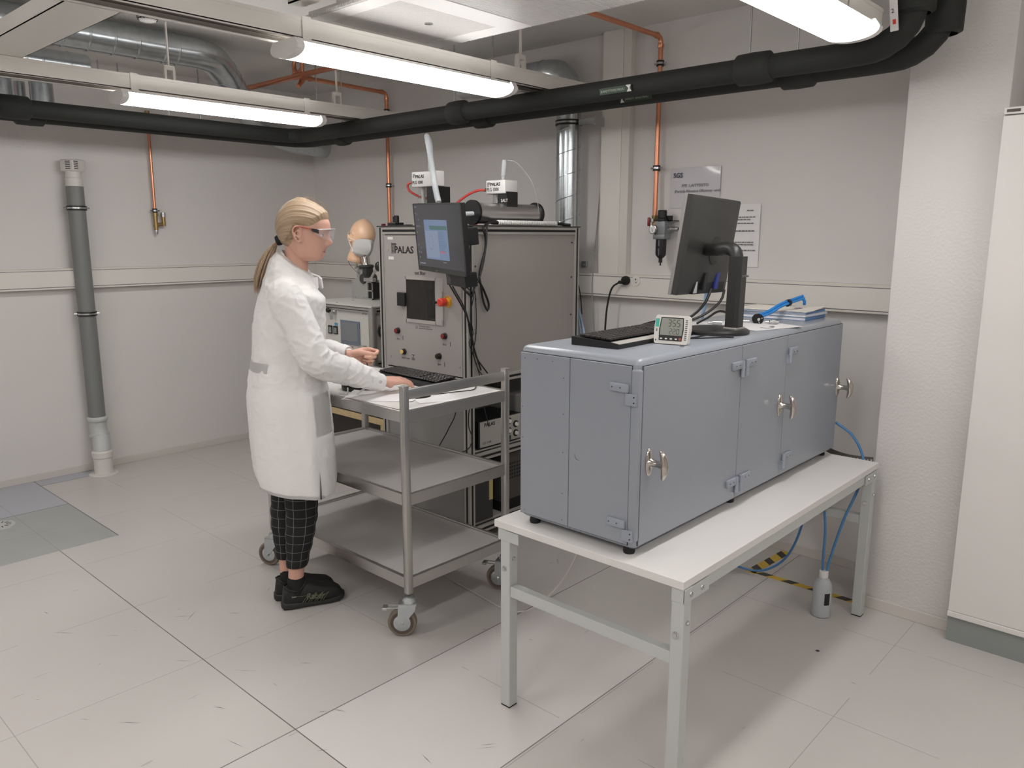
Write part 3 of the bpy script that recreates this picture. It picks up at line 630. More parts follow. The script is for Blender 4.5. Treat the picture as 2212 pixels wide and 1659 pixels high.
# ------------------------------------------------------------ bench
BZ = 0.665
bt = thing('workbench', 'white topped workbench with grey steel legs carrying the grey metal cabinet', 'table', (-1.35, 2.53, 0))
obj('table_top', B().box(-1.70, -0.995, 1.765, 3.31, BZ-0.024, BZ, bev=0.0015), WHITEG, bt)
LW = 0.040
def bleg(x, y, dx):
    g = obj('leg', B().box(x, x+LW, y, y+LW, 0.004, BZ-0.066, bev=0.003), BENCHG, bt)
    sub('foot_plug', B().box(x+.001, x+LW-.001, y+.001, y+LW-.001, 0, 0.004), BLACK, g)
    by = y-0.001
    sub('leg_bolt', B().lathe([(0.010, 0), (0.010, 0.002), (0.0065, 0.003), (0.0065, 0.007)], (x+LW*0.45, y, 0.50), (0, -1, 0), seg=12), ZINC, g, smooth=30)
    sub('leg_bolt', B().lathe([(0.008, 0), (0.008, 0.002), (0.0055, 0.003), (0.005, 0.006)], (x+LW, y+LW/2, 0.535), (1, 0, 0), seg=12), ZINC, g, smooth=30)
    return g
for x, y in ((-1.681, 1.775), (-1.036, 1.775), (-1.036, 3.255), (-1.681, 3.255)): bleg(x, y, 0)
for y in (1.775, 3.255):
    obj('cross_rail', B().box(-1.641, -1.036, y+0.004, y+0.036, 0.405, 0.442, bev=0.002), BENCHG, bt)
for x in (-1.675, -1.034):
    obj('apron_rail', B().box(x, x+0.034, 1.80, 3.28, BZ-0.062, BZ-0.0245, bev=0.001), BENCHG, bt)
for y in (1.775, 3.255):
    k = obj('corner_bracket', B().box(-1.684, -1.033+.039, y-0.001, y+0.041, BZ-0.066, BZ-0.0245, bev=0.001) if 0 else B().box(-1.036, -0.9945, y-0.002, y+0.042, BZ-0.068, BZ-0.026, bev=0.0015).box(-0.998, -0.9935, y-0.002 if y < 2 else y-0.085, y+0.13 if y < 2 else y+0.042, BZ-0.066, BZ-0.028), BENCHG, bt)
    for yy in ((y+0.03, y+0.09) if y < 2 else (y-0.055, y+0.012)):
        sub('bracket_bolt', B().lathe([(0.008, 0), (0.0075, 0.003), (0.004, 0.0035)], (-0.9935, yy, BZ-0.047), (1, 0, 0), seg=12), ZINC, k, smooth=30)
    k = obj('corner_bracket', B().box(-1.69, -1.6405, y-0.002, y+0.042, BZ-0.068, BZ-0.026, bev=0.0015).box(-1.66, -1.60, y-0.0035 if y < 2 else y+.04, y if y < 2 else y+.0435, BZ-0.066, BZ-0.03), BENCHG, bt)
# ------------------------------------------------------------ grey metal cabinet
gx0, gx1, gy0, gy1, gz0, gz1 = -1.635, -1.18, 1.807, 3.315, 0.683, 1.245
gb = thing('metal_cabinet', 'long blue grey metal cabinet with chrome handles standing on the white bench', 'cabinet', ((gx0+gx1)/2, (gy0+gy1)/2, BZ))
obj('cabinet_body', B().box(gx0+0.004, gx1-0.004, gy0+0.004, gy1-0.004, gz0, gz1, bev=0.022, seg=4), BOXG, gb, smooth=50)
for x in (gx0+0.05, gx1-0.02-0.02):
    for y in (gy0+0.03, 2.45, gy1-0.05):
        obj('rubber_foot', B().lathe([(0.0165, 0), (0.018, 0.006), (0.016, gz0-BZ+0.003)], (x, y, BZ), seg=18), BLACKM, gb, smooth=30)
def cdoor(face, a0, a1, z0, z1, name='door'):
    b = B()
    if face == 'x': b.box(gx1-0.006, gx1, a0, a1, z0, z1, bev=0.0015)
    else: b.box(a0, a1, gy0, gy0+0.006, z0, z1, bev=0.0015)
    return obj(name, b, BOXG, gb)
FX = gx1; zt, zb = gz1-0.022, gz0+0.016
# dark seams behind the doors
s_ = B(); s_.box(gx1-0.0045, gx1-0.0035, gy0+0.016, gy1-0.012, zb-0.002, zt+0.002); s_.box(gx0+0.010, gx1-0.028, gy0+0.0035, gy0+0.0045, zb-0.002, zt+0.002)
obj('door_seam', s_, SEAM, gb)
D1 = cdoor('x', gy0+0.018, 2.4095, zb, zt); D2 = cdoor('x', 2.4125, 2.7635, zb, zt); D3 = cdoor('x', 2.7665, gy1-0.014, zb, zt)
P1 = cdoor('y', gx0+0.012, -1.4285, zb, zt, 'side_panel'); P2 = cdoor('y', -1.4265, gx1-0.030, zb, zt, 'side_door')
# corner post and edge mouldings
obj('edge_moulding', B().box(gx1-0.031, gx1+0.0005, gy0-0.0005, gy0+0.0165, gz0+0.03, gz1-0.03, bev=0.006, seg=3), BOXG, gb, smooth=50)
def hinge(par, face, a, z, flip=1):
    # knuckle strap with two plates
    b = B()
    if face == 'x':
        b.box(FX, FX+0.010, a-0.066*flip if flip > 0 else a, a if flip > 0 else a+0.066, z, z+0.026, bev=0.0025)
        b.cyl((FX+0.007, a, z-0.028), (FX+0.007, a, z+0.026), 0.0075, seg=12); b.box(FX-0.001, FX+0.008, min(a-0.002, a+0.002), a+0.012*flip, z-0.030, z-0.001, bev=0.0015)
        h = sub('hinge', b, BOXL, par, smooth=30)
    else:
        b.box(a-0.062, a, gy0-0.010, gy0, z, z+0.024, bev=0.0025); b.box(a-0.010, a+0.026, gy0-0.008, gy0+0.002, z-0.036, z-0.002, bev=0.0015)
        h = sub('hinge', b, BOXL, par, smooth=30)
    return h
for z in (1.148, 0.748):
    hinge(D1, 'x', 2.405, z, 1); hinge(D2, 'x', 2.437, z-0.0, -1)
    hinge(D3, 'x', 2.779, z+0.004, -1)
    hinge(P2, 'y', gx1-0.034, z, 1)
    r = B()
    for yy in (2.355, 2.38, 2.465, 2.49, 2.805, 2.83): r.cyl((FX+0.0095, yy, z+0.013), (FX+0.0105, yy, z+0.013), 0.0022, seg=8)
    for xx, zz in ((gx1-0.088, z+.012), (gx1-0.06, z+.012), (gx1-0.014, z-.01), (gx1-0.014, z-.026)): r.cyl((xx, gy0-0.0085, zz), (xx, gy0-0.0105, zz), 0.002, seg=8)
    obj('hinge_rivets', r, SEAM, gb)
def handle(par, y, z):
    b = B(); x = FX
    # oval escutcheon, neck, and curved grip
    for k in range(1):
        t = bmesh.new(); bmesh.ops.create_uvsphere(t, u_segments=20, v_segments=12, radius=1)
        for v in t.verts: v.co = Vector((x+0.001+max(v.co.x, -0.2)*0.010, y+v.co.y*0.017, z+v.co.z*0.042))
        b.merge(t)
    b.lathe([(0.016, 0), (0.0105, 0.014), (0.010, 0.03), (0.014, 0.046)], (x+0.004, y, z), (1, 0, 0), seg=18)
    rr = lambda u: 0.0045+0.0075*math.sin(PI*u)**0.8
    b.tube([(x+0.042, y-0.004, z+0.042), (x+0.050, y-0.001, z+0.022), (x+0.054, y, z), (x+0.052, y+0.002, z-0.022), (x+0.044, y+0.006, z-0.044)], 0.01, seg=12, rad=rr, step=0.004)
    t = bmesh.new(); bmesh.ops.create_uvsphere(t, u_segments=16, v_segments=10, radius=1)
    for v in t.verts: v.co = Vector((x+0.054+v.co.x*0.008, y+v.co.y*0.013, z+v.co.z*0.02))
    b.merge(t)
    h = sub('handle', b, CHROME, par, smooth=True)
    return h
handle(D1, 1.862, 0.942); handle(D2, 2.725, 0.972); handle(D3, 3.285, 0.962)
for (y, z) in ((1.862, 0.942), (2.725, 0.972), (3.285, 0.962)):
    obj('keyhole', B().cyl((FX+0.0605, y, z-0.002), (FX+0.0635, y, z-0.002), 0.005, seg=14), mat('tarnished nickel', (120, 105, 95), 0.3, metal=1), gb)
b = B()
rz_ = random.Random(2)
for xx, zz in ((gx0+.03, 1.205), (gx0+.08, 1.207), (gx0+.14, 1.206), (-1.45, 1.16), (-1.45, 1.05), (-1.45, 0.93), (-1.45, 0.80), (-1.45, 0.715), (gx0+.03, .71), (gx0+.02, .95), (gx0+.02, 1.05)):
    b.cyl((xx, gy0-0.0005, zz), (xx, gy0+0.001, zz), 0.0016, seg=6)
b.torus((-1.39, gy0-0.0002, 0.932), 0.014, 0.0005, (0, 1, 0), a0=PI*0.7, a1=PI*1.3)
obj('panel_screws', b, SEAM, gb)

# ------------------------------------------------------------ trolley
tr = thing('trolley', 'three tier aluminium trolley with white shelves standing in front of the test machine', 'trolley', (-2.78, 2.15, 0))
tx0, tx1, ty0, ty1 = -3.295, -2.262, 1.858, 2.448
PW = 0.029
posts = {}
for (x, y, zt_) in ((tx1-PW, ty0, 1.019), (tx1-PW, ty1-PW, 1.019), (tx0, ty0, 1.019), (tx0, ty1-PW, 1.019)):
    p = obj('post', B().box(x, x+PW, y, y+PW, 0.178, zt_-0.004, bev=0.0055, seg=2), ALUH, tr, smooth=30); posts[(round(x, 2), round(y, 2))] = p
    sub('post_cap', B().box(x-.0008, x+PW+.0008, y-.0008, y+PW+.0008, zt_-0.007, zt_, bev=0.002), ALU, p)
for x in (tx1-0.023, tx0+0.006):
    obj('push_handle', B().box(x, x+0.018, ty0+PW-0.002, ty1-PW+0.002, 0.965, 1.005, bev=0.003), ALUH, tr, smooth=30)
for nm, zt_, dz in (('top_shelf', 0.922, 0.046), ('middle_shelf', 0.590, 0.046), ('bottom_shelf', 0.246, 0.046)):
    inset = 0.003 if nm == 'top_shelf' else 0.009
    fr = B()
    fr.box(tx0+PW*.5, tx1-PW*.5, ty0+0.003, ty0+0.021, zt_-dz, zt_, bev=0.0015); fr.box(tx0+PW*.5, tx1-PW*.5, ty1-0.021, ty1-0.003, zt_-dz, zt_, bev=0.0015)
    fr.box(tx0+0.003, tx0+0.021, ty0+PW*.5, ty1-PW*.5, zt_-dz, zt_, bev=0.0015); fr.box(tx1-0.021, tx1-0.003, ty0+PW*.5, ty1-PW*.5, zt_-dz, zt_, bev=0.0015)
    sh = obj(nm, B().box(tx0+0.020, tx1-0.020, ty0+0.020, ty1-0.020, zt_-0.03, zt_-inset), WHITEG if nm == 'top_shelf' else mat('grey laminate shelf', (196, 193, 191), 0.3), tr)
    sub('shelf_frame', fr, ALUH, sh)
def caster(x, y, yaw, brake=True):
    M = Matrix.Translation((x, y, 0)) @ Matrix.Rotation(yaw, 4, 'Z')
    off = 0.028; R = 0.058
    ch = obj('caster', B(M).lathe([(0.012, 0.17), (0.024, 0.165), (0.027, 0.155), (0.027, 0.143), (0.022, 0.138)]).prism([(0.012, -0.024, 0.142), (-off-0.012, -0.024, 0.142), (-off-0.018, -0.024, 0.058), (-off-0.004, -0.024, 0.044), (-off+0.016, -0.024, 0.066), (0.026, -0.024, 0.115), (0.028, -0.024, 0.142)], (0, 0.0025, 0)).prism([(0.012, 0.0215, 0.142), (-off-0.012, 0.0215, 0.142), (-off-0.018, 0.0215, 0.058), (-off-0.004, 0.0215, 0.044), (-off+0.016, 0.0215, 0.066), (0.026, 0.0215, 0.115), (0.028, 0.0215, 0.142)], (0, 0.0025, 0)).box(-off-0.012, 0.028, -0.024, 0.024, 0.139, 0.143), STEEL, tr, smooth=30)
    sub('tyre', B(M).lathe([(R-0.012, -0.015), (R-0.003, -0.015), (R, -0.009), (R, 0.009), (R-0.003, 0.015), (R-0.012, 0.015)], (-off, 0, R), (0, 1, 0), seg=36), RUBBERW, ch, smooth=30)
    sub('wheel_rim', B(M).lathe([(0.030, -0.0155), (R-0.0115, -0.0165), (R-0.0115, 0.0165), (0.030, 0.0155)], (-off, 0, R), (0, 1, 0), seg=36, cap=False).lathe([(0.0, -0.010), (R-0.010, -0.010), (R-0.010, 0.010), (0.0, 0.010)], (-off, 0, R), (0, 1, 0), seg=36), RUBBERD, ch, smooth=30)
    sub('hub_disc', B(M).lathe([(0.0, -0.019), (0.016, -0.0185), (0.034, -0.016), (0.038, -0.0135), (0.038, 0.0135), (0.034, 0.016), (0.0, 0.019)], (-off, 0, R), (0, 1, 0), seg=32), STEEL, ch, smooth=30)
    sub('axle_bolt', B(M).cyl((-off, -0.029, R), (-off, 0.029, R), 0.0085, seg=6).cyl((-off, -0.031, R), (-off, 0.031, R), 0.0045, seg=12), ZINC, ch)
    if brake:
        sub('brake_lever', B(M).box(-off-0.066, -off-0.005, -0.016, -0.011, 0.120, 0.124, bev=.001).box(-off-0.066, -off-0.005, 0.011, 0.016, 0.120, 0.124, bev=.001).box(-off-0.078, -off-0.058, -0.018, 0.018, 0.112, 0.124, bev=0.003), ZINC, ch)
caster(tx1-PW/2, ty0+PW/2, math.radians(43)); caster(tx0+PW/2, ty0+PW/2, math.radians(25), False)
caster(tx1-PW/2, ty1-PW/2, math.radians(25)); caster(tx0+PW/2, ty1-PW/2, math.radians(120), False)

# ------------------------------------------------------------ test machine
mx0, mx1, my0, my1 = -3.44, -2.75, 2.676, 3.55
zt0, zb0 = 1.622, 0.83
tm = thing('test_machine', 'tall filter test machine in an aluminium frame with PALAS front panel and window', 'machine', ((mx0+mx1)/2, (my0+my1)/2, 0))
fr = B(); sl = B()
W = 0.040
def prof(x0, x1, y0, y1, z0, z1):
    fr.box(x0, x1, y0, y1, z0, z1, bev=0.002)
    # T-slots as dark strips on every long side
    d = max((x1-x0, 0), (y1-y0, 1), (z1-z0, 2))[1]; e = 0.0006; g = 0.006
    cx_, cy_, cz_ = (x0+x1)/2, (y0+y1)/2, (z0+z1)/2
    if d == 2:
        sl.box(cx_-g, cx_+g, y0-e, y1+e, z0, z1); sl.box(x0-e, x1+e, cy_-g, cy_+g, z0, z1)
    elif d == 0:
        sl.box(x0, x1, y0-e, y1+e, cz_-g, cz_+g); sl.box(x0, x1, cy_-g, cy_+g, z0-e, z1+e)
    else:
        sl.box(x0-e, x1+e, y0, y1, cz_-g, cz_+g); sl.box(cx_-g, cx_+g, y0, y1, z0-e, z1+e)
for x in (mx0, mx1-W):
    for y in (my0, my1-W): prof(x, x+W, y, y+W, 0.05, zt0-0.003)
prof(mx0+W, mx0+W+0.001, my0, my0+0.001, 0, 0) if 0 else None
for z0_, z1_ in ((zt0-W, zt0), (0.835, 0.875), (0.44, 0.48), (0.05, 0.09)):
    for y in (my0, my1-W): 
        if y == my0 and z0_ < 0.8: pass
        prof(mx0+W, mx1-W, y, y+W, z0_, z1_)
    for x in (mx0, mx1-W): prof(x, x+W, my0+W, my1-W, z0_, z1_)
obj('frame', fr, ALUF, tm); obj('frame_slots', sl, SLOT, tm)
b = B()
for x in (mx0+W/2, mx1-W/2):
    for y in (my0+W/2, my1-W/2): b.lathe([(0.028, 0), (0.028, 0.012), (0.010, 0.02), (0.010, 0.051)], (x, y, 0))
obj('levelling_feet', b, BLACK, tm, smooth=30)
obj('top_plate', B().box(mx0-0.004, mx1+0.004, my0-0.004, my1+0.004, zt0, zt0+0.006), mat('dark top plate', (60, 58, 57), 0.4), tm)
# front panel with a window opening
wx0, wx1, wz0, wz1 = -3.214, -2.978, 1.145, 1.356
fpx0, fpx1, fpz0, fpz1 = mx0+W+0.014, mx1-W-0.004, 0.882, zt0-W-0.004
b = B(); yf0, yf1 = my0-0.001, my0+0.004
b.box(fpx0, wx0, yf0, yf1, fpz0, fpz1); b.box(wx1, fpx1, yf0, yf1, fpz0, fpz1); b.box(wx0, wx1, yf0, yf1, fpz0, wz0); b.box(wx0, wx1, yf0, yf1, wz1, fpz1)
obj('front_panel', b, PANEL, tm)
obj('inner_frame', B().box(mx0+W, fpx0, my0+0.004, my0+0.02, 0.875, zt0-W).box(fpx1, mx1-W, my0+.004, my0+0.02, 0.875, zt0-W), ALUF, tm)
b = B(); b.box(wx0-0.01, wx1+0.01, my0+0.10, my0+0.103, wz0-.01, wz1+.01); b.box(wx0-0.01, wx0-0.007, my0, my0+0.1, wz0-.01, wz1+.01); b.box(wx1+.007, wx1+.01, my0, my0+0.1, wz0-.01, wz1+.01); b.box(wx0-.01, wx1+.01, my0, my0+0.1, wz1+.007, wz1+.01); b.box(wx0-.01, wx1+.01, my0, my0+0.1, wz0-.01, wz0-.007)
obj('test_chamber', b, mat('chamber grey', (150, 146, 142), 0.5), tm)
obj('filter_holder', B().lathe([(0.03, 0), (0.03, 0.075), (0.034, 0.08), (0.034, 0.09)], (-3.02, my0+0.055, 1.24)).cyl((-3.02, my0+.055, 1.2), (-3.02, my0+.055, 1.24), 0.012, seg=12), ALUH, tm, smooth=30)
obj('holder_arm', B().box(-3.085, -3.055, my0+0.03, my0+0.08, 1.155, 1.30), BLACK, tm)
# hinged window door
wd = obj('window_door', B().box(-3.222, wx0+0.004, my0-0.006, my0-0.001, 1.13, 1.368).box(wx1-0.004, -2.926, my0-0.006, my0-0.001, 1.13, 1.368).box(wx0, wx1, my0-0.006, my0-0.001, 1.13, wz0+.003).box(wx0, wx1, my0-0.006, my0-0.001, wz1-.003, 1.368), mat('clear acrylic rim', (172, 166, 162), 0.2), tm)
sub('window_pane', B().box(wx0+0.003, wx1-0.003, my0-0.004, my0-0.0025, wz0+0.002, wz1-0.002), mat('smoked acrylic', (150, 146, 142), 0.05, trans=0.9, ior=1.1), wd)
sub('door_grip', B().box(-3.268, -3.205, my0-0.022, my0-0.006, 1.212, 1.284, bev=0.004), BLACK, wd)
sub('door_hinges', B().cyl((-2.928, my0-0.008, 1.128), (-2.928, my0-0.008, 1.158), 0.005, seg=10).cyl((-2.928, my0-0.008, 1.275), (-2.928, my0-0.008, 1.30), 0.004, seg=10), ZINC, wd)
# buttons
def button(x, z, m, name, r=0.0145):
    o = obj(name, B().lathe([(r+0.002, 0), (r+0.002, 0.004), (r, 0.006), (r, 0.017), (r-0.002, 0.018)], (x, my0-0.001, z), (0, -1, 0), seg=20), BLACK, tm, smooth=30)
    sub('button_cap', B().lathe([(r-0.0025, 0), (r-0.0025, 0.0215), (r-0.004, 0.0225)], (x, my0-0.001, z), (0, -1, 0), seg=20), m, o, smooth=30)
button(-3.285, 1.077, DRED, 'close_button'); button(-2.917, 1.079, DRED, 'close_button'); button(-3.239, 0.968, YELBTN, 'unlock_button'); button(-2.961, 0.972, BLACK, 'open_button')
e = obj('emergency_stop', B().cyl((-2.893, my0-0.001, 1.253), (-2.893, my0-0.004, 1.253), 0.03, seg=28), YELLOW, tm, smooth=30)
sub('stop_collar', B().lathe([(0.017, 0.004), (0.017, 0.018), (0.02, 0.02)], (-2.893, my0, 1.253), (0, -1, 0)), YELLOW, e, smooth=30)
sub('stop_knob', B().lathe([(0.012, 0.015), (0.020, 0.022), (0.0215, 0.045), (0.0205, 0.056), (0.015, 0.061)], (-2.893, my0, 1.253), (0, -1, 0)), RED, e, smooth=30)
sub('stop_marks', B().torus((-2.893, my0-0.0045, 1.253), 0.025, 0.001, (0, 1, 0), a0=0.3, a1=1.7).torus((-2.893, my0-0.0045, 1.253), 0.025, 0.001, (0, 1, 0), a0=2.4, a1=3.8).torus((-2.893, my0-0.0045, 1.253), 0.025, 0.001, (0, 1, 0), a0=4.5, a1=5.9), BLACK, e)
obj('window_knob', B().lathe([(0.006, 0), (0.006, 0.012), (0.010, 0.014), (0.010, 0.022)], (-2.972, my0-0.006, 1.246), (0, -1, 0)), BLACK, tm, smooth=30)
tf = my0-0.0012; ex, ez = Vector((1, 0, 0)), Vector((0, 0, 1))
text('PALAS', 0.050, PRINT, tm, (-3.303, tf, 1.487), ex, ez, bold=0.0012, sx=1.12)
b = B()
for k in range(9):
    wL = 0.042 if k < 3 else 0.021; x = -3.327 if k < 3 else -3.326
    z = 1.5345-k*0.0062-0.0 
    for q in range(6 if k < 3 else 3): b.box(x+q*0.007, x+q*0.007+0.0055, tf-0.0006, tf, z, z+0.0035)
obj('logo_mark', b, PRINT, tm)
text('test filter', 0.0285, PRINT, tm, (-3.143, tf, 1.379), ex, ez, sx=0.82)
for (x, z, s_t, bar_) in ((-3.300, 1.028, 'close', 0.032), (-2.935, 1.031, 'close', 0.034), (-3.262, 0.930, 'unlock open', 0), (-2.978, 0.925, 'open', 0.03)):
    text(s_t, 0.0155, PRINTG, tm, (x, tf, z), ex, ez, sx=0.85)
b = B(); b.box(-3.250, -3.247, tf-.0006, tf, 1.030, 1.052); b.box(-2.880, -2.877, tf-.0006, tf, 1.030, 1.052); b.box(-2.925, -2.922, tf-.0006, tf, 0.922, 0.944)
b.box(-3.180, -3.155, tf-.0006, tf, 0.955, 0.958); b.box(-3.180, -3.155, tf-.0006, tf, 0.938, 0.941); b.box(-3.180, -3.155, tf-.0006, tf, 0.930, 0.933); b.box(-3.169, -3.166, tf-.0006, tf, 0.940, 0.956)
obj('door_symbols', b, PRINT, tm)
text('Test rig may only be\noperated by one person!', 0.0105, PRINTG, tm, (-3.118, tf, 1.112), ex, ez)
obj('info_symbol', B().torus((-3.135, tf, 1.107), 0.0085, 0.0008, (0, 1, 0), seg=20).box(-3.1365, -3.1335, tf-.0005, tf, 1.101, 1.110), PRINTG, tm)
obj('panel_sticker', B().box(-3.352, -3.308, tf-.0004, tf, 1.452, 1.468).box(-3.356, -3.312, tf-.0004, tf, 1.556, 1.570), LABEL, tm)
b = B()
for x, z in ((-3.352, 0.93), (-2.735-0.075, 0.93), (-3.352, 1.50), (-2.81, 1.5)): b.lathe([(0.0045, 0), (0.004, 0.003)], (x, tf, z), (0, -1, 0), seg=10)
obj('panel_screws', b, ZINC, tm)
# side panels, rear and lower panels
obj('side_panel', B().box(mx1-0.016, mx1-0.008, my0+W, my1-W, 0.875, zt0-W), PANELD, tm)
obj('side_panel', B().box(mx0+0.008, mx0+0.016, my0+W, my1-W, 0.875, zt0-W), PANELD, tm)
obj('rear_panel', B().box(mx0+W, mx1-W, my1-0.016, my1-0.008, 0.875, zt0-W), PANELD, tm)
obj('lower_front_panel', B().box(mx0+W, mx1-W, my0+0.010, my0+0.016, 0.09, 0.835), mat('lower panel grey', (142, 140, 138), 0.5), tm)
obj('shelf_board', B().box(mx0+W, mx1-W, my0+W, my1-W, 0.472, 0.484).box(mx0+W, mx1-W, my0+W, my1-W, 0.085, 0.097), mat('light shelf board', (190, 187, 184), 0.4), tm)
obj('floor_board', B().box(mx0+W, mx1-W, my0+W, my1-W, 0.868, 0.877), PANELD, tm)
b = B()
for y, z in ((2.735, 1.54), (2.735, 1.43), (2.735, 1.27), (2.735, 1.1), (2.735, .95), (3.49, 1.54), (3.49, 1.35), (3.49, 1.14), (3.49, .95)): b.lathe([(0.005, 0), (0.004, 0.003)], (mx1-0.008, y, z), (1, 0, 0), seg=10)
obj('side_screws', b, SEAM, tm)

# aerosol generators on top
ZT = zt0+0.006
def generator(ox, oy, label, w_=0.17, salt=False):
    t = thing('aerosol_generator', label, 'aerosol generator', (ox, oy, ZT), group=None)
    h0, h1 = (0.205, 0.285) if not salt else (0.16, 0.228)
    # head block in front, black body behind
    obj('head_block', B().box(ox, ox+w_, oy, oy+0.06 if not salt else oy+0.10, ZT+h0, ZT+h1, bev=0.006, seg=3), WHITE, t, smooth=30)
    obj('body_block', B().box(ox+w_*0.55, ox+w_+0.004, oy+0.01, oy+0.095, ZT, ZT+h0+(0.0 if not salt else 0.01), bev=0.002), BLACK, t)
    obj('glass_jar', B().lathe([(0.030, 0), (0.032, 0.01), (0.032, h0-0.06), (0.026, h0-0.04), (0.026, h0)], (ox+0.045, oy+0.045, ZT), seg=24), mat('jar glass', (225, 228, 226), 0.05, trans=0.9, ior=1.15), t, smooth=30)
    obj('dip_tube', B().cyl((ox+0.045, oy+0.045, ZT+0.01), (ox+0.045, oy+0.045, ZT+h0), 0.009, seg=12), WHITE, t, smooth=True)
    text('PALAS', 0.024, PRINT, t, (ox+0.033, oy-0.0008, ZT+h0+(h1-h0)*0.58), ex, ez, bold=0.0005, sx=1.05)
    text('PLG 1000', 0.025, PRINT, t, (ox+0.008, oy-0.0008, ZT+h0+(h1-h0)*0.2), ex, ez, sx=0.85)
    b = B()
    for k in range(4): b.box(ox+0.012+0.0*k, ox+0.032-(0.009 if k > 1 else 0), oy-0.001, oy-0.0002, ZT+h1-0.014-k*0.006, ZT+h1-0.010-k*0.006)
    obj('logo_mark', b, PRINTG, t)
    obj('inlet_coupling', B().cyl((ox, oy+0.03, ZT+(h0+h1)/2-0.01), (ox-0.02, oy+0.03, ZT+(h0+h1)/2-0.01), 0.014, seg=6).cyl((ox-0.02, oy+0.03, ZT+(h0+h1)/2-0.01), (ox-0.03, oy+0.03, ZT+(h0+h1)/2-0.01), 0.009, seg=12), BRASS, t, smooth=30)
    return t
g1 = generator(-3.37, 2.86, 'white topped PLG 1000 aerosol generator with the tall bent clear tube, left one', 0.20)
g2 = generator(-2.935, 2.99, 'white topped PLG 1000 aerosol generator marked SALT, right one', 0.135, True)
text('SALT', 0.022, LABEL, g2, (-2.835, 2.9985, ZT+0.118), ex, ez)
tag(obj('clear_tube', B().tube([(-3.245, 2.89, ZT+0.29), (-3.245, 2.89, ZT+0.36), (-3.25, 2.888, ZT+0.43), (-3.238, 2.86, ZT+0.462), (-3.205, 2.84, ZT+0.42), (-3.165, 2.825, ZT+0.31), (-3.125, 2.815, ZT+0.18), (-3.10, 2.81, ZT+0.12)], 0.0155, seg=16), CLEAR, smooth=True), 'thick clear plastic tube bent over the left aerosol generator', 'tube')
tag(obj('outlet_tube', B().lathe([(0.008, 0), (0.008, 0.02), (0.012, 0.022), (0.012, 0.09), (0.010, 0.10)], (-2.84, 3.02, ZT+0.228), (0.1, 0, 1)), CLEAR, smooth=30), 'short clear ribbed tube standing on the right aerosol generator', 'tube')
tag(obj('thin_tube', B().tube([(-2.81, 3.02, ZT+0.325), (-2.77, 3.05, ZT+0.31), (-2.74, 3.13, ZT+0.22), (-2.76, 3.2, ZT+0.12), (-2.79, 3.24, ZT+0.06)], 0.0016, seg=6), CLEAR, smooth=True), 'thin clear tube arching from the right generator to the drum', 'tube')
tag(obj('red_hose', B().tube([(-3.40, 2.89, ZT+0.235), (-3.43, 2.885, ZT+0.225), (-3.425, 2.89, ZT+0.19), (-3.37, 2.93, ZT+0.155), (-3.26, 2.98, ZT+0.12), (-3.12, 3.0, ZT+0.10), (-3.0, 2.98, ZT+0.112), (-2.96, 2.95, ZT+0.10), (-2.945, 2.93, ZT+0.0)], 0.0065, seg=10), REDH, smooth=True), 'red air hose from the left aerosol generator', 'hose', 'red air hoses')
tag(obj('red_hose', B().tube([(-2.965, 3.02, ZT+0.182), (-3.0, 3.0, ZT+0.182), (-3.06, 2.97, ZT+0.155), (-3.13, 2.94, ZT+0.10), (-3.2, 2.92, ZT+0.03), (-3.25, 2.92, ZT+0.008)], 0.0065, seg=10), REDH, smooth=True), 'red air hose running into the SALT marked generator', 'hose', 'red air hoses')
# drum on the side edge
t = thing('metal_drum', 'horizontal steel drum with black end discs lying on the test machine', 'drum', (-2.81, 3.0, ZT))
dz = ZT+0.062; dx = -2.835
obj('drum_body', B().cyl((dx, 2.80, dz-.002), (dx, 3.26, dz-.002), 0.052, seg=40), mat('drum steel', (188, 186, 186), 0.28, metal=0.9), t, smooth=True)
for y in (2.786, 3.258): obj('end_disc', B().cyl((dx, y, dz), (dx, y+0.016, dz), 0.061, seg=40), BLACK, t, smooth=30)
obj('drum_outlet', B().cyl((dx+0.01, 2.786, dz-0.006), (dx+0.005, 2.715, dz-0.010), 0.0115, seg=14), CLEAR, t, smooth=True)
# spiral cable wrap
t = thing('spiral_cable_wrap', 'white spiral wrapped cable bundle along the top edge of the test machine', 'cable wrap', (-2.762, 3.1, ZT))
cx_, cz_ = -2.764, ZT+0.013
b = B(); n = 34
for k in range(n):
    y = 2.90+k*(0.46/n); b.lathe([(0.0115, 0), (0.013, 0.002), (0.013, 0.0085), (0.0115, 0.0105)], (cx_, y, cz_), (0, 1, 0), seg=16)
obj('spiral_band', b, WHITE, t, smooth=30)
obj('wrapped_cable', B().tube([(cx_, 2.86, cz_+.002), (cx_, 2.90, cz_), (cx_, 3.36, cz_), (cx_, 3.42, cz_-0.004), (cx_-0.02, 3.5, cz_-.006)], 0.009, seg=10), BLACK, t, smooth=True)
t = thing('rotary_switch', 'small black switch knob on the far left top of the test machine', 'switch', (-3.36, 3.2, ZT))
obj('switch_base', B().box(-3.56, -3.47, 3.09, 3.14, ZT, ZT+0.02, bev=0.003) if 0 else B().box(-3.43, -3.37, 2.74, 2.80, ZT, ZT+0.018, bev=0.003), BLACK, t)
obj('switch_knob', B().lathe([(0.018, 0.018), (0.018, 0.05), (0.015, 0.055)], (-3.40, 2.77, ZT)), BLACK, t, smooth=30)
tag(obj('black_plate', B().box(-3.33, -3.25, 2.72, 2.76, ZT, ZT+0.006), BLACK), 'small flat black strip on the top front edge of the test machine', 'plate')

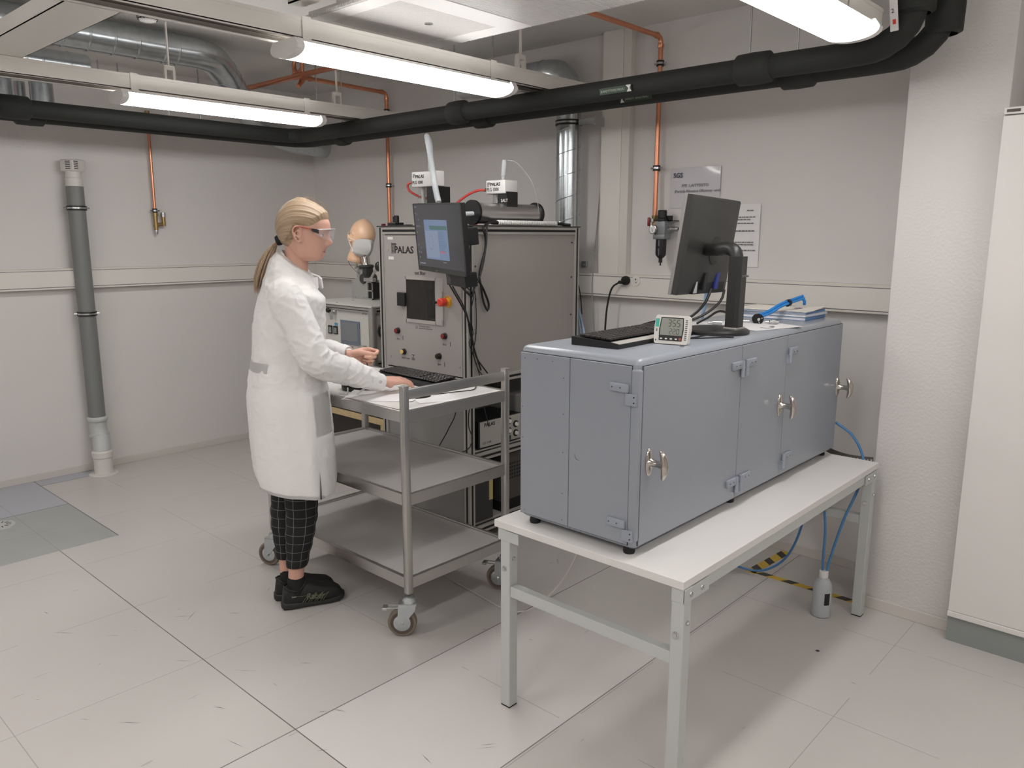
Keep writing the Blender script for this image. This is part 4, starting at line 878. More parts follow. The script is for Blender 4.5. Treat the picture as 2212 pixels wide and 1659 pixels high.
# devices in the lower rack
t = thing('gauge_controller', 'small silver PALAS CD 2100 unit with black side edges on the middle rack shelf', 'instrument', (-2.88, 2.93, 0.484))
obj('device_case', B().box(-3.02, -2.785, 2.775, 3.10, 0.492, 0.635, bev=0.003), BLACK, t)
obj('device_front', B().box(-2.787, -2.781, 2.785, 3.095, 0.496, 0.632, bev=0.0015), mat('silver face', (182, 178, 172), 0.4, metal=0.2), t)
text('PALAS', 0.026, PRINT, t, (-2.7805, 2.815, 0.604), (0, 1, 0), ez, bold=0.0006, sx=1.1)
text('CD 2100', 0.018, PRINTG, t, (-2.7805, 2.80, 0.512), (0, 1, 0), ez)
for y, z in ((3.0, 0.605), (3.0, 0.552), (3.055, 0.58), (3.055, 0.53)):
    g = obj('dial', B().lathe([(0.019, 0), (0.019, 0.004), (0.017, 0.005)], (-2.781, y, z), (1, 0, 0), seg=22), BLACK, t, smooth=30)
    sub('dial_knob', B().lathe([(0.011, 0.005), (0.010, 0.014)], (-2.781, y, z), (1, 0, 0), seg=18), WHITE, g, smooth=30)
obj('power_switch', B().box(-2.781, -2.776, 2.988, 3.014, 0.502, 0.524), mat('green rocker', (30, 70, 48), 0.3), t)
t = thing('grey_box', 'plain grey electronics box standing behind the silver unit on the rack', 'instrument', (-3.0, 3.25, 0.484))
obj('box_case', B().box(-3.3, -2.83, 3.11, 3.50, 0.484, 0.73, bev=0.012), mat('mid grey case', (112, 110, 107), 0.5), t)
t = thing('computer_tower', 'dark grey computer case with yellow sticker on the lowest rack shelf', 'computer', (-2.95, 2.82, 0.097))
obj('case', B().box(-3.2, -2.80, 2.735, 2.88, 0.097, 0.40, bev=0.004), mat('computer grey', (100, 98, 96), 0.5, metal=0.3), t)
obj('case_front', B().box(-2.80, -2.782, 2.735, 2.88, 0.097, 0.40, bev=0.004), DKGREY, t)
obj('yellow_sticker', B().box(-2.782, -2.7815, 2.85, 2.878, 0.2, 0.33), mat('faded yellow label', (196, 184, 120), 0.5), t)
t = thing('power_supply', 'perforated grey metal unit at the back of the lowest rack shelf', 'instrument', (-2.95, 3.1, 0.097))
obj('case', B().box(-3.2, -2.79, 2.95, 3.35, 0.16, 0.42, bev=0.004), mat('perforated grey', (88, 85, 82), 0.5, metal=0.4), t)
obj('case_feet', B().box(-3.2, -2.80, 2.97, 3.33, 0.097, 0.16), BLACKM, t)
b = B()
for i in range(8):
    for j in range(5): b.cyl((-2.79, 3.0+i*0.02, 0.28+j*0.02), (-2.7885, 3.0+i*0.02, 0.28+j*0.02), 0.006, seg=8)
obj('vent_holes', b, BLACK, t)
# cables hanging down the machine corner
cabs = [([(-2.799, 2.60, 1.343), (-2.763, 2.64, 1.248), (-2.735, 2.669, 1.159), (-2.735, 2.693, 1.063), (-2.735, 2.715, 0.985), (-2.735, 2.793, 0.896)], 0.0035),
 ([(-2.779, 2.60, 1.339), (-2.742, 2.65, 1.22), (-2.735, 2.675, 1.104), (-2.735, 2.715, 0.992), (-2.735, 2.747, 0.916)], 0.004),
 ([(-2.788, 2.62, 1.383), (-2.757, 2.645, 1.331), (-2.735, 2.686, 1.29), (-2.735, 2.702, 1.323), (-2.735, 2.741, 1.382), (-2.735, 2.774, 1.473), (-2.735, 2.784, 1.562), (-2.735, 2.769, 1.615), (-2.745, 2.82, 1.64), (-2.758, 2.87, 1.636)], 0.0055),
 ([(-2.72, 2.60, 1.40), (-2.735, 2.697, 1.377), (-2.735, 2.741, 1.353), (-2.735, 2.783, 1.29), (-2.735, 2.805, 1.24), (-2.735, 2.795, 1.211), (-2.735, 2.766, 1.259), (-2.735, 2.75, 1.337), (-2.735, 2.741, 1.398), (-2.728, 2.776, 1.517), (-2.726, 2.782, 1.593), (-2.735, 2.80, 1.635), (-2.75, 2.87, 1.646)], 0.0055),
 ([(-2.735, 2.64, 1.34), (-2.735, 2.696, 1.294), (-2.735, 2.676, 1.197), (-2.735, 2.694, 1.102), (-2.735, 2.665, 1.066), (-2.735, 2.693, 1.001), (-2.735, 2.731, 0.918), (-2.735, 2.80, 0.85)], 0.0026),
 ([(-2.73, 2.68, 1.36), (-2.735, 2.709, 1.3), (-2.735, 2.717, 1.178), (-2.735, 2.71, 1.078), (-2.735, 2.693, 1.017), (-2.735, 2.718, 0.943), (-2.735, 2.75, 0.86)], 0.0026),
 ([(-2.82, 2.61, 0.76), (-2.826, 2.655, 0.699), (-2.89, 2.655, 0.591), (-2.967, 2.655, 0.471), (-2.878, 2.645, 0.468), (-2.745, 2.65, 0.52), (-2.733, 2.672, 0.55), (-2.735, 2.685, 0.58), (-2.735, 2.66, 0.634), (-2.735, 2.657, 0.677), (-2.735, 2.664, 0.728), (-2.735, 2.70, 0.80)], 0.0028)]
clab = ['black cable hanging close behind the wall monitor edge', 'thick black cable looping from the white spiral wrap to the monitor', 'thick black cable with the long low loop on the machine side', 'black cable slanting down the corner post, leftmost', 'black cable running down the corner to the middle shelf', 'thin black cable weaving along the corner post', 'thin black cable ending in a wide loop above the trolley shelf']
for (p, r), l in zip(cabs, clab): tag(obj('black_cable', B().tube(p, r, seg=8), BLACK, smooth=True), l, 'cable', 'black cables at the machine corner')

# monitor on an arm at the machine corner
def tilt_frame(name, label, cat, c, X_, Z_, group=None):
    X_ = Vector(X_).normalized(); Z_ = Vector(Z_); Z_ = (Z_-X_*Z_.dot(X_)).normalized(); Y_ = Z_.cross(X_)
    R_ = Matrix((X_, Y_, Z_)).transposed(); e = R_.to_euler()
    return thing(name, label, cat, c, rot=tuple(e), group=group)
ma = tilt_frame('monitor', 'black flat monitor with a lit blue window, mounted on the test machine corner', 'monitor', (-2.775, 2.512, 1.564), (0.955, -0.297, -0.025), (-0.004, -0.1, 0.995))
w2, h2 = 0.262, 0.161
obj('monitor_housing', B().box(-w2, w2, 0, 0.022, -h2, h2, bev=0.003).box(-w2*0.6, w2*0.85, 0.02, 0.05, -h2*0.95, h2*0.55, bev=0.012), BLACK, ma, local=True)
scr = bpy.data.materials.new('glossy dim screen'); scr.use_nodes = True
_b = scr.node_tree.nodes['Principled BSDF']; _b.inputs['Base Color'].default_value = srgb((50, 51, 54))+(1,); _b.inputs['Roughness'].default_value = 0.12; _b.inputs['Emission Color'].default_value = srgb((92, 92, 98))+(1,); _b.inputs['Emission Strength'].default_value = 0.18; _b.inputs['Specular IOR Level'].default_value = 0.5
obj('screen', B().box(-w2+0.006, w2-0.012, -0.0012, 0.0, -h2+0.022, h2-0.006), scr, ma, local=True)
obj('screen_bezel', B().box(-w2, w2, -0.0025, 0, -h2, -h2+0.021).box(-w2, -w2+0.006, -0.0025, 0, -h2, h2).box(w2-0.012, w2, -0.0025, 0, -h2, h2).box(-w2, w2, -0.0025, 0, h2-0.006, h2), DKGREY, ma, local=True)
def lit(x0, x1, z0, z1, rgb, s, d, nm): obj(nm, B().box(x0, x1, -0.0014-d, -0.0012-d+0.0001, z0, z1), emis(nm, srgb(rgb), s), ma, local=True)
lit(-0.150, 0.105, -0.100, 0.085, (128, 150, 184), 0.55, 0.0002, 'program_window')
lit(-0.090, 0.100, 0.040, 0.058, (70, 110, 108), 0.7, 0.0005, 'title_bar')
lit(-0.142, 0.0, -0.092, 0.034, (150, 165, 192), 0.55, 0.0004, 'window_pane')
lit(0.010, 0.065, -0.068, -0.058, (170, 110, 130), 0.7, 0.0006, 'red_field')
b = B(); rq = random.Random(4); b2 = B()
for k in range(11): b.box(0.004, 0.004+rq.uniform(.05, .09), -0.0022, -0.0019, 0.028-k*0.0085, 0.031-k*0.0085)
for k in range(14):
    a = 2*PI*k/14; b2.box(-0.085+0.022*math.cos(a)-.003, -0.085+0.022*math.cos(a)+.003, -0.0022, -0.0019, -0.02+0.034*math.sin(a)-.0015, -0.02+0.034*math.sin(a)+.0015)
obj('screen_chart', b2, emis('screen chart', srgb((90, 120, 140)), 0.6), ma, local=True)
obj('screen_text', b, emis('screen text', srgb((96, 118, 150)), 0.7), ma, local=True)
b = B()
for (x, z) in ((-.245, .14), (-.23, .14), (-.245, .11), (-.225, .105), (-.215, .08), (-.24, .05), (-.225, .05), (-.205, .05), (-.24, .02), (-.235, -.04), (-.21, -.055), (-.235, -.075), (-.215, -.077), (-.235, -.10)): b.box(x, x+0.006, -0.0016, -0.0012, z, z+0.008)
b.box(-.235, -.17, -0.0016, -0.0012, -0.128, -0.121); b.box(.03, .07, -0.0016, -0.0012, -0.112, -0.108)
obj('desktop_icons', b, emis('icons', srgb((140, 142, 150)), 0.5), ma, local=True)
text('neovo', 0.011, PRINTG, ma, FRAME[ma] @ Vector((-0.06, -0.003, -h2+0.006)), FRAME[ma].to_3x3() @ Vector((1, 0, 0)), FRAME[ma].to_3x3() @ Vector((0, 0, 1)))
obj('mount_arm', B().box(0.02, 0.10, 0.045, 0.16, -0.04, 0.04, bev=0.005), BLACK, ma, local=True)
obj('interface_box', B().box(0.02, 0.215, 0.012, 0.075, -h2-0.055, -h2+0.01, bev=0.002), BLACK, ma, local=True)
b = B()
for k in range(6): b.box(0.035, 0.048, 0.0105, 0.012, -h2-0.046+k*0.007, -h2-0.042+k*0.007); b.box(0.055, 0.066, 0.0105, 0.012, -h2-0.046+k*0.007, -h2-0.042+k*0.007)
obj('port_rows', b, PRINTG, ma, local=True)
# ------------------------------------------------------------ head test instrument at the left
hi = thing('breathing_rig', 'light grey instrument box with touch screen and round corner posts under the dummy head', 'instrument', (-4.08, 3.15, 0.80))
ix0, ix1, iy0, iy1, iz0, iz1 = -4.42, -3.745, 2.85, 3.45, 0.805, 1.165
IPAN = mat('pale instrument panel', (196, 194, 188), 0.4, var=0.01)
obj('case', B().box(ix0+0.02, ix1-0.02, iy0+0.012, iy1-0.01, iz0+0.03, iz1-0.01), IPAN, hi)
b = B()
for x in (ix0+0.02, ix1-0.02):
    for y in (iy0+0.02, iy1-0.02): b.cyl((x, y, iz0), (x, y, iz1-0.012), 0.024, seg=24)
for z in (iz0, iz1-0.045):
    b.box(ix0+0.03, ix1-0.03, iy0+0.003, iy0+0.03, z, z+0.03, bev=0.002); b.box(ix1-0.03, ix1-0.002, iy0+0.03, iy1-0.03, z, z+0.03, bev=0.002)
obj('corner_frame', b, ALU, hi, smooth=40)
obj('frame_slots', B().box(ix0+0.03, ix1-0.03, iy0+0.0015, iy0+0.003, iz1-0.032, iz1-0.028).box(ix1-0.002, ix1-0.0005, iy0+0.04, iy1-0.04, iz1-0.036, iz1-0.026).box(ix1-0.002, ix1-0.0005, iy0+0.04, iy1-0.04, iz0+0.010, iz0+0.018), SLOT, hi)
tp = obj('top_plate', B().box(ix0, ix1, iy0, iy1, iz1-0.012, iz1, bev=0.003), mat('pale top plate', (190, 188, 182), 0.35), hi)
for x, y in ((ix1-0.03, iy0+0.03), (-4.12, iy0+0.02), (-4.2, 3.05)): sub('plate_screw', B().lathe([(0.006, 0), (0.005, 0.003)], (x, y, iz1), seg=10), ZINC, tp)
f = iy0+0.012
ts = obj('touch_screen', B().box(-4.072, -3.878, f-0.006, f, 0.916, 1.064, bev=0.002), mat('blue grey bezel', (108, 116, 128), 0.35), hi)
sub('screen_glass', B().box(-4.058, -3.894, f-0.0072, f-0.006, 0.938, 1.052), mat('screen glass', (122, 124, 128), 0.1), ts)
for nm, x, z in (('selector_knob', -4.19, 1.115), ('key_switch', -4.126, 1.108)):
    o = obj(nm, B().lathe([(0.016, 0), (0.016, 0.012), (0.012, 0.02)], (x, f, z), (0, -1, 0), seg=16), BLACK if 'sel' in nm else ZINC, hi, smooth=30)
    if nm == 'key_switch': sub('key', B().box(x-0.003, x+0.003, f-0.04, f-0.02, z-0.045, z+0.004), ZINC, o)
for x in (-4.19, -4.125): obj('blue_label', B().box(x-0.016, x+0.018, f-0.0006, f, 1.135, 1.155), mat('cyan label', (80, 150, 180), 0.4), hi)
obj('blue_label', B().box(-4.14, -4.105, f-0.0006, f, 1.022, 1.04), mat('cyan label', (80, 150, 180), 0.4), hi)
for x in (-4.185, -4.128): 
    o = obj('counter_display', B().box(x-0.022, x+0.022, f-0.006, f, 0.968, 1.02, bev=0.002), BLACK, hi); sub('display_window', B().box(x-0.012, x+0.014, f-0.0068, f-0.006, 0.975, 1.01), mat('pale lcd', (130, 140, 135), 0.3), o)
obj('rocker_switch', B().box(-3.985, -3.955, f-0.006, f, 0.868, 0.905, bev=0.002), mat('brown red rocker', (120, 60, 50), 0.4), hi)
text('8 9 10', 0.016, PRINT, hi, (-3.85, f-0.0006, 1.112), (1, 0, 0), (0, 0, 1))
fx = ix1-0.018
fan = obj('fan_guard', B().cyl((fx, 2.955, 1.01), (fx+0.004, 2.955, 1.01), 0.05, seg=28), BLACK, hi)
b = B()
for R in (0.048, 0.036, 0.024, 0.012): b.torus((fx+0.006, 2.955, 1.01), R, 0.0013, (1, 0, 0))
for a in (0.785, 2.356): 
    d = Vector((0, math.cos(a), math.sin(a)))*0.062; c = Vector((fx+0.007, 2.955, 1.01)); b.cyl(c-d, c+d, 0.0016, seg=6)
sub('fan_wires', b, ZINC, fan, smooth=True)
# dark crate below
cr = thing('storage_crate', 'dark brown board crate with pine battens under the head test instrument', 'crate', (-4.1, 3.2, 0))
kx0, kx1, ky0, ky1 = -4.75, -3.72, 2.90, 3.60
obj('crate_box', B().box(kx0+0.02, kx1-0.02, ky0+0.02, ky1-0.02, 0.02, 0.80), CASED, cr)
bt_ = B()
for z in (0.0, 0.435):
    bt_.box(kx0, kx1, ky0, ky0+0.02, z, z+0.035, bev=0.002); bt_.box(kx1-0.02, kx1, ky0+.02, ky1, z+(0.035 if z else 0), z+0.035+(0.03 if z else 0), bev=0.002)
obj('pine_batten', bt_, WOOD, cr); obj('corner_batten', B().box(kx1-0.04, kx1-0.001, ky0+0.001, ky0+0.02, 0.035, 0.435, bev=0.002), WOOD, cr)
obj('corner_edging', B().box(kx1-0.006, kx1+0.002, ky0-0.002, ky0+0.006, 0.035, 0.47), mat('yellow edging', (180, 150, 70), 0.5), cr)
# bracket carrying the dummy head
hb = thing('head_bracket', 'metal pivot bracket with lever holding the dummy head', 'bracket', (-4.2, 3.2, iz1))
bx0, bx1, by = -4.33, -4.16, 3.14
PL_ = mat('grey bracket plate', (170, 170, 166), 0.35, metal=0.4)
obj('front_plate', B().prism([(bx0, by, iz1), (bx1, by, iz1), (bx1, by, 1.29), (bx1-0.02, by, 1.295), (bx1-0.05, by, 1.31), (bx1-0.05, by, 1.345), (bx1-0.068, by, 1.37), (bx1-0.095, by, 1.37), (bx1-0.11, by, 1.35), (bx1-0.11, by, 1.30), (bx0, by, 1.29)], (0, 0.006, 0)), PL_, hb)
obj('back_plate', B().box(bx0, bx1, by+0.09, by+0.096, iz1, 1.29).box(bx1, bx1+0.05, by, by+0.006, 1.275, 1.29).box(bx1+0.044, bx1+0.05, by, by+.006, iz1, 1.29).box(bx1, bx1+0.05, by, by+.006, iz1, iz1+.01).box(bx1, bx1+0.05, by, by+.006, 1.22, 1.228), PL_, hb)
obj('motor_block', B().box(bx1+0.002, bx1+0.045, by+0.01, by+0.08, iz1+0.01, 1.275), BLACK, hb)
b = B()
for x, z in ((bx0+.012, iz1+.015), (bx0+.012, 1.21), (bx0+.012, 1.275), (bx0+.04, iz1+.012), (bx1-.04, iz1+.012), (bx1-.012, iz1+.012)): b.lathe([(0.005, 0), (0.004, 0.003)], (x, by, z), (0, -1, 0), seg=10)
b.lathe([(0.010, 0), (0.009, 0.004)], (bx1-0.082, by, 1.34), (0, -1, 0), seg=14)
obj('bracket_screws', b, ZINC, hb)
obj('pivot_block', B().lathe([(0.03, 0), (0.034, 0.01), (0.034, 0.09), (0.03, 0.10)], (-4.20, 3.13, 1.30), (0, 1, 0)).box(-4.21, -4.17, 3.14, 3.2, 1.29, 1.38, bev=0.006), DKGREY, hb, smooth=30)
tl = Vector((0.22, 0, 1)).normalized()
nb = Vector((-4.205, 3.17, 1.365))
obj('swivel_ring', B().lathe([(0.045, 0), (0.05, 0.006), (0.05, 0.016), (0.045, 0.02)], nb, (-.15, 0, 1)), DKGREY, hb, smooth=30)
obj('neck_tube', B().lathe([(0.032, 0.015), (0.03, 0.03), (0.03, 0.075)], nb, (-.15, 0, 1)), CHROME, hb, smooth=30)
obj('lever_arm', B().tube([(-4.13, 3.12, 1.30), (-4.08, 3.11, 1.31), (-4.03, 3.10, 1.35), (-4.0, 3.10, 1.37)], 0.009, seg=10).box(-4.15, -4.05, 3.10, 3.13, 1.285, 1.31, bev=0.006), ALUH, hb, smooth=40)
obj('lever_knob', B().sphere((-3.985, 3.10, 1.385), 0.028, 0.9, 0.9, 1.1), BLACK, hb, smooth=True)
obj('clamp_screw', B().cyl((-4.24, 3.12, 1.372), (-4.19, 3.14, 1.38), 0.006, seg=10).cyl((-4.25, 3.115, 1.365), (-4.235, 3.12, 1.395), 0.007, seg=8), CHROME, hb, smooth=30)
tag(obj('sample_tube', B().tube([(-4.07, 3.2, 1.40), (-4.06, 3.2, 1.45), (-4.02, 3.2, 1.52), (-3.98, 3.2, 1.55), (-3.95, 3.2, 1.555)], 0.005, seg=8), mat('dark blue tube', (36, 46, 80), 0.4), smooth=True), 'dark blue tube curving up beside the dummy head', 'tube')
tag(obj('sample_tube', B().tube([(-4.34, 3.16, 1.49), (-4.36, 3.14, 1.44), (-4.33, 3.13, 1.39), (-4.26, 3.13, 1.345), (-4.22, 3.135, 1.32)], 0.0022, seg=6), PRINTG, smooth=True), 'thin grey tube curving below the dummy head ear', 'tube')

# ------------------------------------------------------------ things on the grey cabinet
CT = gz1  # cabinet top
def keyboard(name, label, M, L_, W_, par=None, silver=False):
    t = thing(name, label, 'keyboard', M.to_translation(), rot=tuple(M.to_euler()))
    obj('keyboard_base', B().prism([(-L_/2, -W_/2, 0.0), (-L_/2, W_/2, 0.0), (-L_/2, W_/2, 0.026), (-L_/2, -W_/2+0.03, 0.018), (-L_/2, -W_/2, 0.014)], (L_, 0, 0)), BLACK, t, local=True)
    if silver: obj('palm_strip', B().prism([(-L_/2+.01, -W_/2+0.002, 0.0145), (-L_/2+.01, -W_/2+0.032, 0.0188), (-L_/2+.01, -W_/2+0.032, 0.0178), (-L_/2+.01, -W_/2+.002, 0.0135)], (L_-0.02, 0, 0)), mat('silver strip', (176, 172, 168), 0.4), t, local=True)
    KM = mat('black keycap', (34, 30, 30), 0.35)
    kb = B(); rowy = [-W_/2+0.046+k*0.0195 for k in range(6)]
    for r, y in enumerate(rowy):
        x = -L_/2+0.014
        z = 0.019+0.009*(y+W_/2)/W_
        while x < L_/2-0.024:
            wd = 0.0165
            if r == 0 and -0.10 < x < 0.02 : wd = 0.10
            if (0.298 < x+L_/2 < 0.306) or (0.372 < x+L_/2 < 0.378): x += 0.010; continue
            kb.box(x, x+wd, y-0.0082, y+0.0082, z, z+0.0075, bev=0.0016, seg=1); x += wd+0.0025
    o = obj('keys', kb, KM, t, local=True)
    return t
Mk = Matrix.Translation((-1.432, 2.155, CT)) @ Matrix.Rotation(math.radians(90+2), 4, 'Z')
keyboard('keyboard', 'black keyboard with a silver front strip on top of the grey cabinet', Mk, 0.47, 0.172, silver=True)
# thermo hygrometer facing the camera
th = thing('thermo_hygrometer', 'white desk thermo hygrometer showing 35.5 on the grey cabinet corner', 'thermometer', (-1.284, 2.133, CT), rot=(math.radians(-12), 0, math.radians(12)))
tw, thh = 0.054, 0.090
b = B(); b.prism([(-tw+.004, -0.012, 0), (tw-.004, -0.012, 0), (tw, -0.012, 0.006), (tw+0.003, -0.012, 0.05), (tw, -0.012, thh-0.005), (tw-0.005, -0.012, thh), (-tw+0.005, -0.012, thh), (-tw, -0.012, thh-0.005), (-tw-0.003, -0.012, 0.05), (-tw, -0.012, 0.006)], (0, 0.024, 0))
obj('case', b, mat('warm white case', (214, 210, 204), 0.4), th, local=True)
obj('display_surround', B().prism([(-0.038, -0.0132, 0.010), (0.036, -0.0132, 0.010), (0.039, -0.0132, 0.045), (0.036, -0.0132, 0.083), (-0.036, -0.0132, 0.083), (-0.040, -0.0132, 0.045)], (0, 0.0012, 0)), BLACK, th, local=True)
obj('lcd', B().prism([(-0.035, -0.0138, 0.027), (0.034, -0.0138, 0.027), (0.036, -0.0138, 0.05), (0.034, -0.0138, 0.080), (-0.033, -0.0138, 0.080), (-0.036, -0.0138, 0.05)], (0, 0.0006, 0)), mat('lcd grey green', (142, 144, 134), 0.3), th, local=True)
F_ = FRAME[th]; f3 = F_.to_3x3()
def ttx(s_, size, x, z, m=PRINT, **k): return text(s_, size, m, th, F_ @ Vector((x, -0.0141, z)), f3 @ Vector((1, 0, 0)), f3 @ Vector((0, 0, 1)), ext=0.0001, **k)
def seg7(s_, x0, z0, h, wd, tk):
    segs = {'0': 'abcdef', '2': 'abged', '3': 'abgcd', '5': 'afgcd', '8': 'abcdefg'}; b = B(); x = x0
    for ch in s_:
        if ch == '.': b.box(x-0.0015, x-0.0003, -0.0143, -0.0139, z0, z0+0.0016); continue
        sl = 0.0
        def hbar(z): b.box(x+tk, x+wd-tk*0.5, -0.0143, -0.0139, z-tk/2, z+tk/2)
        def vbar(xx, z1, z2): b.box(xx-tk/2, xx+tk/2, -0.0143, -0.0139, z1+tk*.6, z2-tk*.6)
        for g_ in segs[ch]:
            if g_ == 'a': hbar(z0+h)
            if g_ == 'g': hbar(z0+h/2)
            if g_ == 'd': hbar(z0)
            if g_ == 'b': vbar(x+wd, z0+h/2, z0+h)
            if g_ == 'c': vbar(x+wd, z0, z0+h/2)
            if g_ == 'f': vbar(x, z0+h/2, z0+h)
            if g_ == 'e': vbar(x, z0, z0+h/2)
        x += wd*1.55
    return b
obj('lcd_digits', seg7('35.5', -0.012, 0.055, 0.020, 0.0092, 0.0016), PRINT, th, local=True)
obj('lcd_digits', seg7('22.0', -0.006, 0.031, 0.016, 0.0075, 0.0013), PRINT, th, local=True)
b = B()
for k in range(4): b.box(-0.034+k*0.016, -0.027+k*0.016, -0.0138, -0.0132, 0.014, 0.018)
obj('key_symbols', b, LABEL, th, local=True)
obj('red_key', B().cyl((0.030, -0.0142, 0.0165), (0.030, -0.0132, 0.0165), 0.0045, seg=14), mat('brick red key', (150, 80, 62), 0.4), th, local=True)
b = B()
for k in range(11): b.box(0.043, 0.050, -0.0128, -0.0118, 0.014+k*0.006, 0.0165+k*0.006)
obj('vent_slots', b, DKGREY, th, local=True)
obj('green_sticker', B().box(-0.053, -0.042, -0.0128, -0.0118, 0.052, 0.078), mat('turquoise sticker', (60, 176, 158), 0.4), th, local=True)
obj('small_labels', B().box(-0.050, -0.046, -0.0128, -0.0118, 0.038, 0.046).box(-0.050, -0.046, -0.0128, -0.0118, 0.008, 0.013), PRINTG, th, local=True)
tag(obj('metal_washer', B().lathe([(0.007, 0), (0.007, 0.0016)], (-1.232, 2.11, CT)), PRINTG), 'tiny flat metal disc on the grey cabinet beside the thermometer', 'washer')
# second monitor seen from the back
mb = tilt_frame('monitor', 'black monitor seen from behind on a tall stand on the grey cabinet', 'monitor', (-1.512, 2.70, 1.544), (0.085, -0.993, 0.024), (0.128, 0.035, 0.991))
w2, h2 = 0.216, 0.180
obj('monitor_frame', B().box(-w2, w2, 0, 0.014, -h2, h2, bev=0.003), mat('silver bezel', (150, 146, 144), 0.35, metal=0.3), mb, local=True)
obj('screen', B().box(-w2+0.015, w2-0.015, -0.001, 0.0, -h2+0.015, h2-0.015), mat('switched off screen', (16, 16, 18), 0.08), mb, local=True)
# curved rear shell: tapering boxes
b = B()
def ringrect(y, wx, z0, z1, rd=0.0): return [(-wx, y, z0), (wx, y, z0), (wx, y, z1), (-wx, y, z1)]
R_ = [ringrect(0.012, w2-0.002, -h2+0.002, h2-0.002), ringrect(0.032, w2-0.002, -h2+0.002, h2-0.002), ringrect(0.040, w2-0.012, -h2+0.012, h2-0.008), ringrect(0.052, w2-0.055, -h2+0.07, h2-0.07), ringrect(0.058, w2-0.10, -h2+0.10, h2-0.12)]
vs = [[b._v(p) for p in r_] for r_ in R_]
for u, v in zip(vs, vs[1:]):
    for k in range(4): b.bm.faces.new((u[k], u[(k+1) % 4], v[(k+1) % 4], v[k]))
b.bm.faces.new(vs[0][::-1]); b.bm.faces.new(vs[-1])
obj('rear_shell', b, DKGREY, mb, local=True, smooth=20)
obj('stand_recess', B().lathe([(0.052, 0.0), (0.052, 0.008), (0.046, 0.010)], (0.0, 0.052, -0.012), (0, 1, 0)), mat('black disc', (40, 40, 39), 0.5), mb, local=True, smooth=30)
obj('port_panel', B().box(-0.17, 0.11, 0.034, 0.047, -h2+0.004, -h2+0.075, bev=0.002), mat('port black', (14, 14, 15), 0.5), mb, local=True)
obj('video_connector', B().box(-0.095, -0.065, 0.040, 0.056, -h2+0.02, -h2+0.085, bev=0.003), mat('blue connector', (38, 54, 130), 0.4), mb, local=True)
obj('power_connector', B().box(0.025, 0.055, 0.044, 0.062, -h2+0.02, -h2+0.085, bev=0.003), BLACK, mb, local=True)
obj('rating_label', B().prism([(0.075, 0.0475, -h2+0.008), (0.105, 0.0475, -h2+0.008), (0.085, 0.0475, -h2+0.068)], (0, 0.0006, 0)), LABEL, mb, local=True)
# stand
px_, py_ = -1.268, 2.52
obj('stand_base', B().lathe([(0.112, 0), (0.114, 0.003), (0.114, 0.010), (0.105, 0.016), (0.04, 0.020)], (-1.33, 2.505, CT), seg=48), mat('stand black', (34, 34, 34), 0.35), mb, smooth=30)
obj('stand_collar', B().box(px_-0.028, px_+0.022, py_-0.032, py_+0.034, CT+0.014, CT+0.024, bev=0.003), ALU, mb)
obj('stand_post', B().prism([(px_-0.024, py_-0.028, CT+0.02), (px_+0.008, py_-0.028, CT+0.02), (px_+0.020, py_-0.018, CT+0.02), (px_+0.020, py_+0.020, CT+0.02), (px_+0.010, py_+0.028, CT+0.02), (px_-0.024, py_+0.028, CT+0.02)], (0.004, 0.0, 0.245)), mat('post black', (38, 38, 37), 0.4), mb)
obj('stand_neck', B().tube([(px_-0.010, py_+0.003, CT+0.17), (px_-0.009, py_+0.003, CT+0.22), (px_-0.010, py_+0.004, CT+0.265), (px_-0.024, py_+0.01, CT+0.285), (px_-0.05, py_+0.02, CT+0.291), (px_-0.10, py_+0.04, CT+0.287), (-1.45, 2.63, CT+0.285)], 0.023, seg=16, step=0.01), mat('post black', (38, 38, 37), 0.4), mb, smooth=50)
text('SAMSUNG', 0.011, PRINTG, mb, (px_+0.0255, py_-0.018, CT+0.195), (0, 1, 0), (0.016, 0, 1))
# cables of the monitor
for pts, r, l in (([(-1.44, 2.66, 1.385), (-1.45, 2.63, 1.33), (-1.49, 2.60, 1.28), (-1.53, 2.56, CT+0.006), (-1.56, 2.50, CT+0.005)], 0.0055, 'black power cable drooping from the monitor to the cabinet top, lower one'),
                  ([(-1.455, 2.79, 1.375), (-1.46, 2.77, 1.33), (-1.50, 2.72, 1.28), (-1.55, 2.64, CT+0.006), (-1.58, 2.58, CT+0.005)], 0.005, 'black video cable drooping from the monitor to the cabinet top, upper one'),
                  ([(-1.60, 2.42, CT+0.006), (-1.58, 2.48, CT+0.018), (-1.57, 2.55, CT+0.02), (-1.56, 2.62, CT+0.006)], 0.006, 'black cable lying behind the keyboard'),
                  ([(-1.30, 2.60, CT+0.05), (-1.40, 2.66, CT+0.06), (-1.46, 2.68, CT+0.03), (-1.50, 2.67, CT+0.006)], 0.0045, 'black cable arching left out from behind the monitor stand'),
                  ([(-1.36, 2.22, CT+0.004), (-1.31, 2.25, CT+0.004), (-1.27, 2.26, CT+0.012), (-1.23, 2.29, CT+0.02), (-1.21, 2.36, CT+0.012), (-1.215, 2.41, CT+0.003), (-1.24, 2.38, CT+0.003), (-1.29, 2.30, CT+0.003), (-1.33, 2.26, CT+0.003)], 0.0022, 'thin black keyboard cord coiled in front of the monitor stand')):
    tag(obj('cable', B().tube(pts, r, seg=8), BLACK, smooth=True), l, 'cable', 'black cables on the grey cabinet')
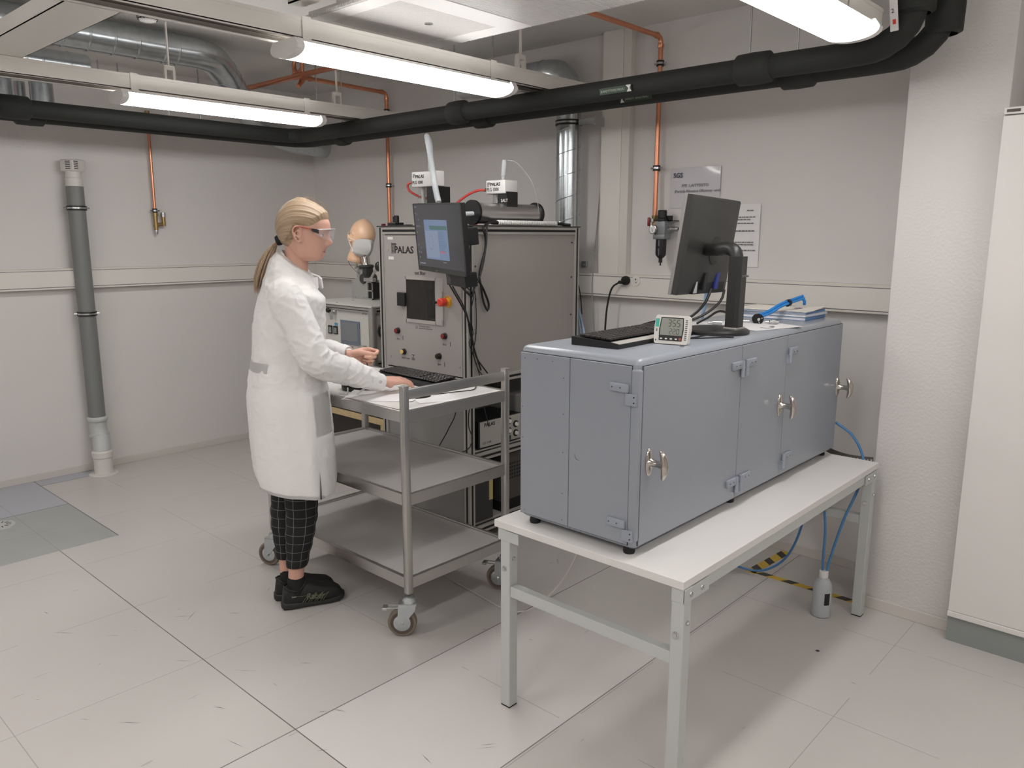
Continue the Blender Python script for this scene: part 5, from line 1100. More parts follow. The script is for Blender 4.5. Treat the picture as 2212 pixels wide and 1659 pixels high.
# papers and folders
def slab(name, label, cat, c, L_, W_, T_, rz, m, z, n=1, parts=None):
    t = thing(name, label, cat, (c[0], c[1], z), rz=rz)
    return t
def folder(c, rz, z, T_, label, edge):
    t = thing('plastic_folder', label, 'folder', (c[0], c[1], z), rz=rz, group='folders stacked on the grey cabinet')
    L2, W2 = 0.150, 0.105
    obj('page_block', B().box(-L2+.004, L2-.004, -W2+.003, W2-.004, 0.0012, T_-0.0012), PAPER, t, local=True)
    obj('folder_cover', B().box(-L2, L2, -W2, W2, 0, 0.0012).box(-L2, L2, -W2, W2, T_-0.0012, T_).box(L2-0.0015, L2, -W2, W2, 0, T_) , edge, t, local=True)
    return t
BF = mat('blue folder', (90, 130, 180), 0.35); CF = mat('clear folder sleeve', (196, 204, 214), 0.3)
fz = CT+0.0005; fc = (-1.405, 3.195)
folder(fc, math.radians(1), fz, 0.014, 'lowest blue edged folder of the stack on the grey cabinet', BF)
folder((fc[0]+.004, fc[1]+.004), math.radians(-1), fz+0.0142, 0.011, 'middle clear folder of the stack on the grey cabinet', CF)
folder((fc[0]-.002, fc[1]), math.radians(2), fz+0.0254, 0.008, 'topmost blue folder of the stack, under the loose sheets', BF)
t = thing('paper_sheets', 'white sheets lying on top of the folder stack with a purple mark', 'paper', (fc[0], fc[1], fz+0.0336), rz=math.radians(2))
b = B(); n = 10; T_ = 0.004
for i in range(n):
    for j in range(n):
        def q(i, j): 
            u, v = i/n-.5, j/n-.5; return (0.30*u, 0.215*v, 0.003+0.012*max(0, u)**2*4*max(0, v+.2))
        b.poly([q(i, j), q(i+1, j), q(i+1, j+1), q(i, j+1)])
bmesh.ops.remove_doubles(b.bm, verts=b.bm.verts[:], dist=1e-5); bmesh.ops.solidify(b.bm, geom=b.bm.faces[:], thickness=0.003)
obj('sheets', b, mat('cream paper', (228, 222, 212), 0.6), t, local=True, smooth=True)
obj('purple_mark', B().box(0.06, 0.09, -0.01, 0.005, 0.0065, 0.0075).box(0.072, 0.077, -0.025, 0.02, 0.0065, 0.0075), mat('purple ink', (120, 90, 130), 0.5), t, local=True)
t = thing('paper_sheet', 'white printed sheet at the front edge of the grey cabinet beside the monitor base', 'paper', (-1.30, 2.79, CT+0.0005), rz=math.radians(75))
b = B()
for i in range(8):
    for j in range(6):
        def q(i, j): 
            u, v = i/8-.5, j/6-.5; return (0.26*u, 0.18*v, 0.0008+0.004*abs(math.sin(u*6+1))*(0.5+v))
        b.poly([q(i, j), q(i+1, j), q(i+1, j+1), q(i, j+1)])
bmesh.ops.remove_doubles(b.bm, verts=b.bm.verts[:], dist=1e-5); bmesh.ops.solidify(b.bm, geom=b.bm.faces[:], thickness=0.0006)
obj('sheet', b, PAPER, t, local=True, smooth=True)
obj('printed_boxes', B().box(-0.06, -0.02, -0.078, -0.076, 0.004, 0.0052).box(-0.06, -0.058, -0.078, -0.05, 0.004, 0.0052).box(0.0, 0.02, -0.05, -0.04, 0.004, 0.0052), PRINTG, t, local=True)
tag(obj('paper_sheet', B(Matrix.Translation((-1.47, 2.72, CT+0.0005)) @ Matrix.Rotation(0.9, 4, 'Z')).box(-0.14, 0.14, -0.09, 0.09, 0, 0.0012), PAPER), 'plain sheet lying flat behind the round monitor base', 'paper')
# blue hose bundle with plug on top
t = thing('blue_hose', 'bright blue air hose loop with black tape resting on the folders', 'hose', (-1.4, 3.1, CT))
P0 = [Vector(p) for p in ((-1.37, 2.90, 1.262), (-1.36, 2.98, 1.275), (-1.345, 3.06, 1.300), (-1.33, 3.14, 1.314), (-1.318, 3.2, 1.324))]
for k, d in enumerate((Vector((0, 0, 0)), Vector((0.010, -0.006, 0.004)), Vector((0.003, -0.002, 0.012)))): obj('hose_strand', B().tube([p+d for p in P0], 0.0055, seg=10), BLUE, t, smooth=True)
obj('hose_bend', B().tube([P0[-1], P0[-1]+Vector((-.004, .016, 0.0)), P0[-1]+Vector((0.002, .022, -0.012)), P0[-1]+Vector((0.006, .012, -0.022))], 0.0065, seg=10), BLUE, t, smooth=True)
obj('tape_band', B().tube([P0[2]+(P0[3]-P0[2])*.45+Vector((.004, -.003, .005)), P0[2]+(P0[3]-P0[2])*.62+Vector((.004, -.003, .005))], 0.0145, seg=14, smooth=False), BLACK, t, smooth=True)
t = thing('power_plug', 'black power plug with two pins lying beside the monitor stand', 'plug', (-1.34, 2.86, CT))
obj('plug_body', B().lathe([(0.006, -0.03), (0.010, -0.02), (0.018, -0.008), (0.0205, 0.0), (0.0205, 0.012)], (-1.345, 2.855, CT+0.021), (0.75, -0.65, -0.1)), BLACKM, t, smooth=30)
b = B(); ax = Vector((0.75, -0.65, -0.1)).normalized(); sd = Vector((0.3, 0.35, 0.8)).normalized()
for s in (-1, 1): b.cyl(Vector((-1.345, 2.855, CT+0.021))+ax*0.012+sd*s*0.0095, Vector((-1.345, 2.855, CT+0.021))+ax*0.031+sd*s*0.0095, 0.0024, seg=10)
obj('plug_pins', b, CHROME, t, smooth=True)
obj('plug_face', B().cyl(Vector((-1.345, 2.855, CT+0.021))+ax*0.0122, Vector((-1.345, 2.855, CT+0.021))+ax*0.0135, 0.006, seg=14), ZINC, t)
for (a, c_, l) in (((-1.44, 2.78, CT+0.009), (-1.37, 2.84, CT+0.011), 'long metal hose coupling lying behind the monitor post'), ((-1.318, 2.865, CT+0.010), (-1.278, 2.895, CT+0.010), 'short metal quick coupling lying on the printed sheet'), ((-1.47, 2.70, CT+.009), (-1.43, 2.735, CT+.009), 'small metal fitting left of the monitor post')):
    a, c_ = Vector(a), Vector(c_); d = (c_-a); L_ = d.length
    tag(obj('hose_coupling', B().lathe([(0.004, 0), (0.005, L_*.3), (0.0085, L_*.35), (0.009, L_*.7), (0.007, L_*.72), (0.007, L_)], a, d, seg=14), ZINC, smooth=30), l, 'coupling')
# light blue tube dropping behind the cabinet
tag(obj('air_hose', B().tube([(-1.66, 3.02, 1.42), (-1.66, 3.02, 1.30), (-1.665, 3.0, 1.2), (-1.67, 2.99, 0.9)], 0.0075, seg=10), mat('pale blue hose', (140, 165, 195), 0.3), smooth=True), 'pale blue tube rising behind the cabinet below the monitor', 'hose')

# ------------------------------------------------------------ things on the trolley
TT = 0.919
keyboard('keyboard', 'black keyboard on the trolley under the hand of the woman', Matrix.Translation((-2.755, 2.325, TT)) @ Matrix.Rotation(math.radians(-3), 4, 'Z'), 0.46, 0.15)
t = thing('computer_mouse', 'black computer mouse with thin cord on the trolley beside the handle post', 'mouse', (-2.44, 2.08, TT+0.001))
b = B(); tq = bmesh.new(); bmesh.ops.create_uvsphere(tq, u_segments=24, v_segments=14, radius=1)
Mm = Matrix.Translation((-2.44, 2.085, TT+0.001)) @ Matrix.Rotation(math.radians(75), 4, 'Z')
for v in tq.verts:
    x, y, z = v.co; v.co = Vector((x*0.058*(1-.06*x), y*0.031*(1-0.1*x), max(0, z)*0.034*(1-0.25*x)))
b.merge(tq, Mm); obj('mouse_body', b, BLACK, t, smooth=50)
obj('scroll_wheel', B(Mm).cyl((0.03, -0.004, 0.024), (0.03, 0.004, 0.024), 0.008, seg=14), DKGREY, t)
obj('mouse_cord', B().tube([(-2.43, 2.14, TT+0.006), (-2.42, 2.18, TT+0.004), (-2.40, 2.26, TT+0.004), (-2.38, 2.34, TT+0.004), (-2.42, 2.40, TT+0.005), (-2.46, 2.45, TT+0.012), (-2.50, 2.47, TT+0.03), (-2.47, 2.48, TT-0.05), (-2.44, 2.50, TT-0.2)], 0.0022, seg=8), BLACK, t, smooth=True)
t = thing('black_puck', 'round black filter holder lying on the trolley below the sleeve', 'filter holder', (-2.775, 2.04, TT))
obj('holder_base', B().lathe([(0.078, 0), (0.082, 0.004), (0.082, 0.016), (0.080, 0.017)], (-2.775, 2.04, TT), seg=48), BLACK, t, smooth=30)
obj('holder_lid', B().lathe([(0.079, 0.018), (0.081, 0.019), (0.081, 0.036), (0.076, 0.040), (0.02, 0.041)], (-2.775, 2.04, TT), seg=48), BLACK, t, smooth=30)
def curled(name, label, c, L_, W_, rz, amp, m=PAPER):
    t = thing(name, label, 'paper', (c[0], c[1], TT+0.0006), rz=rz)
    b = B(); n = 12
    def q(i, j): u, v = i/n-.5, j/n-.5; return (L_*u, W_*v, 0.0005+amp*abs(u*2)**2.2*(0.6+0.4*math.sin(v*5)))
    for i in range(n):
        for j in range(n): b.poly([q(i, j), q(i+1, j), q(i+1, j+1), q(i, j+1)])
    bmesh.ops.remove_doubles(b.bm, verts=b.bm.verts[:], dist=1e-5); bmesh.ops.solidify(b.bm, geom=b.bm.faces[:], thickness=0.0005)
    obj('sheet', b, m, t, local=True, smooth=True); return t
curled('paper_sheet', 'white sheet of paper lying at the front edge of the trolley top', (-2.565, 2.0), 0.297, 0.20, math.radians(35), 0.010)
curled('paper_sheet', 'white sheet of paper under the mouse on the trolley top', (-2.385, 2.12), 0.17, 0.17, math.radians(65), 0.002)
t = thing('face_mask', 'white face mask with two upright ear loop ends lying on the trolley front', 'face mask', (-2.70, 1.92, TT))
obj('mask_fold', B().tube([(-2.74, 1.905, TT+0.003), (-2.72, 1.90, TT+0.003), (-2.70, 1.91, TT+0.003), (-2.715, 1.925, TT+0.003), (-2.74, 1.905, TT+0.003)], 0.002, seg=6), WHITE, t, smooth=True)
for pts in ([(-2.705, 1.912, TT+0.003), (-2.70, 1.918, TT+0.012), (-2.705, 1.922, TT+0.03)], [(-2.69, 1.918, TT+0.002), (-2.66, 1.935, TT+0.006), (-2.65, 1.95, TT+0.02), (-2.63, 1.962, TT+0.032)]):
    obj('ear_loop', B().tube(pts, 0.0032, seg=8), WHITE, t, smooth=True)

# ------------------------------------------------------------ tall white cabinet at the right
fx0, fx1, fy0, fy1 = -0.683, 0.0, 3.29, 3.72
t = thing('tall_cabinet', 'tall white cabinet with grey plinth at the right edge of the picture', 'cabinet', ((fx0+fx1)/2, 3.5, 0))
CW = mat('white cabinet lacquer', (226, 222, 218), 0.35, var=0.01)
obj('cabinet_body', B().box(fx0, fx1, fy0+0.022, fy1, 0.105, 2.022, bev=0.002), CW, t)
dr = obj('cabinet_door', B().box(fx0, fx1, fy0, fy0+0.020, 0.128, 1.994, bev=0.002), CW, t)
obj('door_top_rail', B().box(fx0, fx1, fy0+0.001, fy0+0.022, 1.998, 2.022, bev=0.0015), CW, t)
sub('maker_plate', B().box(fx0+0.008, fx0+0.05, fy0+0.0, fy0+0.0012, 2.005, 2.015), mat('bronze plate', (70, 55, 45), 0.4), dr)
obj('bottom_rail', B().box(fx0-0.002, fx1, fy0-0.002, fy0+0.02, 0.104, 0.127, bev=0.003), CW, t)
obj('plinth', B().box(fx0, fx1, fy0+0.008, fy1, 0.0, 0.104), mat('grey plinth', (140, 144, 142), 0.5), t)
# ------------------------------------------------------------ floor things under the bench
t = thing('wash_bottle', 'translucent white plastic bottle with black label and two blue hoses on the floor', 'bottle', (-1.129, 3.165, 0))
bc = (-1.129, 3.165, 0)
obj('bottle_body', B().lathe([(0.030, 0.0), (0.037, 0.003), (0.038, 0.01), (0.038, 0.125), (0.034, 0.145), (0.024, 0.163), (0.016, 0.17), (0.016, 0.176)], bc, seg=32), mat('milky bottle', (205, 210, 214), 0.35, trans=0.25, ior=1.3), t, smooth=50)
obj('bottle_cap', B().lathe([(0.0185, 0.172), (0.0185, 0.198), (0.016, 0.201)], bc, seg=24), WHITE, t, smooth=30)
b = B(); n = 6
for k in range(n):
    a0 = math.radians(-55+k*6); a1 = math.radians(-55+(k+1)*6)
    b.poly([(bc[0]+.0385*math.cos(a0), bc[1]+.0385*math.sin(a0), 0.06), (bc[0]+.0385*math.cos(a1), bc[1]+.0385*math.sin(a1), 0.06), (bc[0]+.0385*math.cos(a1), bc[1]+.0385*math.sin(a1), 0.112), (bc[0]+.0385*math.cos(a0), bc[1]+.0385*math.sin(a0), 0.112)])
bmesh.ops.remove_doubles(b.bm, verts=b.bm.verts[:], dist=1e-5); bmesh.ops.solidify(b.bm, geom=b.bm.faces[:], thickness=0.0005)
obj('bottle_label', b, BLACK, t)
for pts, l in (([(-1.135, 3.165, 0.18), (-1.137, 3.165, 0.26), (-1.145, 3.18, 0.40), (-1.19, 3.22, 0.54), (-1.25, 3.27, 0.62), (-1.30, 3.30, 0.64)], 'blue hose rising left from the floor bottle to the bench'),
               ([(-1.122, 3.168, 0.18), (-1.11, 3.18, 0.27), (-1.085, 3.22, 0.42), (-1.06, 3.30, 0.56), (-1.07, 3.345, 0.66), (-1.12, 3.345, 0.75), (-1.19, 3.33, 0.80)], 'blue hose rising right from the floor bottle behind the bench and up to the cabinet'),
               ([(-1.62, 3.30, 0.05), (-1.56, 3.32, 0.03), (-1.46, 3.32, 0.05), (-1.36, 3.32, 0.14), (-1.30, 3.32, 0.30), (-1.28, 3.32, 0.5), (-1.28, 3.34, 0.64)], 'blue hose sagging in a low arc behind the bench')):
    tag(obj('blue_hose', B().tube(pts, 0.0052, seg=10), BLUEH, smooth=True), l, 'hose', 'blue hoses under the bench')
def tape(label, a, c_, wd, n):
    a, c_ = Vector(a), Vector(c_); d = (c_-a).normalized(); s = Vector((-d.y, d.x, 0))*wd/2; L_ = (c_-a).length
    t = thing('hazard_tape', label, 'floor tape', (a+c_)/2, group='yellow black floor tape')
    obj('tape_strip', B().prism([a-s, c_-s, c_+s, a+s], (0, 0, 0.0012)), mat('tape yellow', (206, 172, 62), 0.5, var=.06, vscale=20), t)
    b = B(); st = L_/n
    for k in range(n):
        p = a+d*(st*(k+.2)); q_ = a+d*(st*(k+.62)); sh = d*wd*0.9
        b.prism([p-s+Vector((0, 0, .0013)), q_-s+Vector((0, 0, .0013)), q_+s+sh*0.6+Vector((0, 0, .0013)) if 0 else q_+s+Vector((0, 0, .0013))+d*wd*.7, p+s+Vector((0, 0, .0013))+d*wd*.7], (0, 0, 0.0005))
    obj('black_stripes', b, mat('tape black', (56, 54, 52), 0.5), t)
tape('hazard tape strip running back to the wall behind the bench', (-1.545, 3.36, 0.0), (-1.52, 3.72, 0.0), 0.048, 3)
tape('hazard tape strip running past the floor bottle towards the bench leg', (-1.545, 3.385, 0.0), (-1.05, 3.385, 0.0), 0.036, 4)
t = thing('perforated_strap', 'curved perforated steel strap behind the right end of the bench', 'strap', (-1.13, 3.40, 0.64))
b = B(); hb2 = B(); n = 20; P = [(-1.33+0.29*k/n, 3.50-0.12*(k/n)-0.03*math.sin(PI*k/n), 0.640+0.028*math.sin(PI*k/n)*0-0.012*math.sin(PI*k/n)) for k in range(n+1)]
for p, q_ in zip(P, P[1:]): b.prism([p, q_, (q_[0], q_[1], q_[2]+0.024), (p[0], p[1], p[2]+0.024)], (0, 0.0015, 0))
obj('strap_band', b, mat('dull zinc', (120, 118, 114), 0.4, metal=0.7), t)
for k in range(n): 
    p = P[k]; hb2.cyl((p[0]+.007, p[1]-0.001, p[2]+0.012), (p[0]+.007, p[1]-0.0016, p[2]+0.012), 0.0035 if k % 2 else 0.0022, seg=8)
obj('strap_holes', hb2, LABEL, t)
t = thing('floor_socket', 'small white box on the pillar base behind the bench leg', 'socket', (-1.05, 3.37, 0.05))
obj('socket_box', B().box(-1.062, -1.036, 3.36, 3.40, 0.03, 0.085, bev=0.003), WHITE, t)
t = thing('floor_drain', 'round pale floor drain with slots in the grey floor at the left edge', 'floor drain', (-4.86, 1.10, 0))
obj('drain_plate', B().lathe([(0.075, 0), (0.073, 0.004), (0.02, 0.005)], (-4.865, 1.12, 0), seg=32), mat('drain grey', (188, 190, 186), 0.4), t, smooth=30)
b = B()
for k in range(12):
    a = 2*PI*k/12; b.box(0.03, 0.055, -0.003, 0.003, 0.0052, 0.0058, xf=Matrix.Translation((-4.865, 1.12, 0)) @ Matrix.Rotation(a, 4, 'Z'))
obj('drain_slots', b, DKGREY, t)
tag(obj('white_cable', B().tube([(-1.80, 2.45, 0.60), (-1.82, 2.42, 0.4), (-1.88, 2.36, 0.2), (-2.0, 2.3, 0.05), (-2.12, 2.28, 0.012), (-2.3, 2.3, 0.006), (-2.6, 2.35, 0.006), (-2.72, 2.45, 0.006)], 0.0028, seg=8), mat('pale cable', (196, 192, 186), 0.5), smooth=True), 'thin pale cable hanging behind the bench and crossing under the trolley', 'cable')
for k, (x, y, w_) in enumerate(((-1.02, 2.86, .011), )):
    tag(obj('floor_debris', B(Matrix.Translation((x, y, 0.0008)) @ Matrix.Rotation(0.4, 4, 'Z')).sphere((0, 0, 0.002), 0.008, 1, 0.6, 0.3, 8, 6), DKGREY), 'small dark scrap lying on the floor in front of the bottle', 'debris')
# ------------------------------------------------------------ people tools
def interp(tab, z):
    if z <= tab[0][0]: return tab[0][1:]
    for a, b_ in zip(tab, tab[1:]):
        if z <= b_[0]:
            t = (z-a[0])/(b_[0]-a[0]); return tuple(p+(q-p)*t for p, q in zip(a[1:], b_[1:]))
    return tab[-1][1:]
def smoothtab(tab, z):
    d = 0.0045; r = [interp(tab, z+k*d) for k in (-1.5, -0.5, 0.5, 1.5)]
    return tuple(sum(v)/4 for v in zip(*r))
HEAD = [(0.000, .207, .150, .032), (.008, .228, .135, .043), (.014, .2335, .125, .049), (.022, .2300, .116, .053), (.029, .2335, .108, .056), (.034, .2340, .104, .058), (.0365, .2315, .102, .0585), (.040, .2365, .100, .059),
        (.049, .2405, .093, .061), (.060, .243, .087, .064), (.070, .244, .081, .0665), (.085, .246, .073, .070), (.101, .250, .066, .0725), (.119, .2585, .062, .074), (.141, .2590, .062, .0745), (.160, .253, .065, .072), (.180, .240, .074, .066), (.200, .220, .088, .054), (.215, .196, .105, .040), (.226, .168, .125, .024), (.231, .150, .140, .008)]
def head_point(z, th, nose=True):
    f, bk, wd = smoothtab(HEAD, z); cxh = 0.150
    c, s_ = math.cos(th), math.sin(th)
    y = wd*math.copysign(abs(s_)**0.92, s_)
    if c >= 0: x = cxh+(f-cxh)*abs(c)**0.86
    else: x = cxh-(cxh-bk)*abs(c)**0.95
    if nose and c > 0:
        nz = interp([(.050, 0, .011), (.055, .004, .012), (.060, .014, .0115), (.066, .0235, .0100), (.071, .0250, .0095), (.078, .0205, .0085), (.086, .0150, .0080), (.095, .0088, .0078), (.103, .0042, .008), (.112, .0, .009)], z)
        x += nz[0]*math.exp(-(y/nz[1])**2)
        for sy in (-1, 1):
            x -= 0.0095*math.exp(-((y-sy*0.031)/0.015)**2-((z-0.101)/0.011)**2)
            x += 0.0065*math.exp(-((y-sy*0.0125)/0.0055)**2-((z-0.060)/0.0055)**2)
            x += 0.003*math.exp(-((y-sy*0.045)/0.018)**2-((z-0.078)/0.014)**2)
            x += 0.0025*math.exp(-((y-sy*0.026)/0.022)**2-((z-0.120)/0.006)**2)
        x -= 0.0022*math.exp(-(y/0.022)**2-((z-0.0368)/0.0018)**2)
    return Vector((x, y, z))
def head_mesh(b, M):
    nz, na = 96, 88; R = []
    for i in range(nz+1):
        z = 0.231*(i/nz); R.append([b._v(M @ head_point(z, 2*PI*k/na)) for k in range(na)])
    for u, v in zip(R, R[1:]):
        for k in range(na): b.bm.faces.new((u[k], u[(k+1) % na], v[(k+1) % na], v[k]))
    b.bm.faces.new(R[0][::-1]); b.bm.faces.new(R[-1])
    # ears
    for sy in (-1, 1):
        for (dx, dz, rx_, ry_, rz_) in ((0.152, 0.105, .0155, .013, .0265), (0.158, .080, .0085, .012, .010)):
            t = bmesh.new(); bmesh.ops.create_uvsphere(t, u_segments=16, v_segments=12, radius=1)
            Er = M @ Matrix.Translation((dx, sy*0.074, dz)) @ Matrix.Rotation(sy*0.45, 4, 'Z') @ Matrix.Rotation(-0.15, 4, 'Y')
            for v in t.verts: v.co = Vector((v.co.x*rx_, v.co.y*ry_*0.55, v.co.z*rz_))
            b.merge(t, Er)
        pts = [(0.166, .118), (.163, .129), (.153, .134), (.142, .129), (.137, .116), (.139, .098), (.146, .083), (.156, .073), (.163, .077)]
        b.tube([M @ Vector((x, sy*(0.0805+0.012*max(0, (0.160-x)/0.02)), z)) for x, z in pts], 0.0036, seg=8, step=0.004)
        b.tube([M @ Vector((x, sy*(0.083+0.006*max(0, (0.160-x)/0.02)), z)) for x, z in [(.160, .106), (.154, .115), (.147, .115), (.145, .104), (.151, .092), (.158, .088)]], 0.0026, seg=8, step=0.004)
def remeshed(b, voxel, smooth_it=2, fac=0.5):
    me = bpy.data.meshes.new('t'); bmesh.ops.recalc_face_normals(b.bm, faces=b.bm.faces[:]); b.bm.to_mesh(me); b.bm.free()
    o = bpy.data.objects.new('t', me); C.objects.link(o)
    m = o.modifiers.new('r', 'REMESH'); m.mode = 'VOXEL'; m.voxel_size = voxel; m.adaptivity = 0
    if smooth_it:
        s_ = o.modifiers.new('s', 'SMOOTH'); s_.iterations = smooth_it; s_.factor = fac
    dg = bpy.context.evaluated_depsgraph_get(); r = bpy.data.meshes.new_from_object(o.evaluated_get(dg))
    bpy.data.objects.remove(o); bpy.data.meshes.remove(me)
    nb = B(); nb.bm.from_mesh(r); bpy.data.meshes.remove(r)
    return nb
def limb(b, pts, seg=20, step=0.02):
    # pts: (x, y, z, radius) tapered limb with round ends
    P = [Vector(p[:3]) for p in pts]; rr = [p[3] for p in pts]; n = len(P)
    L_ = [0]
    for i in range(1, n): L_.append(L_[-1]+(P[i]-P[i-1]).length)
    tot = L_[-1]
    def rad(u):
        s_ = u*tot
        for i in range(1, n):
            if s_ <= L_[i]+1e-9:
                t = (s_-L_[i-1])/(L_[i]-L_[i-1]); t = t*t*(3-2*t); return rr[i-1]+(rr[i]-rr[i-1])*t
        return rr[-1]
    b.tube(P, 0.01, seg=seg, rad=rad, step=step)
    b.sphere(P[0], rr[0], u=16, v=10); b.sphere(P[-1], rr[-1], u=16, v=10)
def loft(b, rings):
    # rings: list of lists of points
    R = [[b._v(p) for p in r_] for r_ in rings]; n = len(R[0])
    for u, v in zip(R, R[1:]):
        for k in range(n): b.bm.faces.new((u[k], u[(k+1) % n], v[(k+1) % n], v[k]))
    b.bm.faces.new(R[0][::-1]); b.bm.faces.new(R[-1])
def hand(b, W, F, Rd, P, curls, thumb, sc=1.0, spread=0.10):
    """W wrist, F towards the fingers, Rd towards the thumb side, P out of the palm"""
    F = F.normalized(); Rd = (Rd-F*Rd.dot(F)).normalized(); P = (P-F*P.dot(F)-Rd*P.dot(Rd)).normalized()
    rings = []
    for u, hw, ht, off in ((-0.03, .0255, .0195, 0), (0.0, .0265, .019, 0), (0.02, .031, .0185, .001), (0.045, .0375, .016, .002), (0.07, .040, .0135, .001), (0.086, .0385, .0115, .0), (0.094, .034, .009, .0)):
        c = W+F*u*sc+Rd*off; r_ = []
        for k in range(24):
            a = 2*PI*k/24; ca, sa = math.cos(a), math.sin(a)
            r_.append(c+Rd*(hw*sc*math.copysign(abs(ca)**.8, ca))+P*(ht*sc*math.copysign(abs(sa)**.8, sa)))
        rings.append(r_)
    loft(b, rings)
    # thenar and hypothenar pads
    for (u, v, w_, r_) in ((.035, .022, .009, .017), (.035, -.020, .008, .015)): b.sphere(W+F*u*sc+Rd*v*sc+P*w_*sc, r_*sc, 1, 1, 1, 14, 10)
    segs = [(.030, (.042, .025, .021), .0088), (.0105, (.046, .029, .022), .0092), (-.0095, (.042, .027, .021), .0086), (-.028, (.033, .021, .019), .0076)]
    tips = []
    for i, (v, ls, r0) in enumerate(segs):
        p = W+F*(0.083-0.004*abs(i-1))*sc+Rd*v*sc; ang = 0; pts = [(p-F*0.022*sc, r0*sc*1.05), (p, r0*sc*1.04)]
        d0 = (F+Rd*spread*(1.2-i)*.6).normalized()
        for j, L_ in enumerate(ls):
            ang += curls[i][j]; d = d0*math.cos(ang)+P*math.sin(ang)
            mid = p+d*L_*sc*.5; p = p+d*L_*sc; r1 = r0*(1-0.10*(j+1))*sc
            pts += [(mid, r1*1.0), (p, r1*(1.04 if j < 2 else .86))]
        limb(b, [(q.x, q.y, q.z, r_) for q, r_ in pts], seg=14, step=0.005); tips.append((p, d))
    pts = [tuple(W+F*a*sc+Rd*c_*sc+P*d*sc)+(r_*sc,) for a, c_, d, r_ in thumb]
    limb(b, pts, seg=14, step=0.005)
    return tips, F, Rd, P

SKIN = mat('skin', (206, 160, 141), 0.55, sub=0.06, var=0.05, vscale=28, bump=0.05, bscale=220)
LIPS = mat('lips', (182, 118, 106), 0.5)
EYEW = mat('eye white', (225, 220, 215), 0.25); IRIS = mat('iris', (88, 110, 120), 0.2)
BROW = mat('eyebrow', (160, 125, 96), 0.8)
COAT = mat('white cotton coat', (226, 224, 222), 0.75, bump=0.12, bscale=26, var=0.02, vscale=7)
# ------------------------------------------------------------ the woman
wo = Vector((-2.85, 1.66, 0)); XR_ = Vector((math.cos(YAW), -math.sin(YAW), 0)); wyaw = math.atan2(XR_.y, XR_.x)
wm = thing('person', 'woman in white lab coat and safety glasses standing at the trolley', 'person', wo, rz=wyaw)
Z0 = 1.479
BR = math.radians(23); u_ = Vector((math.cos(BR), math.sin(BR), 0)); v_ = Vector((-math.sin(BR), math.cos(BR), 0))
YB = -0.02
COATR = [(0.570, -.082, .243, .195), (0.62, -.092, .248, .195), (.75, -.098, .243, .192), (.94, -.100, .232, .188), (1.02, -.085, .220, .175), (1.095, -.068, .215, .160), (1.18, -.062, .226, .165), (1.264, -.054, .230, .172), (1.33, -.036, .232, .172), (1.37, -.018, .222, .165), (1.40, .004, .210, .140), (1.43, .024, .200, .105), (1.455, .043, .190, .078), (1.475, .055, .182, .066)]
def body_ring(z, shrink=0.0, n=64, fold=0.0):
    Lf, Rt, c = interp(COATR, z); hw = (Rt-Lf)/2-shrink; c = c-shrink; cc = (Lf+Rt)/2
    a = math.sqrt(max(1e-5, hw*hw-(c*math.sin(BR))**2))/math.cos(BR) if hw > c*math.sin(BR)*1.05 else hw*.8
    out = []
    for k in range(n):
        t = 2*PI*k/n; ca, sa = math.cos(t), math.sin(t)
        e = 0.88
        q = u_*(a*math.copysign(abs(ca)**e, ca))+v_*(c*math.copysign(abs(sa)**e, sa))
        f = 1+fold*(math.sin(t*5+1.3)*.5+math.sin(t*9+.4)*.35+math.sin(t*14+2)*.25)
        p_ = Vector((cc, YB, z))+q*f
        if z > 1.34: p_.z -= (p_.x-.117)*.72*min(1, (z-1.34)/.10)
        if z < .80: p_.z -= .17*(p_.x-.07)*(.80-z)/.23
        out.append(p_)
    return out
# ---- body as one surface
b = B()
HM = Matrix.Translation((0, 0.0, Z0)); HM = HM
head_mesh(b, HM)
loft(b, [[Vector((cx_+r_*math.cos(2*PI*k/28), r_*0.98*math.sin(2*PI*k/28), z)) for k in range(28)] for z, cx_, r_ in ((1.38, .095, .070), (1.43, .108, .056), (1.47, .117, .048), (1.505, .124, .046), (1.54, .130, .050), (1.57, .14, .05))])
loft(b, [body_ring(z, 0.022, 40) for z in (0.60, .75, .94, 1.02, 1.095, 1.18, 1.264, 1.33, 1.37, 1.40, 1.425, 1.445)])
RS = Vector((.118, -.165, 1.355)); RE = Vector((.228, -.185, 1.105)); RW = Vector((.418, .095, .972))
LS = Vector((.05, .15, 1.355)); LE = Vector((.10, .22, 1.10)); LW_ = Vector((.300, .105, 1.083))
limb(b, [tuple(RS)+(.048,), tuple((RS+RE)/2)+(.041,), tuple(RE)+(.036,), tuple(RE.lerp(RW, .35))+(.035,), tuple(RW-(RW-RE).normalized()*.03)+(.024,), tuple(RW)+(.0225,)])
limb(b, [tuple(LS)+(.048,), tuple((LS+LE)/2)+(.041,), tuple(LE)+(.036,), tuple(LE.lerp(LW_, .4))+(.034,), tuple(LW_)+(.0225,)])
# right hand resting on the keyboard
RF = Vector((.66, .62, -.03))
rt_tips = hand(b, RW+Vector((.004, .004, 0)), RF, Vector((-.62, .66, .14)), Vector((0, 0, -1)), [(.10, .26, .16), (.12, .30, .18), (.14, .32, .20), (.16, .34, .22)],
     [(.0, .014, .004, .017), (.022, .030, .010, .0155), (.045, .044, .018, .0125), (.066, .052, .022, .0105), (.084, .054, .022, .0085)], sc=1.02)
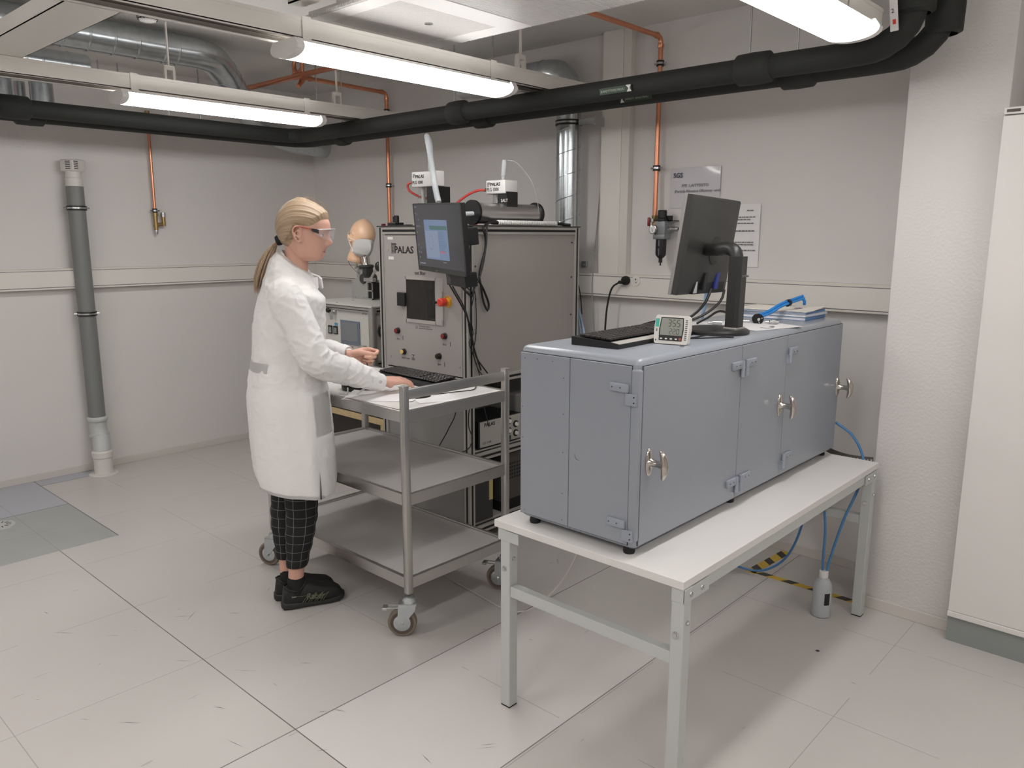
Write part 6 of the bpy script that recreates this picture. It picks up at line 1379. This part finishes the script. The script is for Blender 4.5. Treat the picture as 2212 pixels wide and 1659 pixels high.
# left hand held up in a loose pinch
LF = Vector((.93, .30, -.03))
lt_tips = hand(b, LW_+Vector((.006, .002, 0)), LF, Vector((0, -.25, 1)), Vector((.1, -1, -.12)), [(.75, 1.05, .75), (1.25, 1.45, .8), (1.35, 1.5, .85), (1.35, 1.5, .85)],
     [(.004, .012, .008, .017), (.030, .022, .022, .015), (.055, .024, .034, .0125), (.078, .022, .040, .0105), (.096, .020, .038, .0088)], sc=0.92)
# legs and ankles
NL = [(.09, -.02, .64, .066), (.094, -.01, .50, .057), (.090, .0, .42, .055), (.078, .005, .33, .050), (.064, .01, .25, .040), (.052, .014, .17, .033), (.046, .018, .10, .031), (.052, .022, .06, .030)]
FLg = [(.03, .10, .64, .066), (.005, .10, .50, .056), (-.006, .10, .42, .053), (-.010, .10, .33, .049), (-.012, .10, .25, .040), (-.013, .10, .17, .033), (-.012, .10, .10, .031), (-.008, .102, .06, .030)]
limb(b, NL, seg=24); limb(b, FLg, seg=24)
bb = remeshed(b, 0.0030, 3, 0.5)
FR = FRAME[wm]
def wobj(name, bld, m, smooth=60): return obj(name, bld, m, wm, smooth=smooth, local=True)
body = wobj('body', bb, SKIN, 180)
# ---- face
for sy in (-1, 1):
    c = Vector((.2255, sy*.031, Z0+.101))
    ey = wobj('eye', B().sphere(c, .0125, u=20, v=14), EYEW, 180)
    sub_ = B(); sub_.lathe([(.0058, .0113), (.004, .0122), (.001, .0126)], c, (1, sy*-.05, -.18), seg=18); o = obj('iris', sub_, IRIS, None, smooth=60, local=True); o.parent = ey
    t = bmesh.new(); bmesh.ops.create_uvsphere(t, u_segments=32, v_segments=28, radius=.0134)
    kill = [f for f in t.faces if (lambda d: d.x > 0 and -.42 < math.atan2(d.z, math.hypot(d.x, d.y)) < .16)(f.calc_center_median())]
    bmesh.ops.delete(t, geom=kill, context='FACES'); lb = B(); lb.merge(t, Matrix.Translation(c)); wobj('eyelid', lb, SKIN, 180)
    # lashes, brows
    b = B()
    b.tube([c+Vector((math.cos(a_)*.0136, math.sin(a_)*.0136, .0022)) for a_ in (-1.0, -.6, -.2, .2, .6, 1.0)], .0011, seg=8, step=.003)
    wobj('eyelashes', b, mat('lash', (96, 72, 60), .7))
    b = B(); b.tube([head_point(.121-abs(yy-.03)*.08, math.asin(min(.99, (yy/.0745))), True)+Vector((.0006, 0, Z0)) for yy in ()] or [Vector((.2610-.18*(yy-.014)-4.2*(yy-.014)**2, sy*yy, Z0+.120-.12*max(0, yy-.034)-.0*yy)) for yy in (.014, .022, .032, .042, .050)], .0022, seg=8, step=.004, rad=lambda u: .0026-.0014*u)
    wobj('eyebrow', b, BROW)
b = B()
for z_, r0, x_ in ((.0392, .0021, .2348), (.0338, .0025, .2330)):
    pts = [Vector((x_-9.5*yy*yy, yy, Z0+z_+(-.0012 if z_ > .036 else .0012)*abs(yy)/.02)) for yy in (-.022, -.015, -.007, 0, .007, .015, .022)]
    b2_ = B(); b2_.tube(pts, r0, seg=10, step=.003, rad=lambda u, r0=r0: r0*(.25+.75*math.sin(PI*u)))
    wobj('lip', b2_, LIPS)
# ---- hair
BUN = Vector((.058, 0, .078))
def hairline(x): return interp([(.05, .046), (.078, .048), (.10, .054), (.120, .068), (.132, .100), (.142, .130), (.165, .136), (.195, .134), (.215, .142), (.235, .158), (.27, .163)], x)[0]
hb_ = B(); nz, na = 90, 120; ringsH = []; 
uvd = []
for i in range(nz+1):
    z = .045+(.231-.045)*(i/nz); r_ = []
    for k in range(na):
        th_ = 2*PI*k/na; p = head_point(z, th_, False); h = hairline(p.x)
        c = Vector((.150, 0, min(z, .13))); nrm = (p-c).normalized()
        off = max(-.006, min(.0125, (z-h)*0.55)); 
        back = max(0, (.12-p.x)/.06)
        off *= 1+.15*back
        az = math.atan2(p.y, p.z-BUN.z+0.02*(p.x-BUN.x)); 
        off += .0011*math.sin(az*46)+.0008*math.sin(az*83+1) if off > .003 else 0
        # nape hair is pulled up into the tie
        r_.append(p+nrm*off)
    ringsH.append(r_)
RR = [[hb_._v(p+Vector((0, 0, Z0))) for p in r_] for r_ in ringsH]
for u, v in zip(RR, RR[1:]):
    for k in range(na): hb_.bm.faces.new((u[k], u[(k+1) % na], v[(k+1) % na], v[k]))
hb_.bm.faces.new(RR[-1])
# gathered knot behind the head
hb_.lathe([(.030, -.04), (.027, -.02), (.018, -.004), (.013, .010)], BUN+Vector((.012, 0, Z0+.004)), (-.9, 0, -.25), seg=20)
uvl = hb_.bm.loops.layers.uv.new('UVMap')
for f in hb_.bm.faces:
    az0 = None
    for l in f.loops:
        d = l.vert.co-(BUN+Vector((0, 0, Z0))); az = math.atan2(d.y, d.z+.02*d.x)
        if az0 is None: az0 = az
        if az-az0 > PI: az -= 2*PI
        if az-az0 < -PI: az += 2*PI
        l[uvl].uv = (az, d.length)
def hair_mat(name, uv=True):
    m = bpy.data.materials.new(name); m.use_nodes = True; nt = m.node_tree; Lk = nt.links; b = nt.nodes['Principled BSDF']
    b.inputs['Roughness'].default_value = .42; b.inputs['Specular IOR Level'].default_value = .6
    tc = nt.nodes.new('ShaderNodeTexCoord'); mp = nt.nodes.new('ShaderNodeMapping'); mp.inputs['Scale'].default_value = (48, 6, 1) if uv else (300, 300, 12)
    Lk.new(tc.outputs['UV' if uv else 'Object'], mp.inputs[0])
    n = nt.nodes.new('ShaderNodeTexNoise'); n.inputs['Scale'].default_value = 1.0; n.inputs['Detail'].default_value = 6; n.inputs['Roughness'].default_value = .7; Lk.new(mp.outputs[0], n.inputs['Vector'])
    cr = nt.nodes.new('ShaderNodeValToRGB'); cr.color_ramp.elements[0].position = .25; cr.color_ramp.elements[1].position = .75
    cr.color_ramp.elements[0].color = srgb((128, 104, 82))+(1,); cr.color_ramp.elements[1].color = srgb((206, 182, 154))+(1,)
    e = cr.color_ramp.elements.new(.5); e.color = srgb((168, 143, 116))+(1,)
    Lk.new(n.outputs['Fac'], cr.inputs[0]); Lk.new(cr.outputs[0], b.inputs['Base Color'])
    bp = nt.nodes.new('ShaderNodeBump'); bp.inputs['Strength'].default_value = .5; bp.inputs['Distance'].default_value = .003; Lk.new(n.outputs['Fac'], bp.inputs['Height']); Lk.new(bp.outputs[0], b.inputs['Normal'])
    return m
HAIR = hair_mat('blond hair'); HAIRT = hair_mat('blond hair tail', False)
hair = wobj('hair', hb_, HAIR, 180)
# ponytail as tapered locks
rh = random.Random(11)
b = B()
base = Vector((.052, 0, Z0+.080))
for k in range(280):
    a = rh.uniform(0, 2*PI); s_ = math.sqrt(rh.random()); o1 = Vector((0, math.cos(a), math.sin(a)))*.008*s_
    w1, w2 = .036*s_, .040*s_
    t1 = Vector((.022+w1*math.cos(a)*.55, -.015+w1*math.sin(a)*.8, Z0+.035)); t2 = Vector((-.012+w1*math.cos(a)*.75, -.022+w1*math.sin(a), Z0-.045))
    ln = rh.uniform(.55, 1.0); t3 = t2.lerp(Vector((-.032+w2*math.cos(a)*.4, -.02+w2*math.sin(a), Z0-.130)), ln)
    r0 = rh.uniform(.0011, .0021)
    b.tube([base+o1, t1, t2, t3], r0, seg=5, step=.03, rad=lambda u, r0=r0: r0*(1-.85*u**2.5))
wobj('ponytail', b, HAIRT, 60)
b = B(); b.lathe([(.010, -.012), (.019, -.010), (.021, 0), (.019, .010), (.010, .012)], base+Vector((.004, 0, .0)), (-.93, 0, -.35), seg=22)
wobj('hair_tie', b, BLACKM, 60)
# loose strands
b = B()
for k in range(46):
    x0 = rh.uniform(.11, .245); y0 = rh.uniform(-.03, .03); p = None
    z0 = interp([(.10, .222), (.13, .236), (.16, .238), (.19, .226), (.22, .208), (.245, .178)], x0)[0]
    p = Vector((x0, y0, Z0+z0-.003)); L_ = rh.uniform(.015, .045); d = Vector((rh.uniform(-.3, 1), rh.uniform(-.4, .4), rh.uniform(.2, .9))).normalized()
    b.tube([p, p+d*L_*.5+Vector((0, 0, .004)), p+d*L_+Vector((.012, 0, -.008))], .00028, seg=4, step=.01)
for k in range(10):
    b.tube([Vector((.20-.006*k*.5, -.060, Z0+.135-.002*k*.2)), Vector((.15, -.082, Z0+.128-.002*k)), Vector((.115, -.083, Z0+.10-.002*k)), Vector((.07, -.03, Z0+.085-.001*k))], .0006, seg=4, step=.02)
wobj('loose_strands', b, HAIRT, 60)
# ---- safety glasses
b = B()
for sy in (-1, 1): b.tube([Vector((.138, sy*.0845, Z0+.110)), Vector((.148, sy*.084, Z0+.128)), Vector((.162, sy*.082, Z0+.1315)), Vector((.205, sy*.0765, Z0+.122))], .0026, seg=8, step=.01)
gl = wobj('glasses_temple', b, mat('orange temple', (176, 84, 64), .35), 60)
b = B()
for sy in (-1, 1): b.prism([(.194, sy*.0755, Z0+.127), (.232, sy*.0705, Z0+.121), (.231, sy*.0705, Z0+.105), (.210, sy*.0735, Z0+.113)], (0, sy*.004, 0))
wobj('glasses_hinge', b, BLACK, 30)
def lens_pt(a, t):
    y = .0735*math.sin(a*PI/2*.98); x = .222+.052*math.cos(a*PI/2*.98)**.75
    zt_, zb_ = Z0+.122-.002*abs(a), Z0+.076+.024*abs(a)**2.2+(.012 if abs(a) < .12 else 0)*(1-abs(a)/.12)
    return Vector((x-.006*(1-t), y, zb_+(zt_-zb_)*t))
b = B(); n, m_ = 40, 8
g_ = [[b._v(lens_pt(-1+2*i/n, j/m_)) for j in range(m_+1)] for i in range(n+1)]
for i in range(n):
    for j in range(m_): b.bm.faces.new((g_[i][j], g_[i+1][j], g_[i+1][j+1], g_[i][j+1]))
bmesh.ops.solidify(b.bm, geom=b.bm.faces[:], thickness=.0012)
wobj('glasses_lens', b, mat('clear lens', (225, 225, 232), .05, alpha=.22, spec=.9), 60)
b = B(); b.tube([lens_pt(-1+2*i/n, 1.0)+Vector((.001, 0, .001)) for i in range(n+1)], .0017, seg=8, smooth=False); wobj('glasses_rim_highlight', b, mat('white rim highlight', (222, 220, 224), .15, coat=.5), 60)  # white tube paints the highlight along the top of the clear lens

# ---- trousers with a window check
tm_ = bpy.data.materials.new('black check trousers'); tm_.use_nodes = True; nt = tm_.node_tree; pb = nt.nodes['Principled BSDF']; pb.inputs['Roughness'].default_value = .85
tc = nt.nodes.new('ShaderNodeTexCoord'); sp = nt.nodes.new('ShaderNodeSeparateXYZ'); nt.links.new(tc.outputs['UV'], sp.inputs[0])
def mth(op, a, b_=None):
    n = nt.nodes.new('ShaderNodeMath'); n.operation = op
    for i, v in enumerate((a, b_)):
        if v is None: continue
        if isinstance(v, (int, float)): n.inputs[i].default_value = v
        else: nt.links.new(v, n.inputs[i])
    return n.outputs[0]
def ln_(v, w_): f = mth('FRACT', v); return mth('LESS_THAN', f, w_)
msk = mth('MAXIMUM', ln_(sp.outputs[0], .045), ln_(sp.outputs[1], .045))
mx = nt.nodes.new('ShaderNodeMix'); mx.data_type = 'RGBA'; mx.inputs[6].default_value = srgb((20, 20, 21))+(1,); mx.inputs[7].default_value = srgb((112, 116, 120))+(1,)
nt.links.new(msk, mx.inputs[0]); nt.links.new(mx.outputs[2], pb.inputs['Base Color'])
def trouser(tab, z_end, nm, lift):
    b = B(); uvl = b.bm.loops.layers.uv.new('UVMap'); n = 40; R = []; zs = []
    z = .60
    while z > z_end: zs.append(z); z -= .012
    zs.append(z_end)
    tb = sorted([(p[2], p[0], p[1], p[3]) for p in tab])
    for z in zs:
        x, y, r_ = smoothtab(tb, z); row = []
        for k in range(n):
            a = 2*PI*k/n; w_ = r_+.0075+.0016*math.sin(z*95+math.sin(a*2)*1.2)*(1 if z < .45 else .4)+.001*math.sin(a*3+z*30)
            row.append(b._v((x+w_*math.cos(a)*1.06, y+w_*math.sin(a), z)))
        R.append(row)
    for i in range(len(R)-1):
        for k in range(n):
            f = b.bm.faces.new((R[i][k], R[i][(k+1) % n], R[i+1][(k+1) % n], R[i+1][k]))
            for l, (uu, vv) in zip(f.loops, ((k, i), (k+1, i), (k+1, i+1), (k, i+1))): l[uvl].uv = (uu/n*8+.35, (zs[vv]-.185)/.040)
    # turn the hem inwards
    inn = [b._v(Vector((smoothtab(tb, z_end)[0], smoothtab(tb, z_end)[1], z_end+.004))+(v.co-Vector((smoothtab(tb, z_end)[0], smoothtab(tb, z_end)[1], z_end)))*.86) for v in R[-1]]
    for k in range(n): b.bm.faces.new((R[-1][k], R[-1][(k+1) % n], inn[(k+1) % n], inn[k]))
    return wobj(nm, b, tm_, 60)
trouser(NL, .188, 'trouser_leg', 0); trouser(FLg, .192, 'trouser_leg', 0)
# ---- socks and shoes
SHOE = mat('black shoe mesh', (24, 25, 24), .6, bump=.3, bscale=300); SOLE = mat('shoe sole', (34, 35, 34), .6); LIME = mat('lime grey print', (98, 106, 72), .5); SHG = mat('grey eyelet', (178, 176, 164), .5)
def shoe(heel, ang, ank):
    Ms = Matrix.Translation(heel) @ Matrix.Rotation(ang, 4, 'Z')
    def ring(x, wd, z0, z1, yo, n=28, e=.75):
        out = []
        for k in range(n):
            a = 2*PI*k/n; ca, sa = math.cos(a), math.sin(a)
            out.append(Ms @ Vector((x, yo+wd*math.copysign(abs(ca)**e, ca), (z0+z1)/2+(z1-z0)/2*math.copysign(abs(sa)**e, sa))))
        return out
    b = B(); loft(b, [ring(x, wd, z0, z1, yo) for x, wd, z0, z1, yo in ((.004, .018, .012, .045, 0), (.012, .029, .006, .098, 0), (.035, .034, .006, .100, 0), (.06, .036, .006, .092, 0), (.085, .037, .006, .100, 0), (.105, .038, .006, .110, 0), (.13, .041, .006, .102, .002), (.165, .045, .006, .088, .004), (.20, .047, .006, .080, .005), (.228, .044, .008, .074, .004), (.250, .034, .010, .058, .002), (.262, .018, .014, .038, 0))])
    up_ = wobj('shoe', b, SHOE, 60)
    b = B(); loft(b, [ring(x, wd, z0, z1, yo, e=.5) for x, wd, z0, z1, yo in ((-.002, .016, .008, .030, 0), (.006, .030, 0, .036, 0), (.04, .038, 0, .034, 0), (.10, .039, .002, .028, 0), (.16, .046, .002, .026, .004), (.205, .050, 0, .028, .005), (.24, .044, .002, .032, .003), (.260, .026, .006, .036, 0), (.269, .010, .012, .034, 0))])
    so = obj('shoe_sole', b, SOLE, None, smooth=60, local=True); so.parent = up_
    b = B(); b.tube([Ms @ Vector((.012, 0, .100)), Ms @ Vector((.03, -.031, .092)), Ms @ Vector((.06, -.033, .082)), Ms @ Vector((.09, -.030, .100)), Ms @ Vector((.105, 0, .118)), Ms @ Vector((.09, .030, .100)), Ms @ Vector((.06, .033, .082)), Ms @ Vector((.03, .031, .092)), Ms @ Vector((.012, 0, .100))], .005, seg=8)
    c_ = obj('shoe_collar', b, SHOE, None, smooth=60, local=True); c_.parent = up_
    b = B(); b.lathe([(.036, .07), (.038, .09), (.040, .125)] if 0 else [(.037, -.02), (.0385, .02), (.036, .050), (.0345, .062)], Ms @ Vector((.066, 0, .075)), (0, 0, 1), seg=24)
    s2 = wobj('sock', b, mat('black sock', (20, 20, 21), .85), 60)
    # lime lace loops on the outer side (towards the viewer)
    b = B()
    for k, x in enumerate((.115, .14, .165, .19)):
        wd = .0405+.0035*k*.8
        for dx in (-.014, -.004): b.tube([Ms @ Vector((x+dx-.02, -wd-.002, .030)), Ms @ Vector((x+dx-.004, -wd-.0005, .050)), Ms @ Vector((x+.006, -wd*.86, .068-.003*k))], .0011, seg=6, step=.01)
    b.tube([Ms @ Vector((.045, -.0375, .062)), Ms @ Vector((.09, -.041, .058)), Ms @ Vector((.108, -.041, .066))], .001, seg=6, step=.01)
    l_ = obj('lime_piping', b, LIME, None, smooth=60, local=True); l_.parent = up_
    b = B()
    for k, x in enumerate((.118, .136, .154, .172)): b.sphere(Ms @ Vector((x, -.020+.001*k, .092-.006*k)), .004, 1.3, .8, .7, 8, 6)
    g2_ = obj('eyelets', b, SHG, None, smooth=60, local=True); g2_.parent = up_
    R3 = Ms.to_3x3(); o = text('Racer', .036, mat('racer print', (84, 88, 70), .5), None, Ms @ Vector((.098, -.0455, .044)), R3 @ Vector((1, -.06, -.08)), R3 @ Vector((.15, .35, .9)), ext=.0006, sx=.9, bold=.001); o.parent = up_
    o = text('Sievi', .010, SHG, None, Ms @ Vector((.038, -.0385, .058)), R3 @ Vector((1, -.06, -.03)), R3 @ Vector((0, .1, 1)), ext=.0004); o.parent = up_
    return up_
shoe(Vector((-.012, -.010, 0)), math.radians(25), None)
shoe(Vector((-.070, .078, 0)), math.radians(20), None)
# ---- lab coat
b = B()
zs = [.57+.02*i for i in range(47)]; zs = [z for z in zs if z < 1.455]+[1.455, 1.472]
loft(b, [body_ring(z, 0, 96, fold=interp([(.5, .035), (.8, .022), (1.0, .010), (1.2, .006), (1.5, 0)], z)[0]) for z in zs])
limb(b, [(.105, -.115, 1.378, .050), tuple(RS+Vector((.0, 0, -.012)))+(.066,), tuple(RS.lerp(RE, .5))+(.064,), tuple(RE.lerp(RS, .12))+(.064,), tuple(RE.lerp(RW, .10))+(.063,), tuple(RE.lerp(RW, .45))+(.055,), tuple(RE.lerp(RW, .78))+(.044,), tuple(RE.lerp(RW, .90))+(.039,)], seg=32)
limb(b, [(.06, .10, 1.378, .050), tuple(LS+Vector((0, 0, -.012)))+(.066,), tuple(LS.lerp(LE, .5))+(.062,), tuple(LE)+(.058,), tuple(LE.lerp(LW_, .5))+(.050,), tuple(LE.lerp(LW_, .82))+(.040,)], seg=32)
# collar wedge at the neck
cb = remeshed(b, .0045, 8, .5)
for v in cb.bm.verts:
    p = v.co; n = v.normal if v.normal.length > .1 else Vector((0, 0, 1))
    d = 0
    # skirt folds, diagonal drag lines, sleeve crumples
    if p.z < 1.0: d += .0035*noise.noise(Vector((p.x*14, p.y*14, p.z*2.2)))
    def ridge(q): return 1-min(1, abs(noise.noise(q))*4)
    d += .0030*ridge(Vector((p.x*9+p.z*7, p.y*9, p.z*11-p.x*5)))*(1 if p.z > 1.0 else .35)
    d += .0022*ridge(Vector((p.x*21-p.z*13, p.y*20+3, p.z*19+p.x*10)))*(1 if p.z > 1.0 else .5)
    d += .0016*noise.noise(Vector((p.x*34, p.y*34, p.z*30)))
    arm = max(0, 1-(p-RE).length/.22)+(1 if (p.x > .26 and p.z > .9) else 0)
    d += .0045*min(1, arm)*(ridge(Vector((p.x*17-p.z*16, p.y*15, p.z*19+p.x*16)))-.4)
    sh = max(0, 1-(p-Vector((.13, -.17, 1.33))).length/.12); d += .003*sh*ridge(Vector((p.x*30, p.y*30+7, p.z*12)))
    v.co = p+n*d
bmesh.ops.smooth_vert(cb.bm, verts=cb.bm.verts[:], factor=.4, use_axis_x=True, use_axis_y=True, use_axis_z=True)
coat = wobj('lab_coat', cb, COAT, 180)
def surf(z, t, off=.002):
    r_ = body_ring(z, -off, 96, fold=interp([(.5, .035), (.8, .022), (1.0, .010), (1.2, .006), (1.5, 0)], z)[0]); k = (t % (2*PI))/(2*PI)*96; i = int(k); return r_[i % 96].lerp(r_[(i+1) % 96], k-i)
def strip(z0f, z1f, t0, t1, n=24, off=.004, th=.0025, nm='coat_panel', m=COAT, rows=6):
    b = B(); g = [[b._v(surf(z0f(t0+(t1-t0)*i/n)+(z1f(t0+(t1-t0)*i/n)-z0f(t0+(t1-t0)*i/n))*j/rows, t0+(t1-t0)*i/n, off)) for j in range(rows+1)] for i in range(n+1)]
    for i in range(n):
        for j in range(rows): b.bm.faces.new((g[i][j], g[i+1][j], g[i+1][j+1], g[i][j+1]))
    bmesh.ops.solidify(b.bm, geom=b.bm.faces[:], thickness=-th)
    o = obj(nm, b, m, None, smooth=False, local=True); o.parent = coat; return o
D = math.radians
strip(lambda t: 1.055, lambda t: 1.093, D(165), D(232), nm='back_belt')
strip(lambda t: .80, lambda t: .965, D(293), D(330), nm='side_pocket', off=.0035)
strip(lambda t: .571, lambda t: .584, D(150), D(300), nm='hem_band', off=.003, n=60, rows=2)
b = B(); b.tube([surf(z, D(292), .0045) for z in (.572, .60, .63, .67)], .0028, seg=6, rad=lambda u: .0034*(1-u)+.0004)
o = obj('vent_shade_strip', b, mat('vent shadow gap', (60, 58, 56), .8), None, smooth=60, local=True); o.parent = coat  # dark strip laid on the cloth paints the shade of the hem slit
# stand collar
b = B(); n = 48; R = []
def collar_pt(a, h, out=0):
    # a from front gap round the back to the front gap
    x = .117+(.0635+out)*math.cos(a); y = (.060+out)*math.sin(a)
    zt_ = 1.468-.054*math.cos(a); zb_ = zt_-.052
    return Vector((x-.010*h*math.cos(a)+.006*(1-h), y*(1-.10*h), zb_+(zt_-zb_)*h))
for i in range(n+1):
    a = D(26)+(2*PI-D(52))*i/n; R.append([b._v(collar_pt(a, h, o_)) for h, o_ in ((0, .010), (.5, .006), (1, .0), (1, -.004), (.5, 0), (0, .002))])
for u, v in zip(R, R[1:]):
    for k in range(6): b.bm.faces.new((u[k], u[(k+1) % 6], v[(k+1) % 6], v[k]))
b.bm.faces.new(R[0]); b.bm.faces.new(R[-1][::-1])
o = obj('collar', b, COAT, None, smooth=50, local=True); o.parent = coat
# lapel tips at the front
b = B(); b.prism([(.150, -.060, 1.425), (.180, -.040, 1.412), (.203, -.020, 1.414), (.208, -.030, 1.372), (.190, -.050, 1.345), (.150, -.070, 1.375)], (.005, -.006, .003)); b.prism([(.160, .052, 1.425), (.195, .032, 1.415), (.212, .010, 1.405), (.215, .012, 1.368), (.185, .045, 1.350), (.150, .070, 1.385)], (.004, .006, .004))
o = obj('lapel', b, COAT, None, smooth=30, local=True); o.parent = coat
# cuffs
def cuff(E_, W_, t0, t1, r0, r1):
    d = (W_-E_).normalized(); p0 = E_.lerp(W_, t0); p1 = E_.lerp(W_, t1); b = B(); L_ = (p1-p0).length
    b.rings([(p0, r0*.94), (p0+d*.004, r0), (p0+d*L_*.5, (r0+r1)/2), (p1, r1), (p1-d*.001, r1*.93), (p1-d*.03, r1*.85)], d, 30, cap=False)
    for v in b.bm.verts: v.co += Vector((noise.noise(v.co*30), noise.noise(v.co*30+Vector((5, 0, 0))), noise.noise(v.co*30+Vector((9, 0, 0)))))*.004
    o = obj('cuff', b, COAT, None, smooth=60, local=True); o.parent = coat; return o, p0, p1, d
cf, p0, p1, d = cuff(RE, RW, .80, 1.0, .041, .0385)
for q in ((.25), (.75)): pass
b = B(); c_ = p0.lerp(p1, .5); nn = Vector((.15, -1, .25)); nn = (nn-d*nn.dot(d)).normalized(); b.torus(c_+nn*.0405, .0052, .0012, nn, seg=18, s2=6)
o = obj('snap_button', b, ZINC, None, smooth=60, local=True); o.parent = cf
cuff(LE, LW_, .78, .96, .042, .036)
# small thing pinched in the raised hand
tip = lt_tips[0][0][0]
o = obj('pen_cap', B().cyl(FR @ (tip+Vector((-.028, -.004, -.035))), FR @ (tip+Vector((-.022, -.006, -.065))), .003, seg=10), DKGREY); tag(o, 'thin dark stick held in the raised left hand of the woman', 'stick')

# ------------------------------------------------------------ dummy head with respirator
dh = thing('dummy_head', 'bald beige plastic dummy head leaning forward on the metal bracket', 'mannequin head', (-4.16, 3.17, 1.40), rz=0)
DH = mat('beige rubber skin', (224, 184, 152), .38, spec=.6)
Ms = Matrix.Translation((-4.275, 3.16, 1.455)) @ Matrix.Rotation(math.radians(-8), 4, 'Z') @ Matrix.Rotation(math.radians(-10), 4, 'X') @ Matrix.Rotation(math.radians(10), 4, 'Y') @ Matrix.Translation((-.150, 0, 0.0))
b = B(); head_mesh(b, Ms)
loft(b, [[Ms @ Vector((cx_+r_*math.cos(2*PI*k/28), r_*math.sin(2*PI*k/28), z)) for k in range(28)] for z, cx_, r_ in ((-.055, .135, .056), (-.035, .138, .060), (-.01, .140, .056), (.03, .145, .052), (.07, .15, .05))])
db = remeshed(b, .0035, 3, .5)
obj('head_form', db, DH, dh, smooth=180)
mk = thing('respirator_mask', 'white folded respirator mask strapped on the dummy head', 'face mask', (-4.1, 3.12, 1.50))
b = B(); n, m_ = 24, 24; G = []
for i in range(n+1):
    row = []
    for j in range(m_+1):
        a = -1+2*i/n; t = j/m_
        y = .068*a; zc = .055+(t-.5)*.125*(1-.35*abs(a)**2.5)
        fx_ = head_point(max(.002, min(.22, zc)), math.asin(max(-.97, min(.97, y/.07))), False).x
        x = fx_+.004+.052*(1-abs(a))*math.sin(PI*min(1, max(0, t)))**.7
        row.append(b._v(Ms @ Vector((x, y, zc))))
    G.append(row)
for i in range(n):
    for j in range(m_): b.bm.faces.new((G[i][j], G[i+1][j], G[i+1][j+1], G[i][j+1]))
bmesh.ops.solidify(b.bm, geom=b.bm.faces[:], thickness=.0015)
obj('mask_body', b, mat('mask fabric', (238, 238, 236), .8), mk, smooth=50)
for zz, z2 in ((.085, .100), (.018, .075)):
    obj('ear_strap', B().tube([Ms @ Vector((.20, -.066, zz)), Ms @ Vector((.175, -.078, (zz+z2)/2)), Ms @ Vector((.145, -.083, z2))], .0022, seg=6), WHITE, mk, smooth=60)
obj('printed_mark', B().tube([Ms @ Vector((.262, -.020, .012)), Ms @ Vector((.266, -.008, .012))], .0018, seg=6), PRINT, mk)
